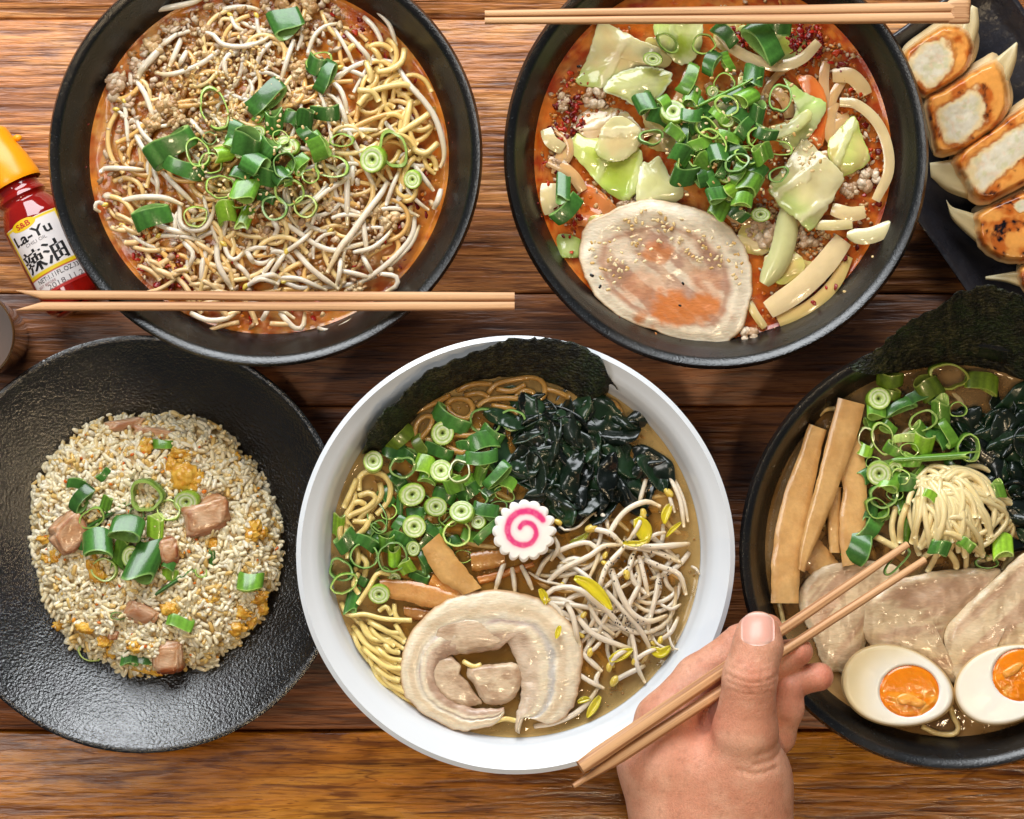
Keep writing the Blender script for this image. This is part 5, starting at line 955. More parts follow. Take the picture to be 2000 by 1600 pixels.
# bean sprouts
G3 = 'bean sprouts in the white bowl'
def z3s(x, y): x = np.asarray(x, float); y = np.asarray(y, float); return .0608 + .0075 * gz(x, y, 1195, 1140, 95)
S3 = [([(1046, 1130), (1067, 1093), (1106, 1070), (1148, 1060), (1168, 1080), (1161, 1107), (1151, 1128)], 6.5, 0), ([(1069, 1138), (1098, 1112), (1151, 1086), (1179, 1067), (1216, 1064)], 7, 0), ([(1211, 1067), (1242, 1070), (1282, 1078), (1329, 1099)], 7, 0),
 ([(1242, 1068), (1295, 1067), (1347, 1062)], 7.5, 0), ([(1110, 1220), (1076, 1206), (1063, 1177), (1074, 1154), (1106, 1146), (1137, 1154), (1164, 1177), (1190, 1196), (1208, 1219), (1232, 1233), (1263, 1235), (1295, 1222), (1313, 1198), (1320, 1167), (1320, 1146)], 7, 0),
 ([(1195, 1112), (1206, 1146), (1224, 1183), (1242, 1204), (1269, 1214), (1304, 1202)], 7.5, 0), ([(1287, 1120), (1282, 1156), (1274, 1191), (1266, 1225), (1269, 1250)], 6, 0), ([(1106, 1177), (1119, 1204), (1127, 1243), (1133, 1262)], 7, 0), ([(1127, 1204), (1158, 1238), (1211, 1261), (1240, 1268)], 7.5, 0),
 ([(1133, 1272), (1158, 1296), (1176, 1312)], 7, 0), ([(1232, 1232), (1240, 1269), (1245, 1303), (1260, 1334)], 6, 0), ([(1248, 1086), (1258, 1125), (1266, 1162)], 6, 0), ([(1258, 1093), (1290, 1107), (1326, 1122), (1340, 1162)], 7, 0), ([(1169, 1151), (1185, 1107), (1216, 1072), (1232, 1052)], 6.5, 0),
 ([(1155, 1032), (1190, 1041), (1214, 1062)], 7, 15), ([(1262, 936), (1254, 963), (1248, 985)], 5.5, 0), ([(1188, 1046), (1208, 1013), (1232, 991), (1264, 980), (1290, 990)], 7, 0), ([(1170, 1000), (1183, 1013), (1188, 1036)], 5.5, 0), ([(1043, 1419), (1085, 1411), (1124, 1393), (1151, 1369), (1170, 1340)], 7, 0),
 ([(1308, 932), (1321, 958), (1330, 984), (1336, 1030)], 5.5, 0), ([(1318, 938), (1334, 975), (1344, 1020)], 5, 0), ([(985, 1099), (976, 1124), (968, 1152)], 6.5, 0), ([(1000, 1109), (1004, 1135), (1006, 1158)], 6, 0), ([(1018, 1105), (1030, 1128), (1040, 1152)], 6, 0), ([(1032, 1117), (1060, 1134), (1108, 1144)], 3.2, 0),
 ([(1303, 1217), (1308, 1248), (1318, 1268), (1340, 1266), (1358, 1243)], 3, 0), ([(1275, 1242), (1282, 1256), (1300, 1266), (1316, 1270)], 3, 0), ([(1350, 1106), (1360, 1112), (1366, 1122)], 3.5, 0), ([(1082, 1050), (1090, 1070), (1076, 1095)], 6, 0), ([(1224, 1122), (1232, 1100), (1238, 1082)], 5.5, 12), ([(1263, 1056), (1280, 1044), (1300, 1040)], 5, 11),
 ([(1306, 963), (1312, 985), (1318, 1002)], 5, 13), ([(1256, 1004), (1246, 1028), (1228, 1056)], 5.5, 13), ([(1200, 1330), (1226, 1316), (1260, 1300)], 6.5, 14), ([(1190, 1303), (1206, 1280), (1230, 1268)], 6, 11), ([(1153, 1274), (1164, 1264), (1176, 1250)], 5, 11), ([(1067, 1172), (1090, 1190), (1104, 1215)], 6, 10),
 ([(1290, 1180), (1310, 1190), (1330, 1180)], 4.5, 0), ([(1150, 1180), (1170, 1215), (1200, 1240)], 6, 0), ([(1180, 1150), (1215, 1190), (1250, 1230), (1276, 1280)], 6.5, 0), ([(1110, 1100), (1150, 1130), (1180, 1170)], 6, 0), ([(1290, 1250), (1310, 1235), (1325, 1205)], 5.5, 10), ([(1120, 1310), (1150, 1330), (1180, 1345)], 6, 0), ([(1240, 1290), (1262, 1275), (1288, 1265)], 5.5, 11),
 ([(1090, 1020), (1100, 1035), (1128, 1030), (1150, 1010), (1165, 1000)], 3.2, 10), ([(1200, 1180), (1180, 1210), (1165, 1250)], 5.5, 0), ([(1250, 1140), (1230, 1180), (1215, 1230)], 6, 0), ([(1170, 1345), (1164, 1328), (1172, 1310)], 6, 0)]
for k, (p, r, h) in enumerate(S3):
    sprout('b3', p, r * .88, z3s, G3, h, .001 + .0035 * ((k * 5) % 9) / 9, pale=1.0 if k % 3 else .94)
for k in range(46):   # the tangled underside of the mound
    x, y = inpoly(1, [(1090, 1100), (1180, 1060), (1290, 1050), (1335, 1120), (1320, 1200), (1260, 1290), (1170, 1310), (1130, 1250), (1080, 1170)])[0]; a = random.uniform(0, 6.28); L = random.uniform(70, 150); cv = random.uniform(-1.5, 1.5)
    q = [(x + L * t * math.cos(a + cv * t), y + L * t * math.sin(a + cv * t)) for t in np.linspace(-.5, .5, 5)]
    if all(math.hypot(px - 1007, py - 1080) < 345 for px, py in q): sprout('b3', q, random.uniform(4.5, 6), z3s, G3, random.choice([0, 0, 9]), random.uniform(-.003, .0005), pale=.9)
def petal(pts, w, z, lab, col=(c(222, 204, 40), c(196, 176, 40))):
    q = catmull(pts, 16); T = np.gradient(q, axis=0); T /= np.linalg.norm(T, axis=1)[:, None]; Nn = np.stack([-T[:, 1], T[:, 0]], -1); u = np.linspace(0, 1, 16)
    ww = (w / 2 * np.sin(np.pi * np.clip(u * .9 + .08, 0, 1)) ** .7)[:, None]
    V, F, C = loft(q + Nn * ww, q - Nn * ww, 16, 5, lambda X, Y, U, W: z + .0012 * np.abs(2 * W - 1), .0005, lambda X, Y, U, W: mixc(*col, np.abs(2 * W - 1)), spline=False)
    return tag(mesh('sprout_leaf', V, F, MAT['leaf'], C), lab, 'sprout leaf', 'yellow sprout leaves in the white bowl')
petal([(1122, 1128), (1150, 1142), (1172, 1162), (1196, 1192)], 26, .0745, 'largest bright yellow sprout leaf lying across the bean sprouts')
petal([(1243, 1012), (1256, 1034), (1262, 1062)], 34, .0655, 'wide yellow sprout leaf below the wakame')
petal([(1310, 985), (1300, 1005), (1298, 1024)], 18, .0625, 'small yellow leaf near the bowl wall beside the wakame')
petal([(1330, 1020), (1312, 1036), (1300, 1050)], 9, .0622, 'thin yellow sliver of leaf floating by the bowl wall')
petal([(1094, 1222), (1090, 1234), (1086, 1248)], 12, .0685, 'little yellow leaf stuck on the pork roll')
petal([(1190, 1290), (1212, 1280), (1236, 1268)], 22, .0650, 'yellow leaf under the lower bean sprouts')
petal([(1172, 1360), (1160, 1380), (1146, 1402)], 18, .0615, 'yellow leaf floating at the front beside the pork roll')
petal([(1128, 1372), (1142, 1366), (1154, 1366)], 12, .0622, 'small yellow leaf bit touching the pork roll')
petal([(1216, 1060), (1246, 1062), (1266, 1054)], 12, .0690, 'short yellow leaf between the uppermost bean sprouts')
petal([(1270, 1266), (1290, 1276), (1310, 1262)], 20, .0640, 'yellow leaf against the bowl wall near the thin sprout roots')
petal([(1054, 1150), (1062, 1164), (1066, 1182)], 16, .0640, 'yellow leaf at the upper edge of the pork roll')
petal([(1150, 1040), (1136, 1052), (1112, 1060)], 12, .0630, 'olive yellow leaf between fish cake and bean sprouts', (c(150, 150, 30), c(120, 124, 30)))
flakes('ground black pepper specks on the bean sprouts of the white bowl', inpoly(70, [(1190, 1040), (1300, 1070), (1320, 1110), (1230, 1140), (1170, 1150)]) + inpoly(30, [(1190, 1190), (1260, 1215), (1240, 1245), (1200, 1220)]) + inpoly(22, [(1250, 1110), (1310, 1120), (1300, 1160)]), (1.2, 2.6), lambda x, y: z3s(x, y), [c(40, 32, 26)], name='pepper_specks', dz=.0062, cat='pepper')
# spring onion
G4 = 'spring onion slices in the white bowl'
D3X = [('r', 760, 1000, 17, 15, 0, 'm'), ('s', 800, 890, 40, 20, 30, 'd'), ('r', 875, 1015, 17, 14, 0, 'm'), ('s', 910, 940, 40, 20, -20, 'm'), ('s', 965, 905, 36, 22, 40, 'd'), ('r', 825, 980, 16, 13, 0, 'd'), ('s', 700, 1130, 40, 18, 30, 'd'), ('r', 750, 1120, 16, 14, 0, 'm'), ('s', 780, 1020, 34, 18, -60, 'd'), ('s', 880, 1060, 40, 18, -30, 'd'), ('k', 770, 1130, 13, 12, 0, 'l'), ('s', 915, 870, 44, 22, -15, 'd'), ('s', 820, 870, 46, 22, 60, 'd'), ('r', 975, 990, 17, 14, 0, 'd'), ('s', 860, 1040, 30, 16, 60, 'm'), ('s', 725, 1035, 36, 18, -50, 'm')]
D3 = [('k', 864, 847, 22, 24, 20, 'l'), ('k', 729, 903, 19, 21, 0, 'p'), ('r', 786, 912, 23, 23, 0, 'd'), ('t', 828, 908, 40, 36, 20, 'l'), ('k', 862, 921, 22, 22, 0, 'l'), ('r', 898, 922, 22, 24, 20, 'p'), ('k', 804, 966, 26, 22, -20, 'l'), ('k', 850, 990, 22, 19, 0, 'l'), ('k', 903, 1001, 24, 21, 0, 'l'), ('k', 809, 1028, 23, 22, 0, 'l'), ('r', 890, 1042, 28, 24, 0, 'l'), ('k', 935, 1020, 15, 14, 0, 'l'),
 ('r', 738, 1010, 17, 30, -20, 'd'), ('r', 742, 1028, 15, 12, 0, 'd'), ('r', 767, 1088, 28, 31, 0, 'd'), ('t', 770, 1086, 26, 34, 0, 'l'), ('k', 806, 1072, 13, 15, 0, 'p'), ('t', 794, 1108, 30, 28, -30, 'l'), ('k', 741, 1159, 21, 19, 0, 'l'), ('r', 667, 1112, 25, 21, 25, 'd'), ('r', 672, 1140, 26, 19, -25, 'm'), ('r', 709, 1088, 28, 26, 20, 'd'), ('s', 676, 1058, 48, 30, -30, 'd'), ('s', 714, 1060, 46, 24, 30, 'd'), ('t', 661, 1028, 22, 48, 5, 'l'), ('s', 688, 1174, 26, 44, 12, 'd'),
 ('s', 944, 893, 62, 26, -3, 'd'), ('s', 938, 924, 26, 38, 15, 'm'), ('s', 994, 943, 30, 24, 30, 'm'), ('s', 972, 928, 66, 20, -48, 'd'), ('s', 783, 857, 64, 26, -48, 'd'), ('s', 880, 820, 76, 30, 30, 'd'), ('r', 948, 822, 28, 26, 0, 'd'), ('r', 1003, 820, 27, 24, 10, 'd'), ('s', 940, 862, 66, 34, -20, 'd'), ('s', 950, 998, 50, 26, 10, 'd'), ('s', 952, 1036, 70, 18, -44, 'd'), ('s', 838, 930, 40, 26, 20, 'm'), ('t', 886, 945, 36, 34, -20, 'm'), ('s', 781, 986, 14, 38, 5, 'd'), ('r', 854, 1008, 30, 16, -15, 'd'),
 ('s', 842, 1036, 40, 20, 40, 'd'), ('s', 786, 1052, 50, 22, 30, 'd'), ('s', 830, 1058, 40, 18, -60, 'd'), ('s', 915, 960, 50, 26, -30, 'd'), ('s', 870, 966, 46, 24, 20, 'd'), ('t', 756, 1058, 36, 30, 0, 'm'), ('s', 830, 1095, 50, 20, 60, 'd'), ('r', 985, 965, 20, 14, 30, 'm'), ('s', 960, 960, 40, 20, -40, 'd'), ('s', 776, 940, 44, 24, 60, 'd'), ('s', 920, 1046, 40, 22, 20, 'm'), ('s', 812, 1000, 40, 18, -10, 'd'), ('r', 930, 976, 22, 18, 0, 'd'), ('s', 768, 882, 46, 28, 10, 'd'), ('s', 858, 882, 60, 24, 15, 'd'), ('r', 905, 1086, 18, 12, 0, 'm'), ('s', 740, 1058, 40, 18, 70, 'd'), ('s', 818, 1126, 40, 16, 20, 'd'), ('t', 868, 1072, 34, 26, -10, 'd'), ('s', 900, 900, 44, 22, -60, 'd'), ('s', 755, 970, 40, 20, 50, 'd'), ('s', 960, 850, 50, 26, 30, 'd')]
D3 = D3 + D3X
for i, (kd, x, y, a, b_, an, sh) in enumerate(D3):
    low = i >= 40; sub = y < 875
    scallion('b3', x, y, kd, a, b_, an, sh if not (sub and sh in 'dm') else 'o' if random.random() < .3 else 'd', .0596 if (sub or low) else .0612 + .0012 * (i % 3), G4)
# fish cake
def naruto():
    nr, ns = 46, 224; th = np.linspace(0, 2 * np.pi, ns, endpoint=False); t = np.linspace(0, 1, nr)
    T, A = np.meshgrid(t, th, indexing='ij'); lob = np.abs(np.sin(A * 8.5)) ** .7 if False else (np.abs(np.cos(A * 8))) ** .8
    R = 62 * T * (1 - (.12 + .05 * np.sin(A * 3 + 1)) * (1 - lob) * smooth(.55, 1, T)) * (1 + .025 * np.sin(2 * A + .6)); tilt = 1 + .02 * np.cos(A)
    x = R * np.cos(A) * tilt; y = R * np.sin(A)
    best = np.full(T.shape, 9.0)
    for s in np.linspace(0, 1, 260):
        ph = math.radians(32 + s * 475); rr = 41 * (1 - .72 * s ** 1.15); w = 6.2 * (1 - .25 * s)
        best = np.minimum(best, np.hypot(x - 2 - rr * math.cos(ph), y + 0 - rr * math.sin(ph)) / w)
    n = fbm(x / 8, y / 8, 0, 77)
    pink = smooth(1.5, .6, best + .7 * (n - .5)) * (.75 + .5 * n); glow = smooth(2.8, .9, best)
    col = mixc(c(240, 234, 226), c(238, 190, 200), glow * .55); col = mixc(col, c(222, 62, 124), np.clip(pink, 0, 1))
    col = mixc(col, c(206, 194, 176), smooth(.95, 1, T) * .3)
    Z = .0745 + .0006 * (1 - T ** 2) - .0012 * smooth(.9, 1, T)
    cx, cy = 1023, 1037; top = PA(cx + x, cy - y, Z); bot = PA(cx + x * .99, cy - y * .99, Z - .006)
    V = np.concatenate([top, bot[::-1]], 0).reshape(-1, 3); C = np.concatenate([col, col[::-1] * .95], 0).reshape(-1, 3)
    o = mesh('fish_cake', V, grid_faces(2 * nr, ns, False, True), MAT['egg'], C, sharp=60)
    tag(o, 'white serrated fish cake slice with a pink swirl in the white bowl', 'fish cake')
naruto()
droplets('tiny oil droplets floating on the soy broth of the white bowl', arcpts(170, 1007, 1080, 260, 352, -60, 60) + inpoly(120, [(760, 820), (900, 760), (1100, 760), (1000, 900)]) + inpoly(80, [(900, 1060), (1000, 1120), (940, 1140)]) + inpoly(90, [(700, 900), (980, 860), (980, 1060), (720, 1100)]), (.9, 3.2), z3, c(150, 108, 50))
droplets('tiny oil droplets floating on the pork broth of the egg ramen', arcpts(240, 1862, 1070, 180, 352, 0, 360), (.9, 3.5), z4, c(170, 130, 76))

# ================================================================== egg ramen
nA = [(1660, 716), (1700, 690), (1745, 656), (1790, 622), (1830, 600), (1872, 572), (1920, 558), (1960, 566), (2000, 582), (2060, 600), (2130, 640)]
nB = [(1664, 722), (1700, 732), (1740, 728), (1785, 722), (1830, 716), (1872, 714), (1920, 718), (1960, 728), (2000, 744), (2060, 770), (2130, 800)]
V, F, C = loft(nA, nB, 80, 26, lambda X, Y, U, W: .080 + .036 * (1 - W) * smooth(0, .5, U) - .018 * W * smooth(0, .3, U) + .003 * np.sin(U * 5) * (1 - W) + .0014 * (fbm(X / 30, Y / 30, 0, 5) - .5), .0005, nori_col(13), 9, 17, jagB=3)
tag(mesh('seaweed_sheet', V, F, MAT['nori'], C), 'big dark seaweed sheet leaning out of the egg ramen towards the dumplings', 'seaweed')
wakame('b4', [(1890, 800), (1960, 790), (2040, 830), (2050, 980), (2020, 1080), (1975, 1060), (1965, 960), (1880, 880), (1870, 820)], 46, .0606, 'wet dark wakame pile beside the lifted noodles in the egg ramen', 300)
GM = 'bamboo shoots in the egg ramen'; BC = (c(210, 164, 102), c(188, 138, 78))
menma([(1616, 950), (1616, 1000), (1618, 1050), (1620, 1080)], [(1642, 952), (1642, 1000), (1640, 1050), (1642, 1080)], .0655, 'short narrow bamboo strip between the wide ones in the egg ramen', GM, .003, BC, seed=11)
menma([(1664, 846), (1650, 890), (1634, 922), (1646, 948), (1640, 1010), (1640, 1060), (1646, 1108)], [(1674, 850), (1686, 880), (1692, 930), (1693, 980), (1692, 1020), (1690, 1060), (1690, 1100)], .0675, 'notched bamboo strip closest to the spring onion in the egg ramen', GM, .003, BC, seed=12)
menma([(1580, 828), (1560, 886), (1536, 950), (1516, 1030), (1507, 1100), (1506, 1178)], [(1614, 840), (1602, 890), (1588, 960), (1572, 1040), (1564, 1100), (1559, 1178)], .0680, 'widest bamboo strip nearest the bowl wall in the egg ramen', GM, .004, BC, seed=13)
menma([(1636, 776), (1620, 840), (1600, 920), (1578, 1000), (1564, 1060), (1558, 1112)], [(1690, 790), (1672, 856), (1646, 930), (1612, 1020), (1590, 1070), (1572, 1118)], .0715, 'long bamboo strip crossing over the others in the egg ramen', GM, .0035, BC, seed=14)
menma([(1585, 1040), (1610, 1064), (1640, 1102)], [(1570, 1110), (1595, 1130), (1612, 1128)], .0625, 'flat bamboo end glistening with droplets above the pork', GM, .003, BC, seed=15)
def pslice(poly, z, lab, seed, dome, streakdir, ce=None, base=(c(208, 174, 142), c(182, 144, 112)), flip=0.0):
    o_ = np.array(poly, float); c0 = o_.mean(0)
    def colf(X, Y, T, A):
        n = fbm(X / 30, Y / 30, 0, seed); d = X * math.sin(streakdir) + Y * math.cos(streakdir); n2 = fbm(d / 26, (X + Y) / 160, 0, seed + 5)
        col = mixc(*base, smooth(.3, .7, n)); fat = mixc(c(232, 212, 176), c(218, 192, 150), n)
        col = mixc(col, fat, smooth(.52, .62, n2) * .75); col = mixc(col, fat, smooth(.78, .92, T) * .8)
        return mixc(col, c(150, 108, 74), smooth(.55, .62, fbm(X / 16, Y / 50, 0, seed + 9)) * .35)
    V, F, C = sheet(poly, lambda X, Y, T: z + dome * (1 - T ** 2) + .0016 * (fbm(X / 45, Y / 45, 0, seed + 2, 3) - .5) * 2 + flip * (Y - c0[1]) / 100 + .0018 * smooth(.7, 1, T) * smooth(c0[1], c0[1] - 80, Y), .003, colf, 26, 96, ce, .5, jag=.03, seed=seed)
    return tag(mesh('pork_slice', V, F, MAT['meat'], C), lab, 'pork slice', 'pork slices in the egg ramen')
pslice([(1560, 1170), (1572, 1136), (1600, 1112), (1650, 1098), (1710, 1098), (1755, 1112), (1730, 1150), (1700, 1200), (1690, 1260), (1680, 1290), (1650, 1312), (1610, 1300), (1590, 1250), (1570, 1210)], .0632, 'pork slice under the hand-held chopsticks, nearest the bamboo', 3, .002, .9)
pslice([(1690, 1180), (1730, 1142), (1800, 1122), (1880, 1112), (1955, 1112), (1930, 1150), (1890, 1190), (1850, 1230), (1850, 1290), (1880, 1340), (1800, 1300), (1740, 1280), (1700, 1260), (1684, 1220)], .0655, 'middle pork slice above the first egg half', 7, .0035, .2)
pslice([(1846, 1260), (1850, 1224), (1890, 1180), (1945, 1130), (2000, 1082), (2070, 1080), (2100, 1200), (2060, 1270), (1980, 1280), (1920, 1300), (1900, 1360), (1870, 1330)], .0680, 'pork slice with a long fatty edge running towards the noodles', 11, .003, .75)
def egg(cx, cy, rx, ry, rot, yx, yy, yr, yry, z, lab, seed):
    root = empty('egg_half', P(cx, cy, z - .016), lab, 'egg', 'halved eggs in the egg ramen')
    ns, nr = 96, 30; th = np.linspace(0, 2 * np.pi, ns, endpoint=False); cr, sr_ = math.cos(rot), math.sin(rot)
    ex = rx * np.cos(th); ey = ry * np.sin(th) * (1 - .13 * np.cos(th))
    ox = ex * cr - ey * sr_; oy = ex * sr_ + ey * cr
    t = np.linspace(0, 1, nr); T = np.repeat(t[:, None], ns, 1)
    X = cx + T * ox * .965; Y = cy + T * oy * .965
    n = fbm(X / 50, Y / 50, 0, seed)
    Z = z + .0004 * (fbm(X / 30, Y / 30, 0, seed) - .5) - .0006 * smooth(.93, 1, T)
    yk = np.hypot((X - yx) / yr, (Y - yy) / yry); Z = Z - .0045 * smooth(.99, .86, yk)
    stain = smooth(.25, .95, np.clip((-(X - cx) * .8 - (Y - cy) * .35) / rx * .6 + .45 * T + .2 * n, 0, 1))
    col = mixc(c(240, 236, 226), c(226, 202, 140), stain * .75 if seed == 1 else stain * .15); col = mixc(col, c(206, 172, 116), smooth(.93, 1.0, T) * .6)
    top = PA(X, Y, Z); rows = [top]; cols = [col]
    for a in np.linspace(0, 1, 14):
        k = .965 + .035 * math.sin(min(1, a * 5) * math.pi / 2); f = k * math.sqrt(max(0, 1 - max(0, a - .12) ** 2 / .775))
        zz = z - .0008 - a * .0175
        rows.append(PA(cx + ox * f, cy + oy * f, np.full(ns, zz))[None]); cols.append(np.tile(c(216, 186, 134), (1, ns, 1)))
    V = np.concatenate(rows, 0); C = np.concatenate(cols, 0)
    mesh('egg_white', V.reshape(-1, 3), grid_faces(len(V), ns, False, True), MAT['egg'], C.reshape(-1, 3), parent=root)
    def ycol(X, Y, T, A):
        q = fbm(X / 16, Y / 12, 0, seed + 20); low = smooth(yy - 5, yy + 22, Y)
        col = mixc(c(234, 128, 10), c(238, 142, 22), q); col = mixc(col, c(240, 170, 66), smooth(.5, .62, q) * low * .8); return mixc(col, c(226, 96, 6), smooth(.88, 1, T) * .7)
    po = [(yx + yr * math.cos(a) * (1 + .03 * math.sin(3 * a)), yy + yry * math.sin(a)) for a in np.linspace(0, 6.28, 14)[:-1]]
    V, F, C = sheet(po, lambda X, Y, T: z - .0004 + .0007 * (1 - T ** 2) + .0009 * (fbm(X / 14, Y / 10, 0, seed + 20) - .5) * 2 * smooth(yy - 12, yy + 14, Y) , .004, ycol, 26, 72, (yx, yy), .2)
    yo = mesh('yolk', V, F, MAT['yolk'], C, parent=root)
    gp = [(yx - 28, yy + 10), (yx - 2, yy + 3), (yx + 20, yy + 14), (yx + 36, yy + 24), (yx + 22, yy + 34), (yx, yy + 28), (yx - 20, yy + 26)] if seed == 1 else [(yx - 36, yy - 6), (yx - 8, yy - 24), (yx + 6, yy - 20), (yx - 8, yy - 2), (yx - 30, yy + 8)]
    V, F, C = sheet(gp, lambda X, Y, T: z + .0008 + .0010 * (1 - T ** 2) + .0008 * (fbm(X / 8, Y / 8, 0, seed) - .5), .0015, lambda X, Y, T, A: mixc(c(242, 176, 84), c(240, 150, 50), fbm(X / 8, Y / 8, 0, 3)), 8, 36, edge=.8)
    mesh('yolk_crumb', V, F, MAT['yolk'], C, parent=yo)
egg(1754, 1342, 113, 79, math.radians(14), 1776, 1350, 61, 53, .0745, 'egg half with beige-stained white beside the fingertips', 1)
egg(1976, 1334, 116, 76, math.radians(-17), 1994, 1318, 58, 54, .0745, 'clean white egg half touching the beige-stained one, yolk partly out of view', 2)
nn = empty('noodle_nest', P(1800, 1000, .06), 'pale noodles lying just under the broth of the egg ramen', 'noodles')
for k in range(90):
    x, y = arc_ = (1862 + random.uniform(-320, 200), 1070 + random.uniform(-320, 320)); a = random.uniform(0, 6.28); L = random.uniform(60, 140); cv = random.uniform(-1.8, 1.8)
    q = [(x + L * t * math.cos(a + cv * t), y + L * t * math.sin(a + cv * t)) for t in np.linspace(-.5, .5, 6)]
    if all(math.hypot(px - 1862, py - 1070) < 335 and px < 2030 for px, py in q): noodle(nn, q, 5.6, z4, random.uniform(-.004, -.0008), random.choice([c(214, 188, 130), c(222, 198, 144)]))
# noodles being lifted
nn = empty('noodle_nest', P(1850, 1010, .062), 'pale noodle bundle lifted by the chopsticks in the egg ramen', 'noodles')
def z4n(x, y): x = np.asarray(x, float); y = np.asarray(y, float); return .0630 + .0165 * np.clip(1 - ((x - 1862) / 112) ** 2 - ((y - 1005) / 108) ** 2, 0, 1) ** .7
for k in range(84):
    t0 = random.uniform(0, 1)
    if k < 40:
        x0, y0 = 1800 + t0 * 110 + random.uniform(-12, 12), 930 + t0 * 20 + random.uniform(-8, 22); x2, y2 = 1790 + t0 * 165 + random.uniform(-20, 20), 1060 + random.uniform(-12, 34) - 20 * t0
        bx = random.uniform(-45, 55) + 40 * t0
        p = [(x0, y0), ((x0 + x2) / 2 + bx, (y0 * .55 + y2 * .45) - 8), (x2 + bx * .5, y2 - 22), (x2, y2)]
    else:
        x0, y0 = 1800 + random.uniform(-20, 60), 930 + random.uniform(0, 90); L = random.uniform(60, 130); a = random.uniform(-.6, 1.2)
        p = [(x0, y0), (x0 + L * .4 * math.cos(a), y0 + L * .4 * math.sin(a) - 8), (x0 + L * .8 * math.cos(a + .3), y0 + L * .8 * math.sin(a + .3)), (x0 + L * math.cos(a + .5), y0 + L * math.sin(a + .5) + 12)]
    noodle(nn, p, random.uniform(5.4, 6.5), z4n, random.uniform(-.004, .0015), c(236, 214, 158))
for p in ([(1700, 1042), (1735, 1062), (1765, 1078)], [(1750, 990), (1742, 1030), (1750, 1070)], [(1772, 985), (1760, 1020), (1758, 1060)], [(1795, 970), (1792, 1010), (1782, 1060)], [(1925, 1092), (1945, 1086), (1962, 1090)], [(1840, 1060), (1865, 1095), (1868, 1108)], [(1810, 1050), (1850, 1040), (1890, 1060), (1920, 1082)]):
    noodle(nn, p, 6.5, z4n, .001, c(230, 206, 144))
nn = empty('noodle_nest', P(1850, 1420, .06), 'single noodle loop in the broth between the two egg halves', 'noodles')
noodle(nn, [(1800, 1418), (1830, 1432), (1862, 1434), (1872, 1420), (1862, 1400), (1856, 1380)], 5.5, z4, .001, c(206, 182, 124)); noodle(nn, [(1520, 1170), (1526, 1195), (1530, 1215)], 4.5, z4, .002, c(206, 182, 124)); noodle(nn, [(1600, 810), (1612, 800), (1630, 798)], 5, z4, .002, c(200, 170, 110))
G5 = 'spring onion slices in the egg ramen'
D4X = [('r', 1705, 905, 16, 14, 0, 'm'), ('s', 1735, 835, 34, 18, 30, 'm'), ('r', 1760, 930, 18, 15, 20, 'l'), ('s', 1795, 925, 38, 18, -50, 'm'), ('s', 1815, 845, 36, 18, 20, 'd'), ('r', 1775, 880, 18, 14, 0, 'm'), ('s', 1720, 1010, 34, 18, -30, 'm'), ('r', 1748, 965, 18, 14, 0, 'm'), ('s', 1690, 930, 30, 18, 60, 'd'), ('s', 1860, 890, 36, 16, -20, 'm'), ('s', 1740, 770, 40, 20, 10, 'o'), ('s', 1790, 775, 44, 22, -30, 'd'), ('s', 1830, 785, 34, 18, 40, 'm'), ('r', 1870, 800, 18, 14, 0, 'm'), ('s', 1700, 1000, 28, 40, 10, 'd')]
D4 = D4X + [('t', 1739, 740, 50, 28, 0, 'o'), ('t', 1814, 756, 46, 40, -35, 'o'), ('r', 1852, 734, 40, 24, 15, 'o'), ('s', 1917, 746, 62, 34, 8, 'o'), ('k', 1714, 780, 23, 22, 0, 'l'), ('t', 1711, 803, 36, 26, 0, 'm'), ('s', 1757, 796, 74, 18, -22, 'd'), ('r', 1802, 822, 28, 19, -25, 'm'), ('s', 1838, 812, 36, 66, -6, 'm'), ('r', 1692, 856, 16, 24, 10, 'p'), ('r', 1724, 858, 20, 32, -10, 'l'), ('s', 1770, 855, 46, 18, -5, 'p'), ('t', 1802, 866, 42, 36, 10, 'l'), ('s', 1746, 880, 42, 20, 30, 'm'), ('l', 1817, 894, 142, 24, -4, 'm'),
 ('s', 1838, 856, 46, 24, 50, 'd'), ('r', 1890, 874, 22, 30, -15, 'm'), ('k', 1717, 924, 24, 24, 0, 'p'), ('k', 1749, 912, 14, 13, 0, 'l'), ('t', 1740, 940, 40, 36, 30, 'm'), ('s', 1774, 944, 46, 30, 0, 'd'), ('r', 1853, 924, 18, 17, 0, 'l'), ('r', 1724, 967, 28, 24, 0, 'd'), ('s', 1788, 980, 24, 50, 15, 'd'), ('s', 1760, 985, 24, 36, -20, 'm'), ('s', 1696, 1036, 60, 30, -50, 'd'), ('s', 1676, 1068, 62, 44, -60, 'd'), ('s', 1772, 1030, 17, 54, 10, 'm'), ('r', 1752, 1096, 34, 13, -42, 'd'), ('s', 1836, 1070, 38, 28, 20, 'd'), ('s', 1888, 1064, 34, 20, 35, 'm'), ('t', 1958, 1068, 40, 40, 0, 'l'), ('r', 1927, 1100, 22, 12, 5, 'd'), ('s', 1950, 956, 26, 30, -20, 'm'), ('s', 1817, 967, 28, 18, 25, 'l'), ('s', 1850, 845, 60, 20, 60, 'm'), ('s', 1700, 826, 30, 18, 60, 'm'), ('s', 1870, 916, 60, 14, 30, 'd'), ('r', 1712, 992, 24, 18, 30, 'm'), ('t', 1690, 880, 30, 26, 20, 'l'), ('s', 1790, 845, 44, 24, -40, 'm'), ('s', 1780, 900, 40, 22, 20, 'm')]
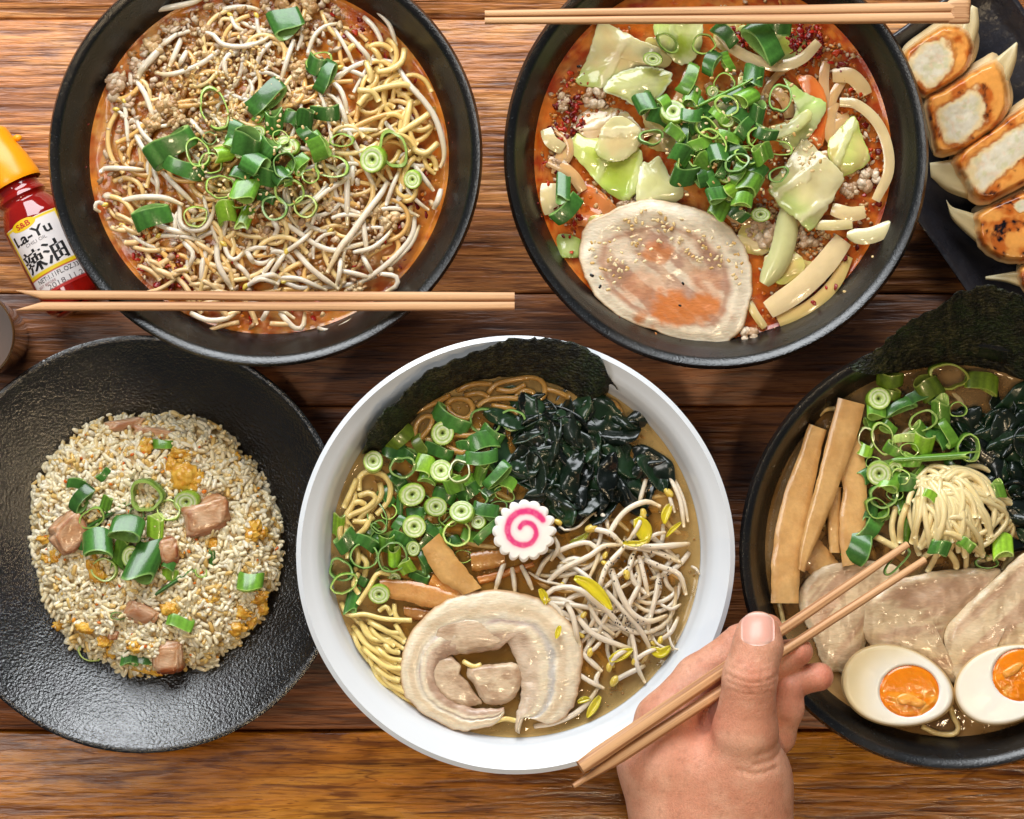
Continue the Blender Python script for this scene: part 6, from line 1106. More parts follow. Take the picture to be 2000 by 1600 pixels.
for i, (kd, x, y, a, b_, an, sh) in enumerate(D4):
    zz = .0625 + .0035 * float(gz(x, y, 1770, 890, 80)) + .001 * (i % 3)
    if x > 1800 and 940 < y < 1090 or (x, y) in ((1752, 1096), (1836, 1070)): zz = float(z4n(x, y)) + .003
    if (x, y) == (1752, 1096): zz = .082
    scallion('b4', x, y, kd, a, b_, an, sh, zz, G5)
# ================================================================== fried rice
RPOLY = [(208, 818), (250, 812), (300, 816), (360, 814), (410, 822), (445, 845), (470, 878), (500, 905), (515, 945), (540, 985), (553, 1040), (550, 1090), (545, 1135), (520, 1180), (512, 1205), (485, 1240), (478, 1255), (440, 1270), (425, 1300), (400, 1310), (370, 1298), (330, 1308), (300, 1322), (262, 1318), (235, 1310), (215, 1285), (175, 1275), (140, 1255), (120, 1215), (95, 1180), (85, 1130), (72, 1080), (70, 1020), (68, 970), (80, 930), (100, 900), (130, 868), (165, 835)]
_ro = catmull(RPOLY, 180, True); _ra = np.arctan2(_ro[:, 1] - 1065, _ro[:, 0] - 310); _rr = np.hypot(_ro[:, 0] - 310, _ro[:, 1] - 1065); _ri = np.argsort(_ra)
def zr(x, y):
    x = np.asarray(x, float); y = np.asarray(y, float)
    r = np.hypot(x - 310, y - 1065) / np.interp(np.arctan2(y - 1065, x - 310), _ra[_ri], _rr[_ri], period=2 * np.pi)
    return (.0100) + .0240 * np.sqrt(np.clip(1 - np.clip(r, 0, 1) ** 3.2, 0, 1)) + .0040 * (fbm(x / 26, y / 26, 0, 8, 3) - .5) * 2
V, F, C = sheet(RPOLY, lambda X, Y, T: zr(X, Y) - .0016, .004, lambda X, Y, T, A: mixc(c(222, 196, 146), c(206, 172, 116), fbm(X / 20, Y / 20, 0, 3)), 40, 120, (310, 1065), .5)
acc = Acc(); acc.add(V, F, C)
pts = inpoly(3600, RPOLY); pts = [(310 + (x - 310) * 1.0, 1065 + (y - 1065) * 1.0) for x, y in pts]
RC = [c(242, 228, 192), c(240, 222, 180), c(246, 234, 206), c(234, 210, 156), c(242, 226, 186), c(244, 230, 198), c(226, 188, 112), c(243, 229, 194), c(240, 224, 184)]
L = [random.uniform(9.5, 13) * Sc(.03) for _ in pts]
grains(acc, [np.array(P(x, y, float(zr(x, y)) + random.uniform(-.0012, .0012))) for x, y in pts], L, [random.uniform(4.0, 5.0) * Sc(.03) for _ in pts], [random.choice(RC) * random.uniform(.9, 1.04) for _ in pts], .85, .7)
rim = [(310 + (x - 310) * random.uniform(.985, 1.03), 1065 + (y - 1065) * random.uniform(.985, 1.03)) for x, y in _ro for _ in range(2)]
grains(acc, [np.array(P(x, y, random.uniform(.0095, .013))) for x, y in rim], [random.uniform(8, 12) * Sc(.02) for _ in rim], [random.uniform(4.4, 5.4) * Sc(.02) for _ in rim], [random.choice(RC) for _ in rim], .85, .3)
tag(acc.build('fried_rice', MAT['rice']), 'mound of golden fried rice grains on the black plate', 'rice', None, 'stuff')
acc = Acc()
for k, (x, y) in enumerate(inpoly(95, RPOLY)):
    r = random.uniform(3, 5.5) * Sc(.03); v, f = blob(1, (r, r * .7, r * .6), .4, 1.8, k); acc.add(v @ rrot().T + np.array(P(x, y, float(zr(x, y)) + .0012)), f, random.choice([c(222, 122, 30), c(226, 150, 44), c(216, 104, 26)]))
tag(acc.build('carrot_crumbs', MAT['bits']), 'tiny orange carrot crumbs scattered through the fried rice', 'carrot', None, 'stuff')
GE = 'scrambled egg bits in the fried rice'
for k, (x, y, rx, ry) in enumerate([(283, 872, 14, 18), (350, 886, 20, 12), (340, 914, 14, 18), (356, 912, 12, 14), (366, 940, 24, 28), (384, 932, 12, 14), (470, 876, 11, 13), (458, 892, 12, 9), (88, 1052, 15, 10), (92, 1088, 14, 10), (110, 1084, 12, 9), (494, 1032, 14, 18), (508, 1040, 14, 12), (492, 1046, 14, 10), (186, 1110, 14, 26), (196, 1128, 14, 12), (500, 1168, 22, 12), (508, 1186, 16, 18), (466, 1196, 22, 11), (462, 1226, 18, 14), (490, 1208, 10, 18), (434, 1284, 14, 14), (206, 1250, 15, 16), (219, 1272, 11, 13), (265, 1262, 13, 14), (164, 1226, 17, 11), (116, 1222, 12, 9), (109, 1090, 10, 8), (280, 1306, 30, 9), (310, 1308, 16, 10), (330, 1190, 16, 12), (412, 1170, 14, 9), (416, 1062, 13, 10), (428, 1018, 12, 14)]):
    v, f = blob(3, np.array([rx, ry, min(rx, ry) * .55]) * Sc(.03), .75, 2.0, 500 + k)
    v = v @ rotm(random.uniform(-.4, .4), random.uniform(-.3, .3), 0).T + np.array(P(x, y, float(zr(x, y)) + .0012))
    tag(mesh('egg_bit', v, f, MAT['yolk'] if False else MAT['bits'], mixc(c(230, 184, 78), c(210, 146, 44), smooth(.3, .7, fbm(v[:, 0] * 500, v[:, 1] * 500, v[:, 2] * 500, k)))), label('yellow scrambled egg bit', 'rc', x, y, ['crumbly', 'bright', 'flat', 'lumpy', 'tiny', 'broken', 'golden', 'folded']), 'egg', GE)
def cube_meat(x, y, rx, ry, rz, rot, z, lab, seed, brown):
    v, f = ICO3; p = np.sign(v) * np.abs(v) ** .5; p /= np.max(np.abs(p), axis=1).mean(); p[:, 0] += .25 * p[:, 1] * p[:, 2]
    n = fbm(v[:, 0] * 2 + seed, v[:, 1] * 2, v[:, 2] * 2, seed, 3); p = p * (1 + .6 * (n - .5))[:, None] * np.array([rx, ry, rz]) * Sc(.03)
    col = mixc(c(222, 184, 150), c(190, 134, 88), smooth(.35, .65, fbm(v[:, 0] * 4 + seed, v[:, 1] * 9, v[:, 2] * 4, seed + 1))); col = mixc(col, c(140, 70, 28), np.clip(smooth(-.1, -.8, v[:, 1]) + smooth(.55, .7, n), 0, 1) * brown)
    p = p @ rotm(rot, .25, .1).T + np.array(P(x, y, z))
    return tag(mesh('pork_cube', p, f, MAT['meat'], col), lab, 'pork', 'roast pork cubes in the fried rice')
zc = lambda x, y: float(zr(x, y))
cube_meat(402, 1006, 40, 30, 22, .3, zc(402, 1006) + .002, 'largest pink pork cube beside the scallion ring on the fried rice', 3, .75)
cube_meat(138, 1040, 34, 30, 20, .7, zc(138, 1040) + .001, 'golden-edged pork cube between rice edge and scallion heap', 7, .8)
cube_meat(330, 1076, 18, 24, 16, .2, zc(330, 1076) + .001, 'small browned pork piece showing behind the large scallion loop', 9, 1)
cube_meat(275, 1196, 28, 20, 14, -.5, zc(275, 1196), 'pinkish pork piece half buried near the tiny scallion loop', 12, .4)
cube_meat(328, 1282, 26, 30, 16, .1, zc(328, 1282), 'dark browned pork piece at the front of the rice mound', 15, 1)
cube_meat(244, 828, 34, 9, 10, .12, zc(244, 836), 'thin pork strip at the back of the rice mound', 18, .5)
cube_meat(305, 848, 40, 12, 10, -.2, zc(305, 848), 'brownish pork strip beside the yellow egg at the rice mound back', 21, .7)
cube_meat(222, 1240, 9, 8, 8, 0, zc(222, 1240) + .001, 'dark burnt pork crumb among egg bits', 25, 1)
G6 = 'spring onion slices on the fried rice'
D5 = [('s', 150, 945, 36, 20, 15, 'd'), ('s', 160, 975, 58, 24, -55, 'd'), ('s', 203, 927, 30, 14, -50, 'd'), ('r', 288, 967, 31, 31, 0, 'm'), ('r', 330, 995, 24, 20, 20, 'l'), ('k', 366, 979, 26, 21, -15, 'l'), ('l', 208, 1008, 92, 15, -31, 'd'), ('s', 207, 985, 22, 30, 20, 'm'), ('t', 248, 1034, 64, 38, 14, 'd'), ('r', 266, 1006, 16, 14, 0, 'd'), ('s', 303, 1029, 30, 42, 4, 'l'), ('t', 192, 1060, 60, 50, -8, 'd'), ('s', 172, 1068, 34, 20, 30, 'd'), ('s', 234, 1084, 28, 56, 14, 'm'), ('k', 256, 1088, 18, 22, 0, 'p'), ('t', 286, 1094, 56, 84, 22, 'd'), ('r', 206, 1112, 25, 22, 0, 'l'), ('s', 330, 1102, 30, 18, 20, 'd'), ('l', 336, 1140, 92, 13, -33, 'd'), ('s', 330, 1124, 34, 24, 10, 'l'), ('r', 393, 1117, 11, 12, 0, 'm'), ('s', 414, 1090, 12, 28, 0, 'd'), ('t', 488, 1136, 48, 34, 5, 'm'), ('s', 353, 1216, 54, 23, 16, 'm'), ('r', 230, 1203, 15, 8, 0, 'd'), ('s', 262, 1203, 26, 16, 5, 'd'), ('r', 176, 1276, 24, 15, 18, 'l'), ('s', 255, 1286, 34, 26, 10, 'd'), ('s', 285, 1290, 40, 14, 15, 'd'), ('s', 315, 868, 44, 18, -3, 'm'), ('r', 180, 1010, 26, 18, -30, 'm')]
for i, (kd, x, y, a, b_, an, sh) in enumerate(D5):
    scallion('rc', x, y, kd, a, b_, an, sh, zc(x, y) + .0006 + .003 * float(gz(x, y, 250, 1045, 60)) * (i % 3 + .5) / 2, G6)

# ================================================================== chilli oil bottle lying behind the first bowl
MAT['cap'] = M('orange_plastic', c(246, 158, 14), c(240, 140, 8), 40, .4, rough=.28, sss=.15, sr=(1, .4, .1), ss=.003)
MAT['redglass'] = M('red_oil_glass', c(150, 22, 14), c(110, 10, 8), 60, .6, rough=.06, coat=.8)
MAT['paper'] = M('label_paper', 'Col', .97, 200, .4, rough=.45)
def ink(n, col): return M(n, col, rough=.5)
INK = {'black': ink('black_ink', c(24, 20, 22)), 'grey': ink('grey_ink', c(120, 110, 112)), 'red': ink('red_ink', c(190, 40, 24)), 'mauve': ink('mauve_ink', c(150, 96, 100))}
BZ = .0172                                            # height of the bottle's axis above the table
dv = np.array([.469, .883]); ev = np.array([.883, -.469]); A0 = np.array([62.0, 421.0])
bs = Sc(BZ); AX = np.array([dv[0], -dv[1], 0]); EX = np.array([ev[0], -ev[1], 0]); UZ = np.array([0, 0, 1.0])
BO = np.array(P(*A0, BZ))
def axis_lathe(prof, seg=64):
    """prof: (px along the axis from the shoulder, px radius)"""
    prof = np.asarray(prof, float) * bs; th = np.linspace(0, 2 * np.pi, seg, endpoint=False)
    V = (BO + prof[:, 0][:, None, None] * AX + prof[:, 1][:, None, None] * (np.sin(th)[None, :, None] * EX + np.cos(th)[None, :, None] * UZ)).reshape(-1, 3)
    return V, grid_faces(len(prof), seg, False, True)
bot = empty('chilli_oil_bottle', (BO[0], BO[1], 0), 'small red chilli oil bottle with an orange cap lying behind the first bowl', 'bottle')
V, F = axis_lathe(np.vstack([[(-78, 38)], catmull([(-76, 40), (-62, 43), (-50, 44), (-46, 48), (-38, 50), (-34, 46), (-28, 45), (-24, 49), (-14, 54), (0, 60), (10, 63), (24, 64), (100, 64), (172, 64), (186, 62), (193, 56), (196, 44)], 60), [(196, 0)]]))
mesh('glass_body', V, F, MAT['redglass'], parent=bot, sharp=50)
V, F = axis_lathe(np.vstack([catmull([(-66, 53), (-72, 54), (-84, 53), (-110, 49), (-140, 42), (-165, 38), (-176, 36)], 26), [(-182, 30), (-183, 0)]]))
capo = mesh('cap', V, F[:, ::-1], MAT['cap'], parent=bot, sharp=40)
v, f = blob(2, np.array([9, 7, 6]) * bs, .05, 1, 3); nb = BO + (-146 * AX + 47 * EX) * bs + UZ * .001
mesh('cap_tab', v + nb, f, MAT['cap'], parent=capo)
V, F = axis_lathe([(196.5, 0), (197, 40), (200, 50), (203, 46), (204, 0)]); mesh('base_rim', V, F, MAT['redglass'], parent=bot, sharp=40)
def on_label(e, d, lift):
    """label coordinates (px along the baseline, px along the axis) wrapped onto the bottle"""
    R = (64 + lift) * bs; a = np.asarray(e) * bs / (64 * bs) - .14
    return BO + (np.asarray(d) * bs)[..., None] * AX + (R * np.sin(a))[..., None] * EX + (R * np.cos(a))[..., None] * UZ
ne, ndd = 40, 60; e = np.linspace(-56, 72, ne); d = np.linspace(14, 160, ndd); E, D = np.meshgrid(e, d, indexing='ij')
col = np.tile(c(232, 224, 222), (ne, ndd, 1)); yel = c(240, 206, 30)
fr = ((np.abs(E + 52) < 2.6) | (np.abs(E - 68) < 2.6) | (np.abs(D - 18) < 2.6) | (np.abs(D - 118) < 2.6)) & (D < 121)
col[fr] = yel; col[(np.abs(D - 123.4) < 1.6) | (D > 155)] = c(186, 36, 30)
V = np.concatenate([on_label(E, D, .5), on_label(E, D, .1)[::-1]], 0).reshape(-1, 3)
lab_o = mesh('label', V, grid_faces(2 * ne, ndd, True), MAT['paper'], np.concatenate([col, col[::-1]], 0).reshape(-1, 3), parent=bot)
oval_t = np.linspace(0, 2 * np.pi, 40, endpoint=False)
def oval(e0, d0, re, rd, lift, col, nm):
    r = np.linspace(0, 1, 5); R_, T_ = np.meshgrid(r, oval_t, indexing='ij')
    V = on_label(e0 + re * R_ * np.cos(T_), d0 + rd * R_ * np.sin(T_), lift).reshape(-1, 3)
    return mesh(nm, V, grid_faces(5, 40, False, True), MAT['paper'], col, parent=lab_o)
oval(-6, 19, 27, 10.5, .75, c(236, 196, 20), 'emblem_oval')
def text(s, e0, d0, h, mat, width=None, bold=0.0, sh=0.0):
    cu = bpy.data.curves.new('lettering', 'FONT'); cu.body = s; cu.size = 1.0; cu.offset = bold; cu.shear = sh; cu.resolution_u = 3
    ob = bpy.data.objects.new('lettering', cu); COLL.objects.link(ob)
    dg = bpy.context.evaluated_depsgraph_get(); me = bpy.data.meshes.new_from_object(ob.evaluated_get(dg))
    n = len(me.vertices); V = np.empty(n * 3, np.float32); me.vertices.foreach_get('co', V); V = V.reshape(-1, 3)
    Fs = [tuple(p.vertices) for p in me.polygons]; bpy.data.objects.remove(ob); bpy.data.curves.remove(cu); bpy.data.meshes.remove(me)
    if n == 0: return None
    lo, hi = V.min(0), V.max(0); w = hi[0] - lo[0]; k = h / (hi[1] - lo[1]); kx = k if width is None else width / w
    e = e0 + (V[:, 0] - (lo[0] + hi[0]) / 2) * kx; d = d0 - (V[:, 1] - (lo[1] + hi[1]) / 2) * k
    return mesh('lettering', on_label(e, d, 1.0), Fs, mat, parent=lab_o)
text('S&B', -6, 19, 11, INK['red'], 30, .02); text('La-Yu', 0, 42, 21, INK['black'], 84, .02); text('CHILI OIL', 2, 58, 6.5, INK['grey'], 46)
[text('辣油', 2 + q, 90, 44, INK['black'], 92) for q in (-1.2, 0, 1.2)]; text('NET:1.11FL.OZ.33mL', 18, 131, 9, INK['black'], 108); text('BEST BEFORE', -20, 141, 5, INK['mauve'], 44); text('2018.11.21', 22, 149, 10, INK['grey'], 84)

# ================================================================== tea glass at the edge
MAT['amber'] = M('amber_glass', c(120, 84, 50), c(96, 62, 32), 50, .4, rough=.08, coat=.6, trans=.35)
MAT['tea'] = M('dark_tea', c(84, 52, 28), rough=.35)
g = P(-62, 655, .06); gr = 90 * Sc(.06)
gl = empty('drinking_glass', (g.x, g.y, 0), 'amber drinking glass at the table edge below the chilli oil bottle', 'glass')
V, F = lathe(np.vstack([catmull([(0, .0), (gr * .7, 0), (gr * .78, .002), (gr * .9, .03), (gr, .059), (gr * .985, .0605), (gr * .955, .059), (gr * .86, .03), (gr * .72, .006), (0, .005)], 50)]), 72, g.x, g.y)
mesh('glass_wall', V, F, MAT['amber'], parent=gl, sharp=60)
V, F = lathe([(0, .012), (gr * .78, .012), (gr * .905, .044), (gr * .90, .0445), (0, .044)], 72, g.x, g.y); mesh('tea', V, F, MAT['tea'], parent=gl, sharp=40)

# ================================================================== chopsticks
def stick(p0, p1, w0, w1, h0, h1, name, parent=None, taper=None, roundness=.30, seed=0):
    """tapered stick built along local x, then turned into place. p: metre points of its axis, w/h: metre widths and heights at the ends"""
    p0, p1 = Vector(p0), Vector(p1); L = (p1 - p0).length; n = 40; x = np.linspace(0, L, n); t = x / L
    w = w0 + (w1 - w0) * t; h = h0 + (h1 - h0) * t
    th = np.linspace(0, 2 * np.pi, 16, endpoint=False); q = roundness
    cy = np.sign(np.cos(th)) * np.abs(np.cos(th)) ** (q * 2 if q < 1 else 1); cz = np.sign(np.sin(th)) * np.abs(np.sin(th)) ** (q * 2 if q < 1 else 1)
    yo = np.zeros(n)
    if taper is not None: w, h, yo = taper(t, w, h)
    wob = .00012 * (vnoise(t * 14, t * 0 + seed, 0, seed) - .5)
    V = np.stack([np.repeat(x[:, None], 16, 1), (yo + wob)[:, None] + w[:, None] / 2 * cy[None], h[:, None] / 2 * cz[None]], -1).reshape(-1, 3)
    F = grid_faces(n, 16, False, True).tolist() + [tuple(range(16))[::-1], tuple((n - 1) * 16 + k for k in range(16))]
    o = mesh(name, V, F, MAT['hashi'], parent=None, sharp=35, origin=(0, 0, 0))
    dirv = (p1 - p0).normalized(); up = Vector((0, 0, 1)); side = up.cross(dirv).normalized(); up2 = dirv.cross(side)
    R = Matrix((dirv, side, up2)).transposed().to_4x4()
    o.rotation_euler = R.to_euler()
    if parent is not None: o.parent = parent; o.location = p0 - wloc(parent)
    else: o.location = p0
    return o
zc1 = ZR + .0011 + .0026; k1 = Sc(zc1)
def cut(sign):                # split tip: a long slanting cut on the inner side
    def f(t, w, h):
        s = smooth(0.0, .055, t); ww = w * (.12 + .88 * np.clip(t / .05, 0, 1)); return ww, h, sign * (w - ww) / 2
    return f
s1 = stick(P(33, 576, zc1), P(1005, 580.5, zc1), 18 * k1, 19 * k1, .0046, .0050, 'chopstick', taper=cut(1), seed=1)
tag(s1, 'wooden chopstick across the bean sprout ramen, closer to the spring onion', 'chopstick', 'chopsticks laid across the bean sprout ramen')
s2 = stick(P(33, 598.5, zc1), P(1005, 598.5, zc1), 18 * k1, 19 * k1, .0046, .0050, 'chopstick', taper=cut(-1), seed=2)
tag(s2, 'wooden chopstick across the bean sprout ramen, closer to the white bowl', 'chopstick', 'chopsticks laid across the bean sprout ramen')
j0 = P(1400, 28, zc1); jp = empty('joined_chopsticks', (j0.x, j0.y, ZR), 'unsplit pair of wooden chopsticks lying across the cabbage ramen', 'chopsticks')
stick(P(947, 27, zc1), P(1862, 15.5, zc1), 13 * k1, 22 * k1, .0042, .0056, 'stick', jp, seed=3, roundness=.36)
stick(P(947, 41, zc1), P(1862, 35, zc1), 13 * k1, 22 * k1, .0042, .0056, 'stick', jp, seed=4, roundness=.36)
b0, b1 = P(1856, 20, zc1), P(1896, 20, zc1)
q = [(1850, 6), (1862, -2), (1893, -6), (1896, -2), (1894, 40), (1890, 46), (1866, 47), (1850, 44), (1856, 26)]
V, F, C = sheet(q, lambda X, Y, T: zc1 + .0028 - .0006 * T ** 4, .0056, const(c(206, 158, 116)), 8, 48, (1874, 20), .1)
mesh('joined_end', V, F, MAT['hashi'], parent=jp, sharp=40)
# the two held chopsticks
HA0, HA1 = P(1133, 1499, .140), P(1772, 1064, .0815); HB0, HB1 = P(1120, 1536, .138), P(1806, 1094, .0800)
def butt(t, w, h): return w * (.80 + .2 * smooth(0, .06, t)), h * (.75 + .25 * smooth(0, .03, t)), 0 * t
kh = Sc(.115)
ha = stick(HA0, HA1, 33 * kh, 15 * kh, .0052, .0038, 'chopstick', taper=butt, roundness=.42, seed=5)
tag(ha, 'upper wooden chopstick in the hand, its flat blunt end over the white bowl', 'chopstick', 'chopsticks held in the hand')
def pointy(t, w, h): return w * (.35 + .65 * smooth(0, .14, t)), h * (.5 + .5 * smooth(0, .12, t)), 0 * t
hb = stick(HB0, HB1, 28 * kh, 15 * kh, .0054, .0038, 'chopstick', taper=pointy, roundness=.48, seed=6)
tag(hb, 'lower wooden chopstick in the hand, its narrow end past the white bowl', 'chopstick', 'chopsticks held in the hand')

# ================================================================== the hand (one continuous surface from a distance field)
def zst(A, B, x): t = (x - (A.x / Sc(A.z) + 1000)) / ((B.x / Sc(B.z) + 1000) - (A.x / Sc(A.z) + 1000)); return A.z + (B.z - A.z) * t
def J(x, y, z, r): p = P(x, y, z); return (np.array(p), r * Sc(z))
TH = [J(1452, 1520, .108, 78), J(1455, 1430, .1205, 62), J(1465, 1320, .1285, 51), J(1480, 1262, .1270, 47), J(1481, 1236, .1255, 42)]
IX = [J(1298, 1408, .101, 56), J(1362, 1322, .0995, 41), J(1446, 1258, .1005, 36), J(1499, 1229, .1015, 30)]
MD = [J(1345, 1430, .092, 50), J(1445, 1340, .0890, 40), J(1522, 1288, .0940, 33), J(1560, 1273, .0965, 28)]
RG = [J(1390, 1460, .086, 48), J(1490, 1378, .0850, 37), J(1550, 1330, .0905, 30), J(1600, 1322, .0930, 28)]
PK_ = [J(1440, 1500, .088, 46), J(1520, 1440, .0890, 31), J(1538, 1385, .0925, 30), J(1543, 1342, .0945, 28)]
PALM = [[J(1355, 1990, .120, 74), J(1330, 1680, .102, 88), J(1292, 1490, .103, 82), J(1300, 1412, .103, 60)], [J(1455, 1990, .122, 70), J(1478, 1680, .104, 80), J(1458, 1520, .108, 82)], [J(1405, 1990, .120, 76), J(1400, 1680, .102, 88), J(1385, 1512, .104, 84)], [J(1400, 1560, .096, 80), J(1390, 1470, .090, 60)], [J(1460, 1540, .096, 74), J(1445, 1490, .090, 50)]]
vox = .00105
lo = np.array([P(1180, 1690, .07).x - .004, P(1180, 1890, .07).y - .002, .062]); hi = np.array([P(1650, 1170, .09).x + .004, P(1650, 1165, .09).y + .003, .150])
nx, ny, nz = np.ceil((hi - lo) / vox).astype(int)
gx, gy, gzz = (lo[i] + vox * np.arange(n) for i, n in enumerate((nx, ny, nz)))
G = np.stack(np.meshgrid(gx, gy, gzz, indexing='ij'), -1).astype(np.float32)
def cone_sdf(p, a, b):
    (A, ra), (B, rb) = a, b; d = (B - A).astype(np.float32); L2 = float(d @ d); pa = p - A.astype(np.float32)
    t = np.clip((pa @ d) / L2, 0, 1); return np.sqrt(((pa - t[..., None] * d) ** 2).sum(-1)) - (ra + (rb - ra) * t)
def smin(a, b, k): h = np.clip(.5 + .5 * (b - a) / k, 0, 1); return b * (1 - h) + a * h - k * h * (1 - h)
def chain(p, js, k=.0035):
    r = None
    for a, b in zip(js[:-1], js[1:]): s = cone_sdf(p, a, b); r = s if r is None else smin(r, s, k)
    return r
def hand_sdf(p):
    pal = None
    for ch in PALM: s = chain(p, ch, .006); pal = s if pal is None else smin(pal, s, .010)
    f = chain(p, IX); f = np.minimum(f, chain(p, MD)); f = np.minimum(f, chain(p, RG)); f = np.minimum(f, chain(p, PK_)) if False else smin(smin(smin(chain(p, IX), chain(p, MD), .0008), chain(p, RG), .0008), chain(p, PK_), .0008)
    r = smin(pal, f, .0035); th = chain(p, TH, .004)
    # thumb pad is flatter towards the nail, wider across
    r = smin(r, th, .0030 + .008 * np.clip((P(0, 1400, .11).y - p[..., 1]) / .02, 0, 1))
    return r
D = hand_sdf(G)
def groove(p, pts, depth, sig, zr_=.125):
    """crease along a line of photo pixels on the upper side"""
    g_ = np.zeros(p.shape[:-1], np.float32); s_ = Sc(zr_)
    for (x, y) in catmull(pts, 14):
        g_ = np.maximum(g_, np.exp(-(((p[..., 0] - (x - 1000) * s_) ** 2 + (p[..., 1] - (800 - y) * s_) ** 2) / sig ** 2)))
    return depth * g_
up = (G[..., 2] > .112)
for pts, dp, sg in (([(1416, 1312), (1440, 1322), (1470, 1326), (1500, 1320), (1514, 1312)], .0010, .0008), ([(1420, 1328), (1450, 1336), (1485, 1335), (1510, 1328)], .0008, .0007), ([(1424, 1300), (1455, 1308), (1495, 1304)], .0006, .0007), ([(1440, 1290), (1470, 1295), (1500, 1288)], .0004, .0006), ([(1418, 1342), (1455, 1348), (1500, 1344)], .0005, .0007)):
    D = D + groove(G, pts, dp, sg) * up
for pts in ([(1345, 1284), (1354, 1300), (1362, 1320)], [(1352, 1280), (1362, 1296), (1370, 1314)], [(1338, 1292), (1346, 1306), (1352, 1322)], [(1420, 1234), (1430, 1248), (1438, 1264)]): D = D + groove(G, pts, .0006, .0008, .108) * (G[..., 2] > .098) * (G[..., 2] < .114)
for pts in ([(1478, 1470), (1505, 1462), (1526, 1448)], [(1470, 1490), (1508, 1482), (1532, 1466)], [(1440, 1500), (1470, 1508), (1515, 1500)]): D = D + groove(G, pts, .0008, .001) * (G[..., 2] > .105)
D = D + .00022 * (fbm(G[..., 0] * 300, G[..., 1] * 300, G[..., 2] * 300, 3, 2) - .5).astype(np.float32)
def surface_nets(D, lo, vox):
    s = D < 0; nx, ny, nz = D.shape
    cnt = np.zeros((nx - 1, ny - 1, nz - 1), np.int8)
    for i in (0, 1):
        for j in (0, 1):
            for k in (0, 1): cnt += s[i:nx - 1 + i, j:ny - 1 + j, k:nz - 1 + k]
    act = (cnt > 0) & (cnt < 8); idx = -np.ones(act.shape, np.int64); idx[act] = np.arange(act.sum()); cells = np.argwhere(act)
    acc_ = np.zeros((len(cells), 3)); num = np.zeros(len(cells)); cs = [(i, j, k) for i in (0, 1) for j in (0, 1) for k in (0, 1)]
    for a in range(8):
        for b in range(a + 1, 8):
            if sum(abs(cs[a][q] - cs[b][q]) for q in range(3)) != 1: continue
            ca, cb = np.array(cs[a]), np.array(cs[b]); da = D[tuple((cells + ca).T)]; db = D[tuple((cells + cb).T)]; m = (da < 0) != (db < 0)
            t = np.where(m, da / (da - db + 1e-12), 0); acc_ += np.where(m[:, None], ca + t[:, None] * (cb - ca), 0); num += m
    V = lo + vox * (cells + acc_ / num[:, None]); Fs = []
    for ax in range(3):
        o = [slice(None)] * 3; o2 = [slice(None)] * 3; o[ax] = slice(0, -1); o2[ax] = slice(1, None)
        cr = s[tuple(o)] != s[tuple(o2)]; e = np.argwhere(cr); b1, b2 = [(1, 2), (2, 0), (0, 1)][ax]
        ok = (e[:, b1] > 0) & (e[:, b2] > 0) & (e[:, b1] < D.shape[b1] - 1) & (e[:, b2] < D.shape[b2] - 1); e = e[ok]
        sg = s[tuple(e.T)]; q = []
        for d1, d2 in ((0, 0), (-1, 0), (-1, -1), (0, -1)):
            cc = e.copy(); cc[:, b1] += d1; cc[:, b2] += d2; q.append(idx[tuple(cc.T)])
        q = np.stack(q, -1); q[~sg] = q[~sg][:, ::-1]; Fs.append(q)
    return V, np.vstack(Fs)
V, F = surface_nets(D, lo, vox)
xp = V[:, 0] / (S0 * (H - V[:, 2]) / H) + 1000; yp = 800 - V[:, 1] / (S0 * (H - V[:, 2]) / H)
n1 = fbm(V[:, 0] * 90, V[:, 1] * 90, V[:, 2] * 90, 3); n2 = fbm(V[:, 0] * 420, V[:, 1] * 420, V[:, 2] * 420, 8)
col = mixc(c(224, 166, 136), c(212, 146, 116), smooth(.35, .65, n1))
red = np.zeros(len(V))
for (x, y, r, k) in ((1615, 1322, 45, .9), (1575, 1280, 40, .75), (1545, 1350, 50, .75), (1470, 1322, 36, .3), (1508, 1205, 40, .5), (1375, 1412, 34, .7), (1310, 1330, 50, .25), (1480, 1215, 60, .35)): red = np.maximum(red, k * np.exp(-((xp - x) ** 2 + (yp - y) ** 2) / r ** 2))
col = mixc(col, c(208, 116, 92), red * .65); col = mixc(col, c(170, 112, 84), smooth(.6, .75, n2) * .35)
MAT['skin'] = M('skin', 'Col', .84, 1000, .7, rough=.42, rvar=.08, sss=.22, sr=(1, .38, .22), ss=.0022, bump=.7, bscale=1300, bdist=.0004, spec=.45, stretch=(1, .6, 1))
nt = MAT['skin'].node_tree; N = nt.nodes; L = nt.links; tcs = N.new('ShaderNodeTexCoord')
vo = N.new('ShaderNodeTexVoronoi'); vo.feature = 'DISTANCE_TO_EDGE'; vo.inputs['Scale'].default_value = 950; L.new(tcs.outputs['Object'], vo.inputs['Vector'])
vr = N.new('ShaderNodeMapRange'); vr.inputs[1].default_value = 0; vr.inputs[2].default_value = .12; L.new(vo.outputs['Distance'], vr.inputs[0])
b2 = N.new('ShaderNodeBump'); b2.inputs['Strength'].default_value = .35; b2.inputs['Distance'].default_value = .00025; L.new(vr.outputs[0], b2.inputs['Height'])
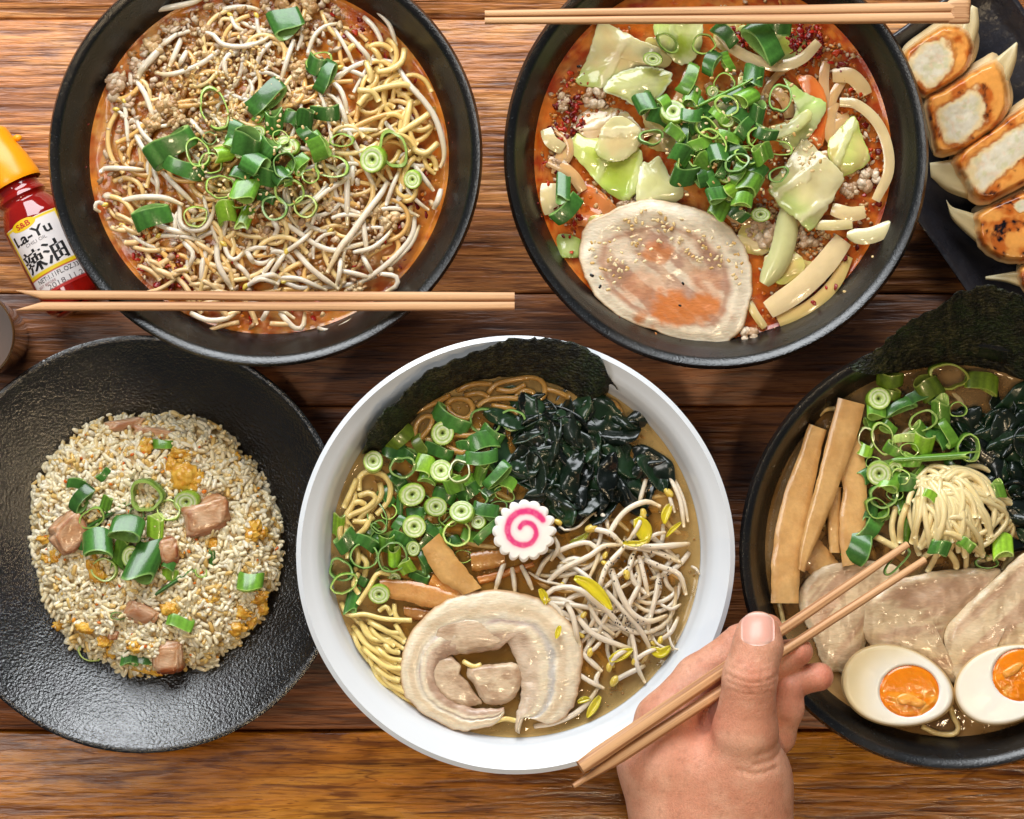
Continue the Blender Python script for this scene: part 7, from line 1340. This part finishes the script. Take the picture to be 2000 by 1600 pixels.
ob_ = [n for n in N if n.type == 'BUMP' and n != b2][0]; L.new(b2.outputs[0], ob_.inputs['Normal'])
cen = P(1400, 1560, .06)
hand = mesh('person', V, F, MAT['skin'], col, origin=(cen.x, cen.y, .06))
tag(hand, 'bare right hand gripping wooden chopsticks between the white bowl and the egg ramen', 'person')
# thumbnail sits on the thumb's surface
nu_, nv_ = 15, 17; uu = np.linspace(-1, 1, nu_); vv = np.linspace(-1, 1, nv_); U, W = np.meshgrid(uu, vv, indexing='ij')
hx = 33 * (1 - .10 * np.clip(-W, 0, 1) ** 2) * np.sqrt(np.clip(1 - np.clip(np.abs(W) - .55, 0, 1) ** 2 * 2.6, .2, 1)); NX = 1480 + U * hx; NY = 1229 + W * 33 - 4 * U ** 2 * W
zt = np.full(NX.shape, .145)
for _ in range(60):
    p = PA(NX, NY, zt).astype(np.float32); dd = chain(p, TH, .004); zt = zt - np.maximum(dd, 0) * .8
zt = zt + .00055 - .0005 * np.abs(U) ** 4 - .0006 * np.clip(W, 0, 1) ** 6
top = PA(NX, NY, zt); bt = PA(NX, NY, zt - .0012)
ncol = mixc(c(220, 164, 146), c(230, 196, 182), smooth(.5, .9, W) * .45 + 0 * U); ncol = mixc(ncol, c(232, 208, 194), smooth(-.8, -.97, W) + 0 * U)
n_ = nu_ * nv_; Fq = grid_faces(nu_, nv_); idx = np.arange(n_).reshape(nu_, nv_); loop = np.concatenate([idx[:-1, 0], idx[-1, :-1], idx[:0:-1, -1], idx[0, :0:-1]]); nxp = np.roll(loop, -1)
Fq = np.vstack([Fq[:, ::-1], Fq + n_, np.stack([loop, nxp, nxp + n_, loop + n_], -1)[:, ::-1]])
MAT['nail'] = M('fingernail', 'Col', .95, 300, .3, rough=.34, sss=.25, sr=(1, .5, .4), ss=.001, bump=.15, bscale=200, bdist=.0003, stretch=(4, 1, 1))
mesh('thumbnail', np.vstack([top.reshape(-1, 3), bt.reshape(-1, 3)]), Fq, MAT['nail'], np.vstack([ncol.reshape(-1, 3)] * 2), parent=hand)
